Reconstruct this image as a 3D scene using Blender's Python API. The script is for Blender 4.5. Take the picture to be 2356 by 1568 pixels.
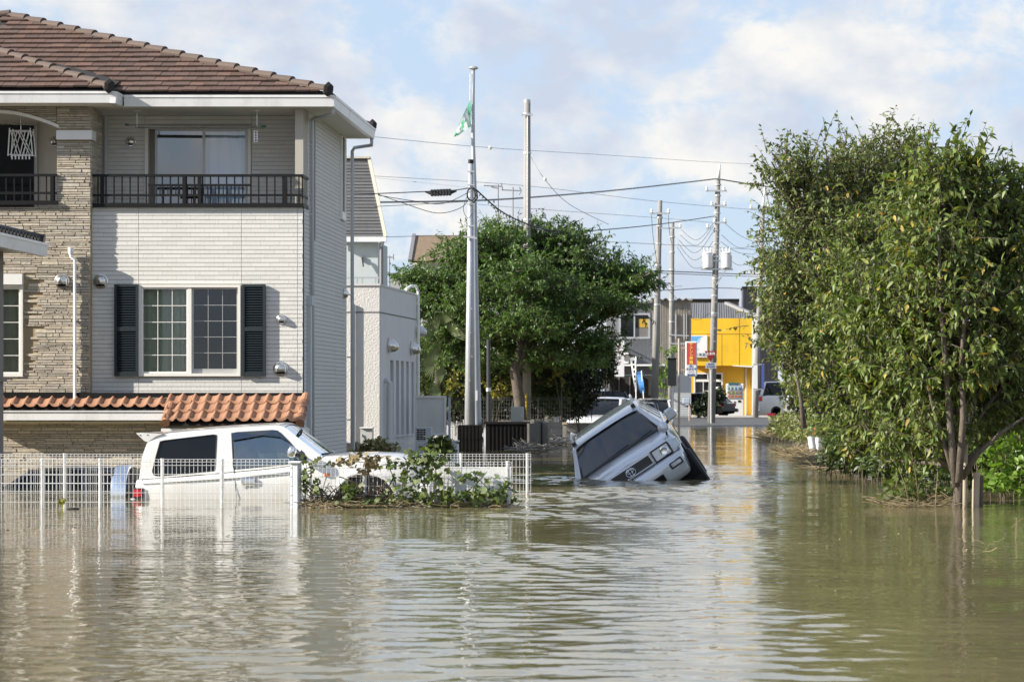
import bpy, bmesh, math, random
import numpy as np
from mathutils import Vector, Matrix, Euler

random.seed(7); rng = np.random.default_rng(7)
SC = bpy.context.scene; COL = SC.collection
for o in list(bpy.data.objects): bpy.data.objects.remove(o)

# ---------------------------------------------------------------- camera
F, X0, Y0, H = 6500.0, 1599.0, 909.0, 1.4      # focal length and principal point on a 2356-wide picture, eye height over the water
cam_data = bpy.data.cameras.new('camera'); cam = bpy.data.objects.new('camera', cam_data); COL.objects.link(cam)
cam.location = (0, 0, H); cam.rotation_euler = (math.pi/2, 0, 0)
cam_data.sensor_width = 36; cam_data.lens = 36*F/2356
cam_data.shift_x = (1178-X0)/2356; cam_data.shift_y = (Y0-784)/2356
cam_data.clip_start = .5; cam_data.clip_end = 6000
cam_data.dof.use_dof = True; cam_data.dof.focus_distance = 42; cam_data.dof.aperture_fstop = 7.1
SC.camera = cam
SC.view_settings.view_transform = 'Standard'; SC.view_settings.look = 'None'
SC.view_settings.exposure = 0.95; SC.view_settings.gamma = 1

# ---------------------------------------------------------------- sun and sky
RAY = Vector((3.0, 1.0, -1.55)).normalized()
sun = bpy.data.lights.new('sun', 'SUN'); sun.energy = 4.8; sun.angle = math.radians(.55); sun.color = (1, .93, .82)
sun_o = bpy.data.objects.new('sun', sun); COL.objects.link(sun_o); sun_o.location = (-60, -20, 31)
sun_o.rotation_euler = RAY.to_track_quat('-Z', 'Y').to_euler()
world = bpy.data.worlds.new('World'); SC.world = world; world.use_nodes = True
nt = world.node_tree; N, L = nt.nodes, nt.links
bg = N['Background']; bg.inputs[1].default_value = .118
sky = N.new('ShaderNodeTexSky'); sky.sky_type = 'NISHITA'; sky.sun_disc = False
sky.sun_elevation = math.asin(-RAY.z); sky.sun_rotation = math.atan2(-RAY.x, -RAY.y)
sky.air_density = 1.0; sky.dust_density = .6; sky.ozone_density = 2.2; sky.altitude = 0
tc = N.new('ShaderNodeTexCoord')
mp = N.new('ShaderNodeMapping'); mp.inputs['Scale'].default_value = (20, 20, 30); mp.inputs['Location'].default_value = (3.3, 1.7, .35)
L.new(tc.outputs['Generated'], mp.inputs['Vector'])
n1 = N.new('ShaderNodeTexNoise'); n1.inputs['Scale'].default_value = 1.0; n1.inputs['Detail'].default_value = 9; n1.inputs['Roughness'].default_value = .63; n1.inputs['Distortion'].default_value = .25
L.new(mp.outputs[0], n1.inputs['Vector'])
r1 = N.new('ShaderNodeValToRGB'); r1.color_ramp.elements[0].position = .38; r1.color_ramp.elements[1].position = .57
r1.color_ramp.interpolation = 'EASE'
L.new(n1.outputs['Fac'], r1.inputs[0])
n2 = N.new('ShaderNodeTexNoise'); n2.inputs['Scale'].default_value = .95; n2.inputs['Detail'].default_value = 9; n2.inputs['Lacunarity'].default_value = 2.2; n2.inputs['Roughness'].default_value = .5
L.new(mp.outputs[0], n2.inputs['Vector'])
r2 = N.new('ShaderNodeValToRGB'); r2.color_ramp.elements[0].position = .38; r2.color_ramp.elements[1].position = .62
L.new(n2.outputs['Fac'], r2.inputs[0])
ccol = N.new('ShaderNodeMixRGB'); ccol.inputs[1].default_value = (2.72, 3.02, 3.6, 1); ccol.inputs[2].default_value = (4.35, 4.25, 4.05, 1)
L.new(r2.outputs[0], ccol.inputs[0])
sz = N.new('ShaderNodeSeparateXYZ'); L.new(tc.outputs['Generated'], sz.inputs[0])
def by_height(z0, z1, a, b):
    r = N.new('ShaderNodeMapRange'); r.interpolation_type = 'SMOOTHSTEP'; L.new(sz.outputs['Z'], r.inputs['Value'])
    for k, q in zip(('From Min', 'From Max', 'To Min', 'To Max'), (z0, z1, a, b)): r.inputs[k].default_value = q
    return r.outputs[0]
veil = N.new('ShaderNodeMixRGB'); veil.inputs[2].default_value = (2.48, 3.06, 3.95, 1)    # haze, thickest at the horizon
L.new(by_height(.1, .55, .85, .2), veil.inputs[0]); L.new(sky.outputs[0], veil.inputs[1])
fac = N.new('ShaderNodeMath'); fac.operation = 'MULTIPLY'; L.new(by_height(.15, .6, .95, .45), fac.inputs[1])   # clouds thin out overhead
L.new(r1.outputs[0], fac.inputs[0])
mx = N.new('ShaderNodeMixRGB'); L.new(fac.outputs[0], mx.inputs[0]); L.new(veil.outputs[0], mx.inputs[1]); L.new(ccol.outputs[0], mx.inputs[2])
L.new(mx.outputs[0], bg.inputs[0])

# ---------------------------------------------------------------- helpers
def fx(px, d): return (px-X0)/F*d
def fz(py, d): return H-(py-Y0)/F*d
def P(px, py, d): return Vector((fx(px, d), d, fz(py, d)))

MATS = {}
def mat(name, col, rough=.6, metal=0.0, var=0.0, col2=None, nscale=0.0, namt=0.0, bump=0.0, bscale=40.0, bstretch=(1, 1, 1), spec=.5, coat=0.0, dirt=None, trans=0.0, nstretch=(1, 1, 1)):
    if name in MATS: return MATS[name]
    m = bpy.data.materials.new(name); m.use_nodes = True; t = m.node_tree; n, l = t.nodes, t.links
    b = n['Principled BSDF']; c4 = tuple(col)+(1,)
    b.inputs['Base Color'].default_value = c4; b.inputs['Roughness'].default_value = rough
    b.inputs['Metallic'].default_value = metal; b.inputs['Specular IOR Level'].default_value = spec
    b.inputs['Coat Weight'].default_value = coat; b.inputs['Coat Roughness'].default_value = .04
    cur = None
    co = n.new('ShaderNodeTexCoord')
    if var or col2:
        oi = n.new('ShaderNodeObjectInfo'); ge = n.new('ShaderNodeNewGeometry')
        ad = n.new('ShaderNodeMath'); ad.operation = 'ADD'; l.new(oi.outputs['Random'], ad.inputs[0]); l.new(ge.outputs['Random Per Island'], ad.inputs[1])
        fr = n.new('ShaderNodeMath'); fr.operation = 'FRACT'; l.new(ad.outputs[0], fr.inputs[0])
        mixc = n.new('ShaderNodeMixRGB'); mixc.inputs[1].default_value = c4; mixc.inputs[2].default_value = (tuple(col2)+(1,)) if col2 else c4
        m3 = n.new('ShaderNodeMath'); m3.operation = 'MULTIPLY'; m3.inputs[1].default_value = 7.31; l.new(fr.outputs[0], m3.inputs[0])
        f3 = n.new('ShaderNodeMath'); f3.operation = 'FRACT'; l.new(m3.outputs[0], f3.inputs[0]); l.new(f3.outputs[0], mixc.inputs[0])
        hs = n.new('ShaderNodeHueSaturation'); l.new(mixc.outputs[0], hs.inputs['Color'])
        mr = n.new('ShaderNodeMapRange'); mr.inputs['To Min'].default_value = 1-var; mr.inputs['To Max'].default_value = 1+var
        l.new(fr.outputs[0], mr.inputs['Value']); l.new(mr.outputs[0], hs.inputs['Value']); cur = hs.outputs[0]
    if namt:
        mpn = n.new('ShaderNodeMapping'); mpn.inputs['Scale'].default_value = nstretch; l.new(co.outputs['Object'], mpn.inputs['Vector'])
        nz = n.new('ShaderNodeTexNoise'); nz.inputs['Scale'].default_value = nscale; nz.inputs['Detail'].default_value = 6; nz.inputs['Roughness'].default_value = .62; l.new(mpn.outputs[0], nz.inputs['Vector'])
        h2 = n.new('ShaderNodeHueSaturation')
        if cur: l.new(cur, h2.inputs['Color'])
        else: h2.inputs['Color'].default_value = c4
        mr = n.new('ShaderNodeMapRange'); mr.inputs['From Min'].default_value = .3; mr.inputs['From Max'].default_value = .7
        mr.inputs['To Min'].default_value = 1-namt; mr.inputs['To Max'].default_value = 1+namt
        l.new(nz.outputs['Fac'], mr.inputs['Value']); l.new(mr.outputs[0], h2.inputs['Value']); cur = h2.outputs[0]
    if dirt:                                     # (colour, amount, scale): stains with a shape of their own
        dn = n.new('ShaderNodeTexNoise'); dn.inputs['Scale'].default_value = dirt[2]; dn.inputs['Detail'].default_value = 8; dn.inputs['Roughness'].default_value = .7
        dm = n.new('ShaderNodeMapping'); dm.inputs['Scale'].default_value = (1, 1, .35); l.new(co.outputs['Object'], dm.inputs['Vector']); l.new(dm.outputs[0], dn.inputs['Vector'])
        dr = n.new('ShaderNodeMapRange'); dr.inputs['From Min'].default_value = .5; dr.inputs['From Max'].default_value = .75; dr.inputs['To Max'].default_value = dirt[1]; l.new(dn.outputs['Fac'], dr.inputs['Value'])
        dx = n.new('ShaderNodeMixRGB'); dx.inputs[2].default_value = tuple(dirt[0])+(1,); l.new(dr.outputs[0], dx.inputs[0])
        if cur: l.new(cur, dx.inputs[1])
        else: dx.inputs[1].default_value = c4
        cur = dx.outputs[0]
    if cur: l.new(cur, b.inputs['Base Color'])
    if bump:
        bm_ = n.new('ShaderNodeMapping'); bm_.inputs['Scale'].default_value = bstretch; l.new(co.outputs['Object'], bm_.inputs['Vector'])
        bn = n.new('ShaderNodeTexNoise'); bn.inputs['Scale'].default_value = bscale; bn.inputs['Detail'].default_value = 4; l.new(bm_.outputs[0], bn.inputs['Vector'])
        bp = n.new('ShaderNodeBump'); bp.inputs['Strength'].default_value = 1; bp.inputs['Distance'].default_value = bump
        l.new(bn.outputs['Fac'], bp.inputs['Height']); l.new(bp.outputs[0], b.inputs['Normal'])
    if trans:                                    # thin leaf: some light passes through
        tr = n.new('ShaderNodeBsdfTranslucent'); ms = n.new('ShaderNodeMixShader'); ms.inputs[0].default_value = trans
        if cur:
            g = n.new('ShaderNodeMixRGB'); g.blend_type = 'MULTIPLY'; g.inputs[0].default_value = 1; g.inputs[2].default_value = (1.5, 1.6, .6, 1); l.new(cur, g.inputs[1]); l.new(g.outputs[0], tr.inputs[0])
        else: tr.inputs[0].default_value = c4
        out = n['Material Output']; l.new(b.outputs[0], ms.inputs[1]); l.new(tr.outputs[0], ms.inputs[2]); l.new(ms.outputs[0], out.inputs['Surface'])
    MATS[name] = m; return m

def glass(name, tint=(.8, .85, .83), gloss=.12, rough=.02):
    if name in MATS: return MATS[name]
    m = bpy.data.materials.new(name); m.use_nodes = True; t = m.node_tree; n, l = t.nodes, t.links
    n.remove(n['Principled BSDF'])
    tr = n.new('ShaderNodeBsdfTransparent'); tr.inputs[0].default_value = tuple(tint)+(1,)
    gl = n.new('ShaderNodeBsdfGlossy'); gl.inputs['Roughness'].default_value = rough; gl.inputs[0].default_value = (.95, .97, 1, 1)
    fr = n.new('ShaderNodeFresnel'); fr.inputs[0].default_value = 1.5
    ad = n.new('ShaderNodeMath'); ad.operation = 'ADD'; ad.inputs[1].default_value = gloss; ad.use_clamp = True; l.new(fr.outputs[0], ad.inputs[0])
    ms = n.new('ShaderNodeMixShader'); l.new(ad.outputs[0], ms.inputs[0]); l.new(tr.outputs[0], ms.inputs[1]); l.new(gl.outputs[0], ms.inputs[2])
    l.new(ms.outputs[0], n['Material Output'].inputs['Surface']); MATS[name] = m; return m

MW = {}
def props(o, label=None, cat=None, group=None, kind=None):
    if label: o['label'] = label
    if cat: o['category'] = cat
    if group: o['group'] = group
    if kind: o['kind'] = kind
    return o
def thing(name, label, cat, loc=(0, 0, 0), rot=(0, 0, 0), group=None):
    o = bpy.data.objects.new(name, None); COL.objects.link(o); o.location = loc; o.rotation_euler = rot
    o.empty_display_size = .2
    MW[o.name] = Matrix.Translation(Vector(loc)) @ Euler(rot).to_matrix().to_4x4()
    return props(o, label, cat, group)
def adopt(o, parent, local=False):
    if parent is None: return o
    o.parent = parent
    if not local and parent.name in MW: o.matrix_parent_inverse = MW[parent.name].inverted()
    return o
def link(name, mesh, parent=None, local=False, loc=None, rot=None, scale=None, label=None, kind=None):
    o = bpy.data.objects.new(name, mesh); COL.objects.link(o)
    if loc is not None: o.location = loc
    if rot is not None: o.rotation_euler = rot
    if scale is not None: o.scale = scale
    adopt(o, parent, local)
    return props(o, label, None, None, kind)
def copy_tree(o, parent=None):
    c = o.copy(); COL.objects.link(c)
    if parent: c.parent = parent
    for ch in list(o.children): copy_tree(ch, c)
    return c

class MB:
    def __init__(s): s.v = []; s.f = []
    def poly(s, pts, flip=False):
        k = len(s.v); s.v += [tuple(p) for p in pts]; r = list(range(k, k+len(pts)))
        s.f.append(r[::-1] if flip else r); return s
    def box(s, x0, x1, y0, y1, z0, z1):
        k = len(s.v)
        s.v += [(x0, y0, z0), (x1, y0, z0), (x1, y1, z0), (x0, y1, z0), (x0, y0, z1), (x1, y0, z1), (x1, y1, z1), (x0, y1, z1)]
        s.f += [[k+i for i in q] for q in ((0, 3, 2, 1), (4, 5, 6, 7), (0, 1, 5, 4), (1, 2, 6, 5), (2, 3, 7, 6), (3, 0, 4, 7))]; return s
    def hexa(s, p):                              # 8 points: bottom ring then top ring
        k = len(s.v); s.v += [tuple(q) for q in p]
        s.f += [[k+i for i in q] for q in ((0, 3, 2, 1), (4, 5, 6, 7), (0, 1, 5, 4), (1, 2, 6, 5), (2, 3, 7, 6), (3, 0, 4, 7))]; return s
    def bar(s, a, b, w, h=None, up=(0, 0, 1)):
        a, b = Vector(a), Vector(b); h = h or w; d = (b-a).normalized(); u = Vector(up)
        if abs(d.dot(u)) > .98: u = Vector((0, 1, 0))
        sd = d.cross(u).normalized()*w/2; uu = sd.cross(d).normalized()*h/2
        return s.hexa([a-sd-uu, b-sd-uu, b+sd-uu, a+sd-uu, a-sd+uu, b-sd+uu, b+sd+uu, a+sd+uu])
    def tube(s, pts, r, seg=8, caps=True):
        pts = [Vector(p) for p in pts]; n = len(pts); rr = r if isinstance(r, (list, tuple)) else [r]*n; k0 = len(s.v)
        ref = None
        for i, p in enumerate(pts):
            d = (pts[min(i+1, n-1)]-pts[max(i-1, 0)])
            d = d.normalized() if d.length > 1e-9 else Vector((0, 0, 1))
            if ref is None: ref = Vector((1, 0, 0)) if abs(d.x) < .9 else Vector((0, 1, 0))
            a = d.cross(ref).normalized(); b = d.cross(a).normalized(); ref = b.cross(d)*-1 if False else ref
            for j in range(seg):
                an = 2*math.pi*j/seg; s.v.append(tuple(p+(a*math.cos(an)+b*math.sin(an))*rr[i]))
        for i in range(n-1):
            for j in range(seg):
                s.f.append([k0+i*seg+j, k0+(i+1)*seg+j, k0+(i+1)*seg+(j+1) % seg, k0+i*seg+(j+1) % seg])
        if caps: s.f.append([k0+j for j in range(seg)]); s.f.append([k0+(n-1)*seg+j for j in range(seg)][::-1])
        return s
    def lathe(s, prof, c, ax=(0, 0, 1), seg=16):  # prof: (radius, height along axis)
        c = Vector(c); ax = Vector(ax).normalized(); a = ax.orthogonal().normalized(); b = ax.cross(a); k0 = len(s.v)
        for r, h in prof:
            for j in range(seg):
                an = 2*math.pi*j/seg; s.v.append(tuple(c+ax*h+(a*math.cos(an)+b*math.sin(an))*r))
        for i in range(len(prof)-1):
            for j in range(seg): s.f.append([k0+i*seg+j, k0+i*seg+(j+1) % seg, k0+(i+1)*seg+(j+1) % seg, k0+(i+1)*seg+j])
        s.f.append([k0+j for j in range(seg)][::-1]); s.f.append([k0+(len(prof)-1)*seg+j for j in range(seg)])
        return s
    def grid(s, rows, closed=False):             # rows of equal-length point lists
        k0 = len(s.v); w = len(rows[0])
        for r in rows: s.v += [tuple(p) for p in r]
        for i in range(len(rows)-1):
            for j in range(w if closed else w-1):
                s.f.append([k0+i*w+j, k0+i*w+(j+1) % w, k0+(i+1)*w+(j+1) % w, k0+(i+1)*w+j])
        return s
    def prism(s, poly, fa, fb):                  # 2D outline mapped to a front and a back face
        n = len(poly); k = len(s.v); s.v += [tuple(fa(*p)) for p in poly]+[tuple(fb(*p)) for p in poly]
        s.f.append(list(range(k, k+n))); s.f.append(list(range(k+n, k+2*n))[::-1])
        for i in range(n): s.f.append([k+i, k+n+i, k+n+(i+1) % n, k+(i+1) % n])
        return s
    def plate(s, outer, holes, fa, fb):          # 2D outline with holes, extruded between two maps
        b = bmesh.new(); loops = [outer]+list(holes); eds = []; idx = []
        for lp in loops:
            vs = [b.verts.new((p[0], p[1], 0)) for p in lp]; idx.append(vs)
            eds += [b.edges.new((vs[i], vs[(i+1) % len(vs)])) for i in range(len(vs))]
        bmesh.ops.triangle_fill(b, use_beauty=True, use_dissolve=False, edges=eds, normal=(0, 0, 1))
        b.verts.index_update(); k = len(s.v); co = [(v.co.x, v.co.y) for v in b.verts]; n = len(co)
        s.v += [tuple(fa(*p)) for p in co]+[tuple(fb(*p)) for p in co]
        for f in b.faces:
            q = [v.index for v in f.verts]; s.f.append([k+i for i in q]); s.f.append([k+n+i for i in q[::-1]])
        for vs in idx:
            m = len(vs)
            for i in range(m): a, c = vs[i].index, vs[(i+1) % m].index; s.f.append([k+a, k+c, k+n+c, k+n+a])
        b.free(); return s
    def mesh(s, name, m, smooth=False):
        me = bpy.data.meshes.new(name); me.from_pydata(s.v, [], s.f); me.materials.append(m)
        if smooth: me.polygons.foreach_set('use_smooth', [True]*len(me.polygons))
        me.update(); return me
    def build(s, name, m, parent=None, smooth=False, local=False, label=None, kind=None, fix=True):
        me = s.mesh(name, m, smooth)
        if fix:
            b = bmesh.new(); b.from_mesh(me); bmesh.ops.recalc_face_normals(b, faces=b.faces); b.to_mesh(me); b.free()
        return link(name, me, parent, local, label=label, kind=kind)

def smooth_angle(o, deg=40):
    me = o.data; me.polygons.foreach_set('use_smooth', [True]*len(me.polygons))
    try: me.set_sharp_from_angle(angle=math.radians(deg))
    except Exception: pass
    return o
def bevel(o, w, seg=2, ang=35):
    md = o.modifiers.new('bevel', 'BEVEL'); md.width = w; md.segments = seg; md.limit_method = 'ANGLE'; md.angle_limit = math.radians(ang); return o
def subsurf(o, lv=2):
    md = o.modifiers.new('sub', 'SUBSURF'); md.levels = lv; md.render_levels = lv; o.data.polygons.foreach_set('use_smooth', [True]*len(o.data.polygons)); return o

def text(body, size, m, parent, origin, right=(1, 0, 0), up=(0, 0, 1), name='lettering', align='CENTER', local=False, sx=1.0, bold=.0):
    c = bpy.data.curves.new(name, 'FONT'); c.body = body; c.size = size; c.align_x = align; c.align_y = 'CENTER'; c.extrude = .002; c.offset = bold; c.resolution_u = 2
    o = bpy.data.objects.new(name, c); COL.objects.link(o); dg = bpy.context.evaluated_depsgraph_get(); dg.update()
    me = bpy.data.meshes.new_from_object(o.evaluated_get(dg)); bpy.data.objects.remove(o); me.materials.clear(); me.materials.append(m)
    r, u = Vector(right).normalized(), Vector(up).normalized(); n = r.cross(u)
    M = Matrix(((r.x*sx, u.x, n.x, origin[0]), (r.y*sx, u.y, n.y, origin[1]), (r.z*sx, u.z, n.z, origin[2]), (0, 0, 0, 1)))
    me.transform(M); return link(name, me, parent, local)

LEAF = {
 'blade': (np.array([[0, 0, 0], [.33, .5, .04], [.33, -.5, .04], [.7, .36, -.06], [.7, -.36, -.06], [1, 0, -.24], [.33, 0, -.02], [.7, 0, -.12]]),
           [(0, 6, 1), (0, 2, 6), (1, 6, 7, 3), (6, 2, 4, 7), (3, 7, 5), (7, 4, 5)]),
 'small': (np.array([[0, 0, 0], [.45, .5, .03], [1, 0, -.15], [.45, -.5, .03]]), [(0, 3, 2, 1)]),
 'palm':  (np.array([[0, 0, 0], [.25, .5, .02], [.55, .22, -.05], [.75, .55, -.1], [1, 0, -.2], [.75, -.55, -.1], [.55, -.22, -.05], [.25, -.5, .02]]),
           [(0, 7, 6), (0, 6, 2), (0, 2, 1), (2, 4, 3), (2, 6, 4), (6, 5, 4)]),
}
def leaves(name, pos, dirs, size, width, m, parent, shape='blade', flat=.6, kind='stuff', roll=None):
    pos, dirs = np.asarray(pos, float), np.asarray(dirs, float); n = len(pos)
    if n == 0: return None
    tpl, faces = LEAF[shape]; dirs = dirs/np.linalg.norm(dirs, axis=1, keepdims=True)
    ref = np.tile([0, 0, 1.0], (n, 1))+rng.normal(0, flat, (n, 3))
    side = np.cross(dirs, ref); side /= np.linalg.norm(side, axis=1, keepdims=True)+1e-9
    nor = np.cross(side, dirs); size = np.broadcast_to(np.asarray(size, float), n)
    V = pos[:, None, :]+size[:, None, None]*(tpl[None, :, 0:1]*dirs[:, None, :]+tpl[None, :, 1:2]*width*side[:, None, :]+tpl[None, :, 2:3]*nor[:, None, :])
    k = len(tpl); V = V.reshape(-1, 3); loops = []; starts = []; tot = []
    base = np.arange(n)*k; L_ = sum(len(f) for f in faces)
    li = np.concatenate([base[:, None]+np.array(f)[None, :] for f in faces], axis=1).reshape(-1)
    sizes = np.array([len(f) for f in faces]); tot = np.tile(sizes, n); starts = np.concatenate([[0], np.cumsum(tot)[:-1]])
    me = bpy.data.meshes.new(name); me.vertices.add(len(V)); me.vertices.foreach_set('co', V.ravel()); me.loops.add(len(li)); me.loops.foreach_set('vertex_index', li.astype(np.int32))
    me.polygons.add(len(tot)); me.polygons.foreach_set('loop_start', starts.astype(np.int32)); me.polygons.foreach_set('loop_total', tot.astype(np.int32))
    me.polygons.foreach_set('use_smooth', np.ones(len(tot), bool)); me.update(); me.validate(); me.materials.append(m)
    return link(name, me, parent, kind=kind)

def rsphere(n):
    v = rng.normal(size=(n, 3)); v /= np.linalg.norm(v, axis=1, keepdims=True); return v
def curve_pts(a, b, bulge, n=6):
    a, b, bulge = Vector(a), Vector(b), Vector(bulge); m = (a+b)/2+bulge
    return [a*(1-t)**2+m*2*t*(1-t)+b*t*t for t in [i/(n-1) for i in range(n)]]

def tree(name, label, base, lobes, leafmat, barkmat, leaf=(.14, .42), shape='blade', trunk_r=.12, fork=.8, twig_len=.5, per_twig=9, droop=.9, cat='tree', group=None, shoots=.25, leaf_kind='stuff', limb_r=.4, autumn=None):
    base = Vector(base); t = thing(name, label, cat, base, group=group)
    wood = MB(); forkp = base+Vector((random.uniform(-.05, .05), 0, fork))
    wood.tube([base+Vector((0, 0, -1.3)), base+Vector((0, 0, 0)), base+Vector((trunk_r*.2, 0, fork*.5)), forkp], [trunk_r*1.25, trunk_r*1.1, trunk_r*.95, trunk_r*.8], 10)
    pos, dr, sz = [], [], []; br = MB()
    for (c, r, nl) in lobes:
        c = Vector(c); ra = r if isinstance(r, tuple) else (r, r, r); rm = sum(ra)/3
        off = (c-forkp); st0 = forkp-Vector((0, 0, fork*random.uniform(0, .45)))
        mid = Vector((forkp.x+.28*off.x, forkp.y+.28*off.y, forkp.z+.68*off.z))+Vector((random.uniform(-.06, .06), random.uniform(-.06, .06), 0))*off.length; side = mid-(st0+c)/2
        lp = curve_pts(st0, c, side, 8); r0 = trunk_r*random.uniform(limb_r, limb_r+.25)
        br.tube(lp, [r0*(1-.75*i/7) for i in range(8)], 6, False)
        ntw = max(2, int(nl/per_twig)); nsub = max(3, ntw//9); subs = []
        for k in range(nsub):
            u = rsphere(1)[0]; u[2] = abs(u[2])*.8+u[2]*.2; st = lp[random.choice([4, 5, 6, 7])]
            en = c+Vector((u[0]*ra[0], u[1]*ra[1], u[2]*ra[2]))*random.uniform(.55, .9)
            sp = curve_pts(st, en, Vector((0, 0, -.08))*rm, 5); subs.append(sp); br.tube(sp, [r0*.28, r0*.22, r0*.17, r0*.12, r0*.07], 4, False)
        for k in range(ntw):
            sp = random.choice(subs); q = sp[random.choice([1, 2, 2, 3, 3, 4, 4])]
            u = Vector(rsphere(1)[0]); u.z = u.z*.6+.25; out = (q-c); out = out/(rm+1e-6)
            q = q+Vector((random.gauss(0, ra[0]*.22), random.gauss(0, ra[1]*.22), random.gauss(0, ra[2]*.22)))
            d = (u+out*.9).normalized(); ln = twig_len*random.uniform(.6, 1.2)
            if random.random() < shoots: d = (d+Vector((0, 0, 1.1))).normalized(); ln *= 1.25
            e = q+d*ln; br.tube([q, (q+e)/2+Vector((0, 0, .04*ln)), e], [r0*.09+.003, r0*.07+.002, .0015], 3, False)
            for j in range(per_twig):
                tt = (j+random.uniform(.1, 1))/per_twig; p = q.lerp(e, tt); p.z += .04*ln*4*tt*(1-tt)
                a = Vector(rsphere(1)[0]); dd = d*.55+a*.75+Vector((0, 0, -droop*random.uniform(0, 1.2)))
                pos.append(p); dr.append(dd); sz.append(leaf[0]*random.uniform(.65, 1.2))
    wood.build('trunk', barkmat, t, smooth=True); br.build('branch', barkmat, t, smooth=True, kind='stuff', fix=False)
    if autumn:
        sel = set(random.sample(range(len(pos)), int(len(pos)*.025)))
        leaves('autumn_leaf', [tuple(pos[i]) for i in sel], [tuple(dr[i]) for i in sel], [sz[i] for i in sel], leaf[1], autumn, t, shape, kind=leaf_kind)
        keep = [i for i in range(len(pos)) if i not in sel]; pos, dr, sz = [pos[i] for i in keep], [dr[i] for i in keep], [sz[i] for i in keep]
    leaves('crown', [tuple(p) for p in pos], [tuple(d) for d in dr], sz, leaf[1], leafmat, t, shape, kind=leaf_kind)
    return t
# ---------------------------------------------------------------- ground and water
def ground_z(x, y):
    t = min(max((y-96)/44, 0), 1); t = t*t*(3-2*t); z = -1.3+1.57*t
    if y > 150: z = .27
    return z
def make_ground():
    g = MB(); xs = [-900, -300, -120, -60]+list(range(-40, 41, 8))+[60, 120, 300, 900]; ys = [-60, 0, 20, 40, 60, 80, 96]+list(range(100, 160, 4))+[200, 300, 600, 1500, 4000]
    g.grid([[(x, y, ground_z(x, y)) for x in xs] for y in ys])
    o = g.build('ground', mat('soil', (.13, .115, .085), .95, nscale=.8, namt=.3, bump=.02, bscale=6), None, smooth=True); props(o, kind='structure')
make_ground()
def make_road():
    r = MB(); ys = [100+2*i for i in range(24)]
    r.grid([[(x, y, ground_z(x, y)+.004) for x in (-4.5, -2, 0, 2, 4, 6.5)] for y in ys])
    props(r.build('road', mat('asphalt', (.085, .083, .08), .55, nscale=3, namt=.25, bump=.004, bscale=60), None, smooth=True), kind='structure')
    k = MB(); k.box(-.2, 9, 146.5, 146.75, .0, .36); k.box(-8, -3.0, 143.0, 143.2, -.1, .30)
    props(k.build('kerb', mat('kerb_concrete', (.56, .54, .5), .85, nscale=4, namt=.15)), kind='structure')
make_road()

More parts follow.
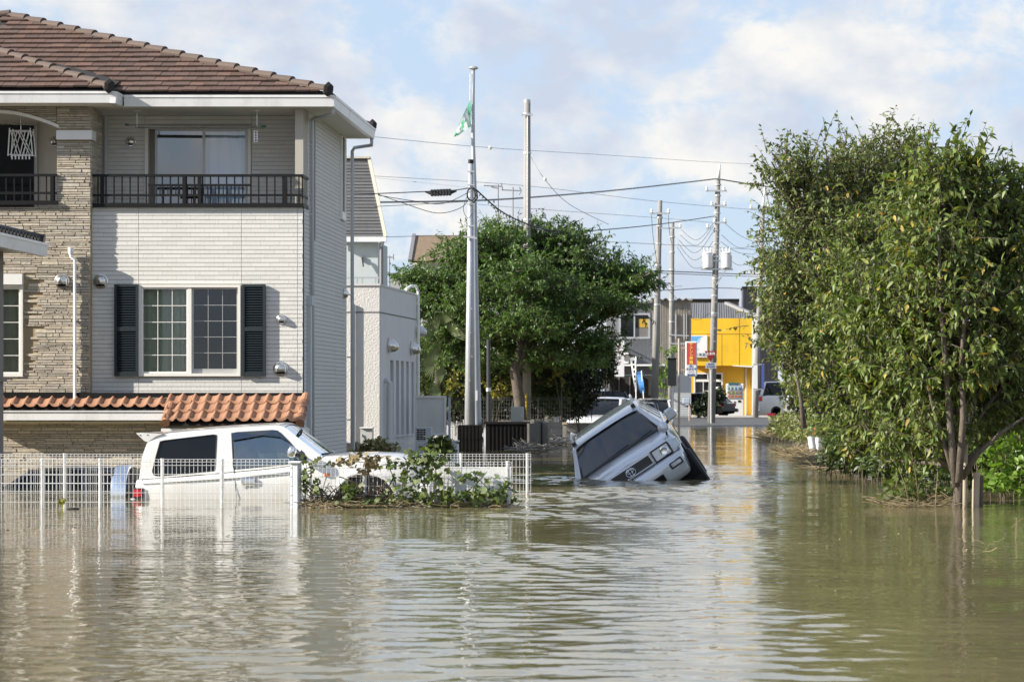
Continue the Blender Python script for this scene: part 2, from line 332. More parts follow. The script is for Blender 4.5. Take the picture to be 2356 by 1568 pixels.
def make_water():
    m = bpy.data.materials.new('flood_water'); m.use_nodes = True; t = m.node_tree; n, l = t.nodes, t.links; b = n['Principled BSDF']
    b.inputs['Roughness'].default_value = .03; b.inputs['IOR'].default_value = 1.333
    co = n.new('ShaderNodeTexCoord')
    def noise(sx, sy, sc, det, rough=.5, dist=0.0):
        mp = n.new('ShaderNodeMapping'); mp.inputs['Scale'].default_value = (sx, sy, 1); l.new(co.outputs['Object'], mp.inputs['Vector'])
        z = n.new('ShaderNodeTexNoise'); z.inputs['Scale'].default_value = sc; z.inputs['Detail'].default_value = det; z.inputs['Roughness'].default_value = rough; z.inputs['Distortion'].default_value = dist
        l.new(mp.outputs[0], z.inputs['Vector']); return z.outputs['Fac']
    bp = n.new('ShaderNodeBump'); bp.inputs['Strength'].default_value = 1; bp.inputs['Distance'].default_value = .0045
    l.new(noise(.8, 1.0, 6.5, 2, .5, .3), bp.inputs['Height']); l.new(bp.outputs[0], b.inputs['Normal'])
    r = n.new('ShaderNodeMapRange'); r.inputs['From Min'].default_value = .35; r.inputs['From Max'].default_value = .65; l.new(noise(.2, .35, .5, 5, .6, .6), r.inputs['Value'])   # silt swirls
    mx = n.new('ShaderNodeMixRGB'); mx.inputs[1].default_value = (.165, .142, .074, 1); mx.inputs[2].default_value = (.21, .182, .10, 1); l.new(r.outputs[0], mx.inputs[0]); l.new(mx.outputs[0], b.inputs['Base Color'])
    xs = np.concatenate([[-300, -120, -50, -30, -20], np.arange(-15, 9.001, .055), [12, 20, 40, 120, 300]])
    ys = np.concatenate([[-40, 0, 6], np.arange(9, 40, .05), np.arange(40, 60, .075), np.arange(60, 90, .15), np.arange(90, 124, .6), [130, 140, 152]])
    X, Y = np.meshgrid(xs, ys); Z = np.zeros_like(X)
    sm = lambda v, a, b_: (lambda t_: t_*t_*(3-2*t_))(np.clip((v-a)/(b_-a), 0, 1))
    # wind reaches the open road between the houses and the trees; both sides are sheltered
    edge = .5*np.sin(Y*.21+1)+.35*np.sin(Y*.53)
    shelter = (.16+.84*sm(X+edge*.8, -5.2, -2.2))*(.10+.90*(1-sm(X+edge*.6, .3, 1.7)))
    gust = .72+.30*np.sin(X*.31+Y*.17+.6)+.28*np.sin(X*.52-Y*.43)+.24*np.sin(Y*.83+X*.15)+.2*np.sin(X*1.3+Y*.61+2)
    amp = shelter*np.clip(gust, .15, 1.5)*(1-.8*sm(Y, 44, 72))*(1-.3*sm(Y, 22, 11)*0)
    r_ = np.random.default_rng(3)
    for k in range(46):
        lam = .16*(4.0**r_.random()); th = r_.normal(0, .62)+math.pi/2; kx, ky = math.cos(th)*2*math.pi/lam, math.sin(th)*2*math.pi/lam
        slope = .0178*(1.1 if lam < .45 else .85); fade = np.clip((lam-.16)/np.maximum(.055*0+np.where(Y < 40, .05, np.where(Y < 60, .075, .15))*2.2, 1e-6), 0, 1)
        Z += slope*lam/(2*math.pi)*np.cos(kx*X+ky*Y+r_.random()*6.28)*fade
    Z *= amp
    for k in range(6):                               # slow long swell everywhere
        lam = 1.6+2.2*r_.random(); th = r_.normal(0, .35)+math.pi/2; Z += .0035*lam/(2*math.pi)*np.cos(math.cos(th)*2*math.pi/lam*X+math.sin(th)*2*math.pi/lam*Y+r_.random()*6.28)
    Z *= ((X > -15) & (X < 9) & (Y > 8.9) & (Y < 124))
    V = np.stack([X, Y, Z], -1).reshape(-1, 3); w, h = len(xs), len(ys)
    i0 = (np.arange(h-1)[:, None]*w+np.arange(w-1)[None, :]).ravel(); q = np.stack([i0, i0+1, i0+w+1, i0+w], 1).astype(np.int32)
    me = bpy.data.meshes.new('water'); me.vertices.add(len(V)); me.vertices.foreach_set('co', V.ravel()); me.loops.add(q.size); me.loops.foreach_set('vertex_index', q.ravel())
    me.polygons.add(len(q)); me.polygons.foreach_set('loop_start', np.arange(len(q), dtype=np.int32)*4); me.polygons.foreach_set('loop_total', np.full(len(q), 4, np.int32)); me.polygons.foreach_set('use_smooth', np.ones(len(q), bool)); me.update(); me.materials.append(m)
    o = link('water', me); props(o, kind='structure')
make_water()

# ---------------------------------------------------------------- shared materials
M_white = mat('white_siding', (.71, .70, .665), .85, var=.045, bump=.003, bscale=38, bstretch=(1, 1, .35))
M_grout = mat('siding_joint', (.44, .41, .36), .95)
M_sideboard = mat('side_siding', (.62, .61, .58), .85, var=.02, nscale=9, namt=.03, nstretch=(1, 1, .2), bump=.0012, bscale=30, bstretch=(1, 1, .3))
M_stone = mat('ledge_stone', (.52, .455, .355), .9, var=.16, col2=(.44, .40, .345), nscale=14, namt=.16, bump=.006, bscale=28, bstretch=(.5, 1, 1.6))
M_stonejoint = mat('stone_joint', (.36, .29, .19), .95)
M_trim = mat('white_trim', (.82, .81, .79), .45, nscale=3, namt=.03)
M_gutter = mat('white_gutter', (.79, .79, .79), .38, nscale=2, namt=.04, dirt=((.42, .40, .36), .5, 2.4))
M_soffit = mat('soffit_board', (.72, .70, .65), .8)
M_black = mat('black_metal', (.010, .010, .011), .5, nscale=8, namt=.2, spec=.25)
M_roof = mat('brown_roof_tile', (.135, .078, .057), .85, var=.2, col2=(.098, .064, .052), nscale=30, namt=.22, bump=.006, bscale=45)
M_ridge = mat('ridge_tile', (.115, .084, .069), .85, var=.08, nscale=40, namt=.15, bump=.003, bscale=60)
M_deck = mat('roof_underlay', (.03, .026, .024), .9)
M_orange = mat('terracotta_tile', (.385, .195, .112), .75, var=.13, nscale=7, namt=.15, bump=.003, bscale=30, dirt=((.17, .10, .07), .55, 7))
M_frame = mat('window_frame', (.80, .78, .73), .4)
M_greyframe = mat('grey_aluminium', (.47, .47, .455), .4, .3)
M_glass = glass('window_glass', (.66, .72, .67), .02)
M_glassdark = glass('screen_glass', (.16, .18, .17), .03)
M_skyglass = glass('balcony_glass', (.16, .20, .25), .16)
M_curtain = mat('curtain', (.74, .75, .66), .9, nscale=5, namt=.12, nstretch=(4, 1, .2))
M_room = mat('dark_room', (.035, .034, .032), .9)
M_shutter = mat('green_black_shutter', (.017, .026, .032), .45)
M_steel = mat('stainless', (.62, .61, .58), .24, .95, nscale=20, namt=.08)
M_pipe = mat('white_pipe', (.84, .84, .83), .35)
M_greypipe = mat('pale_pipe', (.50, .52, .54), .45)
M_pole = mat('concrete_pole', (.25, .243, .232), .85, nscale=5, namt=.12, nstretch=(1, 1, .3), bump=.002, bscale=50, dirt=((.30, .28, .25), .5, 3))
M_steelpole = mat('painted_steel_pole', (.40, .42, .45), .45, .3, nscale=4, namt=.08)
M_galv = mat('galvanised', (.55, .56, .57), .45, .6)
M_wire = mat('cable_black', (.025, .026, .03), .6)
M_wiregrey = mat('cable_grey', (.22, .23, .25), .6)
M_fence = mat('white_mesh', (.70, .70, .69), .45)
M_bark = mat('bark', (.105, .086, .068), .95, nscale=12, namt=.35, nstretch=(1, 1, .5), bump=.012, bscale=22, bstretch=(1, 1, .6))
M_paintwhite = mat('white_paint', (.80, .80, .79), .25, coat=.6, nscale=2, namt=.03)

def panes(parent, x0, x1, z0, z1, y, cols, rows, gm, mm, mun=.012, name='pane'):
    w, h = (x1-x0)/cols, (z1-z0)/rows
    for i in range(cols):
        for j in range(rows):
            p = MB(); p.poly([(x0+i*w+mun/2, y, z0+j*h+mun/2), (x0+(i+1)*w-mun/2, y, z0+j*h+mun/2), (x0+(i+1)*w-mun/2, y, z0+(j+1)*h-mun/2), (x0+i*w+mun/2, y, z0+(j+1)*h-mun/2)])
            p.build(name, gm, parent, fix=False)
    if cols*rows > 1:
        for i in range(1, cols): MB().box(x0+i*w-mun/2, x0+i*w+mun/2, y-.006, y+.006, z0, z1).build('muntin', mm, parent)
        for j in range(1, rows): MB().box(x0, x1, y-.0085, y+.0085, z0+j*h-mun/2, z0+j*h+mun/2).build('muntin', mm, parent)
def frame(x0, x1, z0, z1, y0, y1, w, wb=None):
    m = MB(); wb = wb or w
    m.box(x0, x0+w, y0, y1, z0, z1); m.box(x1-w, x1, y0, y1, z0, z1); m.box(x0+w, x1-w, y0+.002, y1, z1-w, z1); m.box(x0+w, x1-w, y0+.002, y1, z0, z0+wb); return m
def wall_with(x0, x1, z0, z1, y0, y1, ops):
    m = MB(); m.plate([(x0, z0), (x1, z0), (x1, z1), (x0, z1)], [[(a, c), (b, c), (b, d), (a, d)] for a, b, c, d in ops], lambda x, z: (x, y0, z), lambda x, z: (x, y1, z)); return m
def curtain(x0, x1, z0, z1, y, waves, amp, m, parent):
    c = MB(); n = waves*6
    c.grid([[(x0+(x1-x0)*i/n, y+amp*math.sin(i/6*2*math.pi+.8*math.sin(i*.31)), z) for i in range(n+1)] for z in (z0, (z0+z1)/2, z1)])
    return c.build('curtain', m, parent, smooth=True, fix=False)
def hood_vent(c, r, parent, nrm=(0, -1, 0)):
    c, nr = Vector(c), Vector(nrm).normalized()
    v = MB(); v.lathe([(r*1.08, 0), (r*1.08, .012), (r*.96, .02)], c, nr, 18); b = v.build('vent_hood', M_steel, parent, smooth=True); smooth_angle(b, 30)
    sd = Vector((0, 0, 1)).cross(nr).normalized(); rows = []
    for i in range(9):                           # half dome with a slot at the bottom
        th = math.radians(-28+118*i/8); rows.append([c+nr*(.015+r*.85*math.cos(th)*math.sin(a)*1.0)+sd*(r*.93*math.cos(a)*(math.cos(th) if i else 1))+Vector((0, 0, r*.93*math.sin(th))) for a in [math.pi*j/12 for j in range(13)]])
    d = MB().grid(rows).build('dome', M_steel, b, smooth=True, fix=False)
    MB().box(*sorted((c.x-r*.6, c.x+r*.6)), c.y-.03, c.y-.018, c.z-r*.72, c.z-r*.42).build('slot', M_black, b) if abs(nr.y) > .5 else None
    return b

# ---------------------------------------------------------------- main house
YA, YB, YC, XS, YR = 50.1, 50.8, 51.6, -6.955, 56.4
house = thing('main_house', 'beige stone and white tile clad house with brown hip roof and black railed balcony', 'house', (-10, 52, 0))
def bricks(x0, x1, z0, z1, excl, L_=.335, h=.0758, g=.008, off=0):
    out = []; k = 0; z = z1
    while z > z0+.02:
        za = max(z-h, z0); x = x0-(L_*[0, .5, .25, .75][k % 4])
        while x < x1:
            a, b = max(x, x0), min(x+L_, x1)
            if b-a > .03:
                cells = [(a, b)]
                for (ea, eb, ec, ed) in excl:
                    if za+.01 < ed and z-.01 > ec:
                        cells = [q for (p0, p1) in cells for q in ((p0, min(p1, ea)), (max(p0, eb), p1)) if q[1]-q[0] > .02]
                for p0, p1 in cells: out.append((p0+g*.06, p1-g*.06, za+g/2, z-g/2))
            x += L_
        z -= h; k += 1
    return out
def brick_face(m, a, b, c, d, y, dep=.012):
    k = len(m.v); e = .0022
    m.v += [(a, y+dep, c), (b, y+dep, c), (b, y+dep, d), (a, y+dep, d), (a+e*.35, y, c+e), (b-e*.35, y, c+e), (b-e*.35, y, d-e), (a+e*.35, y, d-e)]
    m.f += [[k+i for i in q] for q in ((4, 5, 6, 7), (0, 1, 5, 4), (1, 2, 6, 5), (2, 3, 7, 6), (3, 0, 4, 7))]
def place_bricks(groups, name, m, parent, most=300):
    full = {}; rest = MB(); n = 0
    allb = [(b, y) for bl, y in groups for b in bl]; allb.sort(key=lambda q: -(q[0][1]-q[0][0]))
    for (a, b, c, d), y in allb:
        if n < most:
            key = (round(b-a, 3), round(d-c, 3))
            if key not in full: mm = MB(); brick_face(mm, 0, b-a, 0, d-c, 0); full[key] = mm.mesh(name, m)
            link(name, full[key], parent, loc=(a, y, c)); n += 1
        else: brick_face(rest, a, b, c, d, y)
    if rest.v: rest.build(name+'_course', m, parent, kind='stuff', fix=False)

# lower white front
wx0, wx1, wz0, wz1 = fx(320, YA), fx(554, YA), fz(865, YA), fz(655, YA)
xl, zt, zb = fx(205, YA), fz(476, YA), -1.2
wall_with(xl, XS, zb, zt, YA+.012, YA+.16, [(wx0+.02, wx1-.02, wz0+.02, wz1-.02)]).build('front_wall', M_grout, house)
win_ex = (wx0, wx1, wz0, wz1)
secs = [(fx(205, YA), fx(318.5, YA)), (fx(318.5, YA)+.006, fx(555, YA)), (fx(555, YA)+.006, fx(684, YA)), (fx(684, YA)+.006, XS)]
front = []
for a, b in secs: front += bricks(a, b, fz(909, YA), zt, [win_ex])
# upper pillar and recessed balcony wall
px0 = fx(684, YB); zsof = fz(246, 50.0)
MB().box(px0, XS-.012, YB+.012, YB+.9, zt-.3, zsof).build('balcony_end_wall', M_grout, house)
pil = bricks(px0, px0+.11, zt-.2, zsof, [])+bricks(px0+.116, XS, zt-.2, zsof, [])
dx0, dx1, dz0, dz1 = fx(334, YC), fx(578, YC), fz(498, YC), fz(289, YC)
rx0 = fx(212, YC)
wall_with(rx0-.6, XS, zt-.5, zsof, YC+.012, YC+.15, [(dx0+.02, dx1-.02, dz0+.02, dz1-.02)]).build('recess_wall', M_grout, house)
rec = bricks(rx0-.6, dx0-.01, zt-.1, zsof, [])+bricks(dx0, dx1, dz1+.01, zsof, [])+bricks(dx1+.01, px0, zt-.1, zsof, [])
place_bricks([(front, YA), (pil, YB), (rec, YC)], 'siding_brick', M_white, house)
# balcony floor slab
MB().box(xl, XS-.03, YA+.17, YC, zt-.12, zt-.06).build('balcony_floor', M_grout, house)
# side wall, one long course per row
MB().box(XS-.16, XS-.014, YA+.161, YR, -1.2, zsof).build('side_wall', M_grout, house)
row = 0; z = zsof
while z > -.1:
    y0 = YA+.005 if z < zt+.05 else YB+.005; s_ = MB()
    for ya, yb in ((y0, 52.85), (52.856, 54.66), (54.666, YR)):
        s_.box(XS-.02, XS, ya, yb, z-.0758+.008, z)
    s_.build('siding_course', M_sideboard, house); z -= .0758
MB().box(-20, XS-.17, YC+.2, YR, -1.2, zsof).build('house_core', M_grout, house)

# stone clad part
YS1, YS2 = YA-.15, YA-.24                         # upper and lower faces
sxr, sxl = fx(207, 49.9), -13.2
def ledge(x0, x1, z0, z1, excl, y):
    out = []; z = z1
    while z > z0+.02:
        h = random.choice([.03, .036, .042, .048, .056, .066]); za = max(z-h, z0); x = x0-random.uniform(0, .3)
        while x < x1:
            L_ = random.choice([.12, .18, .24, .3, .36, .46]); a, b = max(x, x0), min(x+L_, x1)
            if b-a > .025 and not any(a+.02 < eb and b-.02 > ea and za+.01 < ed and z-.01 > ec for ea, eb, ec, ed in excl):
                sp = random.random()
                if h > .06 and sp < .4: m_ = za+h*random.uniform(.4, .6); out += [(a, b, za, m_, y), (a, b, m_, z, y)]
                else: out.append((a, b, za, z, y))
            x += L_
        z -= h
    return out
zsplit = fz(592, YA); lw = (fx(-60, YS2), fx(53, YS2), fz(866, YS2), fz(630, YS2))
stones = ledge(sxl, sxr, fz(909, YS2), zsplit, [lw], YS2)+ledge(sxl, sxr, zsplit, fz(476, YS1), [], YS1)
pilx = fx(130, YS1); arch_excl = []
stones += ledge(pilx, sxr, fz(476, YS1), zsof, [(pilx-.02, sxr+.03, fz(321, YS1), fz(300, YS1))], YS1)
def archz(x): t = (x-fx(0, YS1))/(fx(135, YS1)-fx(0, YS1)); return fz(258+34*max(t, 0)**1.7, YS1)
for st in ledge(sxl, pilx, fz(295, YS1), zsof, [], YS1):
    if st[2] > archz((st[0]+st[1])/2): stones.append(st)
stones += ledge(sxr, sxr+.001, 0, 1, [], YS1)
mstone = []; stones.sort(key=lambda s: -(s[1]-s[0])*(s[3]-s[2])); rest = MB()
for i, (a, b, c, d, y) in enumerate(stones):
    o_ = random.uniform(-.007, .007); g = .003; j = lambda: random.uniform(-.003, .003); mm = MB() if i < 300 else rest; k = len(mm.v)
    mm.v += [(a+g, y+.03, c+g), (b-g, y+.03, c+g), (b-g, y+.03, d-g), (a+g, y+.03, d-g), (a+g+.004+j(), y+o_, c+g+.004+j()), (b-g-.004+j(), y+o_+j(), c+g+.004+j()), (b-g-.004+j(), y+o_+j(), d-g-.004+j()), (a+g+.004+j(), y+o_, d-g-.004+j())]
    mm.f += [[k+q for q in f_] for f_ in ((4, 5, 6, 7), (0, 1, 5, 4), (1, 2, 6, 5), (2, 3, 7, 6), (3, 0, 4, 7))]
    if i < 300: mm.build('cladding_stone', M_stone, house, fix=False)
rest.build('cladding_stone_course', M_stone, house, kind='stuff', fix=False)
sb = MB(); sb.plate([(sxl, -1.2), (sxr-.004, -1.2), (sxr-.004, zsplit), (sxl, zsplit)], [[(lw[0], lw[2]), (lw[1], lw[2]), (lw[1], lw[3]), (lw[0], lw[3])]], lambda x, z: (x, YS2+.028, z), lambda x, z: (x, YA+.2, z))
sb.box(sxl, sxr-.004, YS1+.028, YA+.2, zsplit+.001, fz(476, YS1))
sb.box(pilx+.004, sxr-.004, YS1+.028, YB+.1, fz(476, YS1)+.001, zsof)
sb.prism([(sxl, zsof), (pilx, zsof)]+[(x, archz(x)) for x in np.linspace(pilx, fx(-40, YS1), 10)]+[(sxl, archz(fx(0, YS1)))], lambda x, z: (x, YS1+.03, z), lambda x, z: (x, YS1+.18, z))
sb.build('stone_backing', M_stonejoint, house)
# right return of the stone pillar in the balcony
ret = MB(); z = fz(476, YS1)
while z < zsof:
    h = random.choice([.045, .06, .07]); y = YS1+.03
    while y < YB+.1:
        L_ = random.uniform(.12, .35); ret.box(sxr-.012, sxr+random.uniform(.004, .016), y+.003, min(y+L_, YB+.1)-.003, z+.003, min(z+h, zsof)-.003); y += L_
    z += h
ret.build('cladding_return', M_stone, house, kind='stuff')
# pillar cap band and arch trim
MB().box(fx(128, 49.85), fx(210, 49.85), YS1-.06, YS1+.3, fz(321, 49.9), fz(300, 49.9)).build('pillar_band', M_trim, house)
at = MB(); pts = [(x, archz(x)) for x in np.linspace(fx(-40, YS1), fx(136, YS1), 16)]
at.prism(pts+[(x, z+.055) for x, z in pts[::-1]], lambda x, z: (x, YS1-.05, z-.02), lambda x, z: (x, YS1+.05, z-.02)); at.build('arch_trim', M_trim, house)
# loggia behind the arch
MB().box(sxl, pilx+.3, 51.2, 51.3, zt-.3, zsof).build('loggia_wall', M_sideboard, house)
lg = MB().box(fx(-60, 51.2), fx(88, 51.2), 51.12, 51.2, fz(480, 51.2), fz(283, 51.2)).build('loggia_door', M_greyframe, house)
MB().box(fx(-55, 51.2), fx(81, 51.2), 51.10, 51.12, fz(478, 51.2), fz(288, 51.2)).build('pane', mat('dark_glass', (.012, .014, .017), .06), lg)
MB().box(sxl, pilx+.2, YS1+.1, 51.25, fz(476, YS1)-.1, fz(476, YS1)-.03).build('loggia_floor', M_grout, house)

# window of the white front: sashes, muntins, curtains, shutters
def sash_window(x0, x1, z0, z1, y, cols, rows, split=True, parent=house):
    w = frame(x0, x1, z0, z1, y-.05, y+.09, .045, .05).build('window', M_frame, parent)
    xm = (x0+x1)/2 if split else x1-.045
    if split: MB().box(xm-.03, xm+.03, y-.03, y+.05, z0+.05, z1-.045).build('meeting_stile', M_frame, w)
    frame(x0+.047, xm-.03 if split else xm, z0+.052, z1-.047, y-.02, y+.03, .03).build('sash', M_frame, w)
    panes(w, x0+.077, (xm-.06 if split else xm-.03), z0+.082, z1-.077, y+.005, cols, rows, M_glass, M_frame)
    if split:
        frame(xm+.031, x1-.047, z0+.052, z1-.047, y+.03, y+.07, .03, .08).build('sash', M_greyframe, w)
        panes(w, xm+.061, x1-.077, z0+.132, z1-.077, y+.05, cols, rows, M_glassdark, M_greyframe, .009)
    curtain(x0+.03, x1-.03, z0, z1, y+.16, 9 if split else 3, .03, M_curtain, w)
    MB().box(x0-.1, x1+.1, y+.55, y+.6, z0-.2, z1+.2).build('room_backing', M_room, w)
    return w
sash_window(wx0, wx1, wz0, wz1, YA, 3, 5)
sash_window(lw[0], lw[1], lw[2], fz(655, YS2), YS2+.02, 2, 5, split=False)
MB().box(lw[0], lw[1]+.004, YS2-.09, YS2+.1, fz(654.5, YS2), lw[3]).build('shutter_box', M_trim, house)
for a, b in ((263, 318.5), (557, 611)):
    x0, x1, z0, z1 = fx(a, 50.04), fx(b, 50.04), fz(865, 50.04), fz(654, 50.04); zm = fz(757, 50.04)
    s_ = frame(x0, x1, z0, z1, 50.02, 50.085, .045, .07); s_.box(x0+.045, x1-.045, 50.022, 50.085, zm-.035, zm+.035)
    sh = s_.build('shutter', M_shutter, house); MB().box(x0+.045, x1-.045, 50.08, 50.088, z0+.07, z1-.045).build('shutter_back', M_shutter, sh)
    for za, zb_ in ((z0+.07, zm-.035), (zm+.035, z1-.045)):
        n = int((zb_-za)/.042)
        for i in range(n):
            zc = za+(i+.5)*(zb_-za)/n
            MB().hexa([(x0+.045, 50.03, zc-.02), (x1-.045, 50.03, zc-.02), (x1-.045, 50.075, zc+.012), (x0+.045, 50.075, zc+.012), (x0+.045, 50.03, zc-.010), (x1-.045, 50.03, zc-.010), (x1-.045, 50.075, zc+.022), (x0+.045, 50.075, zc+.022)]).build('slat', M_shutter, sh)
for (px, py, r, y) in ((143, 647, 16, YS2-.012), (232, 647, 16, YA), (648, 735, 11, YA), (646, 848, 16, YA), (301, 326, 11.5, YC), (126, 326, 11, 51.2)):
    hood_vent((fx(px, y), y, fz(py, y)), r*y/F, house)
hv = MB(); c = Vector((XS, 55.9, fz(675, 55.9)))
hv.lathe([(.11, 0), (.11, .015)], c, (1, 0, 0), 14); hv.lathe([(.1, .015), (.085, .06), (.045, .095), (.01, .105)], c, (1, 0, -.25), 14); smooth_angle(hv.build('vent_hood', M_steel, house), 40)
# balcony sliding door
sd_ = frame(dx0, dx1, dz0, dz1, YC-.05, YC+.1, .06).build('sliding_door', M_frame, house)
xm = fx(470, YC)
for a, b, yy, gm in ((fx(356, YC), xm, YC+.03, M_skyglass), (xm-.03, dx1-.07, YC-.01, glass('door_glass', (.72, .78, .84), .12))):
    f_ = frame(a, b, dz0+.062, dz1-.062, yy, yy+.035, .035 if a < xm-.1 else .045).build('sash', M_greyframe, sd_)
    MB().poly([(a+.035, yy+.015, dz0+.09), (b-.035, yy+.015, dz0+.09), (b-.035, yy+.015, dz1-.09), (a+.035, yy+.015, dz1-.09)]).build('pane', gm, sd_, fix=False)
curtain(dx0, xm, dz0, dz1, YC+.4, 6, .03, mat('dim_curtain', (.22, .25, .30), .9), sd_); curtain(xm, dx1, dz0, dz1, YC+.10, 5, .02, mat('pale_curtain', (.84, .87, .90), .9), sd_)
MB().box(dx0-.2, dx1+.2, YC+.6, YC+.65, dz0, dz1+.1).build('room_backing', M_room, sd_)
# railings
def railing(x0, x1, y, ztop, zbot, rails, step, posts, name='railing', slab=(True)):
    t = MB().box(x0, x1, y-.03, y+.03, ztop-.045, ztop).build(name, M_black, house)
    MB().box(x0, x1+.02, y-.05, y+.06, zbot, zbot+.07).build('base_rail', M_black, t)
    for (a, b, zz) in rails: MB().box(a, b, y-.014, y+.014, zz-.02, zz+.02).build('rail', M_black, t)
    n = int((x1-x0)/step)
    for i in range(1, n+1):
        xx = x0+i*step
        if xx < x1-.02: MB().box(xx-.011, xx+.011, y-.011, y+.011, zbot+.07, ztop-.045).build('baluster', M_black, t)
    for xx in posts: MB().box(xx-.03, xx+.03, y-.026, y+.026, zbot+.07, ztop-.045).build('post', M_black, t)
    return t
yr = YA-.02; zr1, zr0 = fz(401, yr), fz(477, yr)
ra = railing(fx(207, yr), fx(697, yr), yr, zr1, zr0, [(fx(207, yr), fx(697, yr), fz(449, yr)), (fx(341, yr), fx(578, yr), fz(426, yr))], .1425, [fx(235, yr), fx(424, yr), fx(459, yr), fx(657, yr)])
for i in range(26):
    xx = fx(341, yr)+.07+i*.07
    if xx < fx(578, yr): MB().box(xx-.008, xx+.008, yr-.008, yr+.008, fz(449, yr), fz(426, yr)).build('baluster', M_black, ra)
rr = MB(); rr.box(XS-.05, XS+.01, yr+.032, YB, zr1-.045, zr1); rr.box(XS-.05, XS+.01, yr+.062, YB, zr0, zr0+.07); rr.box(XS-.04, XS, yr+.032, YB, fz(449, yr)-.02, fz(449, yr)+.02)
for k in range(5): rr.box(XS-.031, XS-.009, yr+.1+k*.13, yr+.122+k*.13, zr0+.07, zr1-.045)
rr.build('railing_return', M_black, house)
yl = YS1-.02
railing(fx(-60, yl), fx(131, yl), yl, fz(400, yl), fz(471, yl), [(fx(-60, yl), fx(131, yl), fz(444, yl))], .1425, [fx(120, yl)])
# drying poles and the pipe in the balcony
for px in (315, 591):
    t = MB().tube([(fx(px, 50.6), 50.6, zsof), (fx(px, 50.6), 50.6, fz(293, 50.6))], .012, 8).build('pole_hanger', M_steel, house); MB().lathe([(.07, 0), (.07, -.02)], (fx(px, 50.6), 50.6, zsof), (0, 0, 1), 14).build('mount', M_trim, t)
t = MB().tube([(fx(288, 50.6), 50.6, fz(287, 50.6)), (fx(612, 50.6), 50.6, fz(291, 50.6))], .016, 8).build('drying_pole', M_steel, house)
MB().tube([(fx(288, 50.52), 50.52, fz(287, 50.52)), (fx(296, 50.52), 50.52, fz(287.2, 50.52))], .02, 8).build('pole_tip', mat('teal_cap', (.03, .16, .12), .5), t)
MB().tube([(fx(602, 50.52), 50.52, fz(290.5, 50.52)), (fx(612, 50.52), 50.52, fz(291, 50.52))], .02, 8).build('pole_tip', mat('teal_cap', (.03, .16, .12)), t)
MB().tube([(fx(312, 50.68), 50.68, fz(293, 50.68)), (fx(606, 50.68), 50.68, fz(295, 50.68))], .013, 8).build('drying_pole', M_steel, house)
tg = MB().box(fx(583.5, 50.5), fx(593, 50.5), 50.5, 50.505, fz(327, 50.5), fz(301, 50.5)).build('tag', M_trim, house)
for k in range(4): MB().lathe([(.016, 0), (.016, .004)], (fx(588.5, 50.5), 50.5, fz(305+6*k, 50.5)), (0, -1, 0), 8).build('tag_print', mat('navy_print', (.03, .06, .14)), tg)
MB().tube([(fx(243, 51.5), 51.5, fz(262, 51.5)), (fx(243, 51.5), 51.5, zt-.05)], .04, 10).build('drain_pipe', M_greypipe, house)

# roof
SL, YE, ZE, XE = .53, 49.88, fz(213, 49.9), -6.49
AP = Vector((-12.95, 53.3, 0)); AP.z = ZE+SL*(AP.y-YE)
def hipx(y): return XE+(AP.x-XE)*(y-YE)/(AP.y-YE)
rd = MB(); c1, c2 = Vector((XE, YE, ZE)), Vector((XE, 56.3, ZE)); L1 = Vector((-22, AP.y, AP.z)); L0 = Vector((-22, YE, ZE)); L2 = Vector((-22, 56.3, ZE))
rd.poly([L0, c1, AP, L1]); rd.poly([c1, c2, AP]); rd.poly([c2, L2, L1, AP]); rd.build('roof_deck', M_deck, house)
u = math.atan(SL); cu, su = math.cos(u), math.sin(u)
TW, TD = .25, .235
tile_meshes = {}
def roof_tile(xa, xb, y, z, dep=.28):
    w = round(xb-xa-.006, 3)
    if w < .03: return
    if w not in tile_meshes:
        m = MB(); th = .034; rows = []
        for (t_, h0, h1) in ((0, .012, .012+th), (dep, -.022, .004)):
            rows.append([(0, t_*cu-h0*su, t_*su+h0*cu), (w, t_*cu-h0*su, t_*su+h0*cu), (w, t_*cu-h1*su, t_*su+h1*cu), (0, t_*cu-h1*su, t_*su+h1*cu)])
        a, b = rows; m.hexa([a[0], a[1], b[1], b[0], a[3], a[2], b[2], b[3]]); tile_meshes[w] = m.mesh('roof_tile', M_roof)
    link('roof_tile', tile_meshes[w], house, loc=(xa, y, z+random.uniform(-.004, .006)))
def tiles(y0, z0, xl_, xr_fn, yend):
    k = 0; y = y0
    while y < yend:
        z = z0+SL*(y-y0); xr = xr_fn(y+.5*TD*cu); x = xl_+(k % 3)*TW*.36
        while x < xr: roof_tile(x, min(x+TW, xr), y, z); x += TW
        y += TD*cu; k += 1
YE2 = 49.36; H2a = Vector((fx(250, YE2), YE2, ZE+.02)); H2b = Vector((-12.9, 51.16, ZE+.02+SL*1.8))
tiles(YE-.03, ZE, -13.05, hipx, AP.y)
tiles(YE2-.03, ZE+.02, -13.1, lambda y: H2a.x+(H2b.x-H2a.x)*(y-YE2)/(H2b.y-YE2), 51.1)
lr = MB(); lr.poly([(-22, YE2, ZE), H2a-Vector((0, 0, .03)), H2b-Vector((0, 0, .03)), (-22, H2b.y, H2b.z-.03)]); lr.poly([H2a-Vector((0, 0, .02)), (H2a.x+.02, YE+.6, ZE+.3), H2b]); lr.build('projecting_roof_deck', M_deck, house)
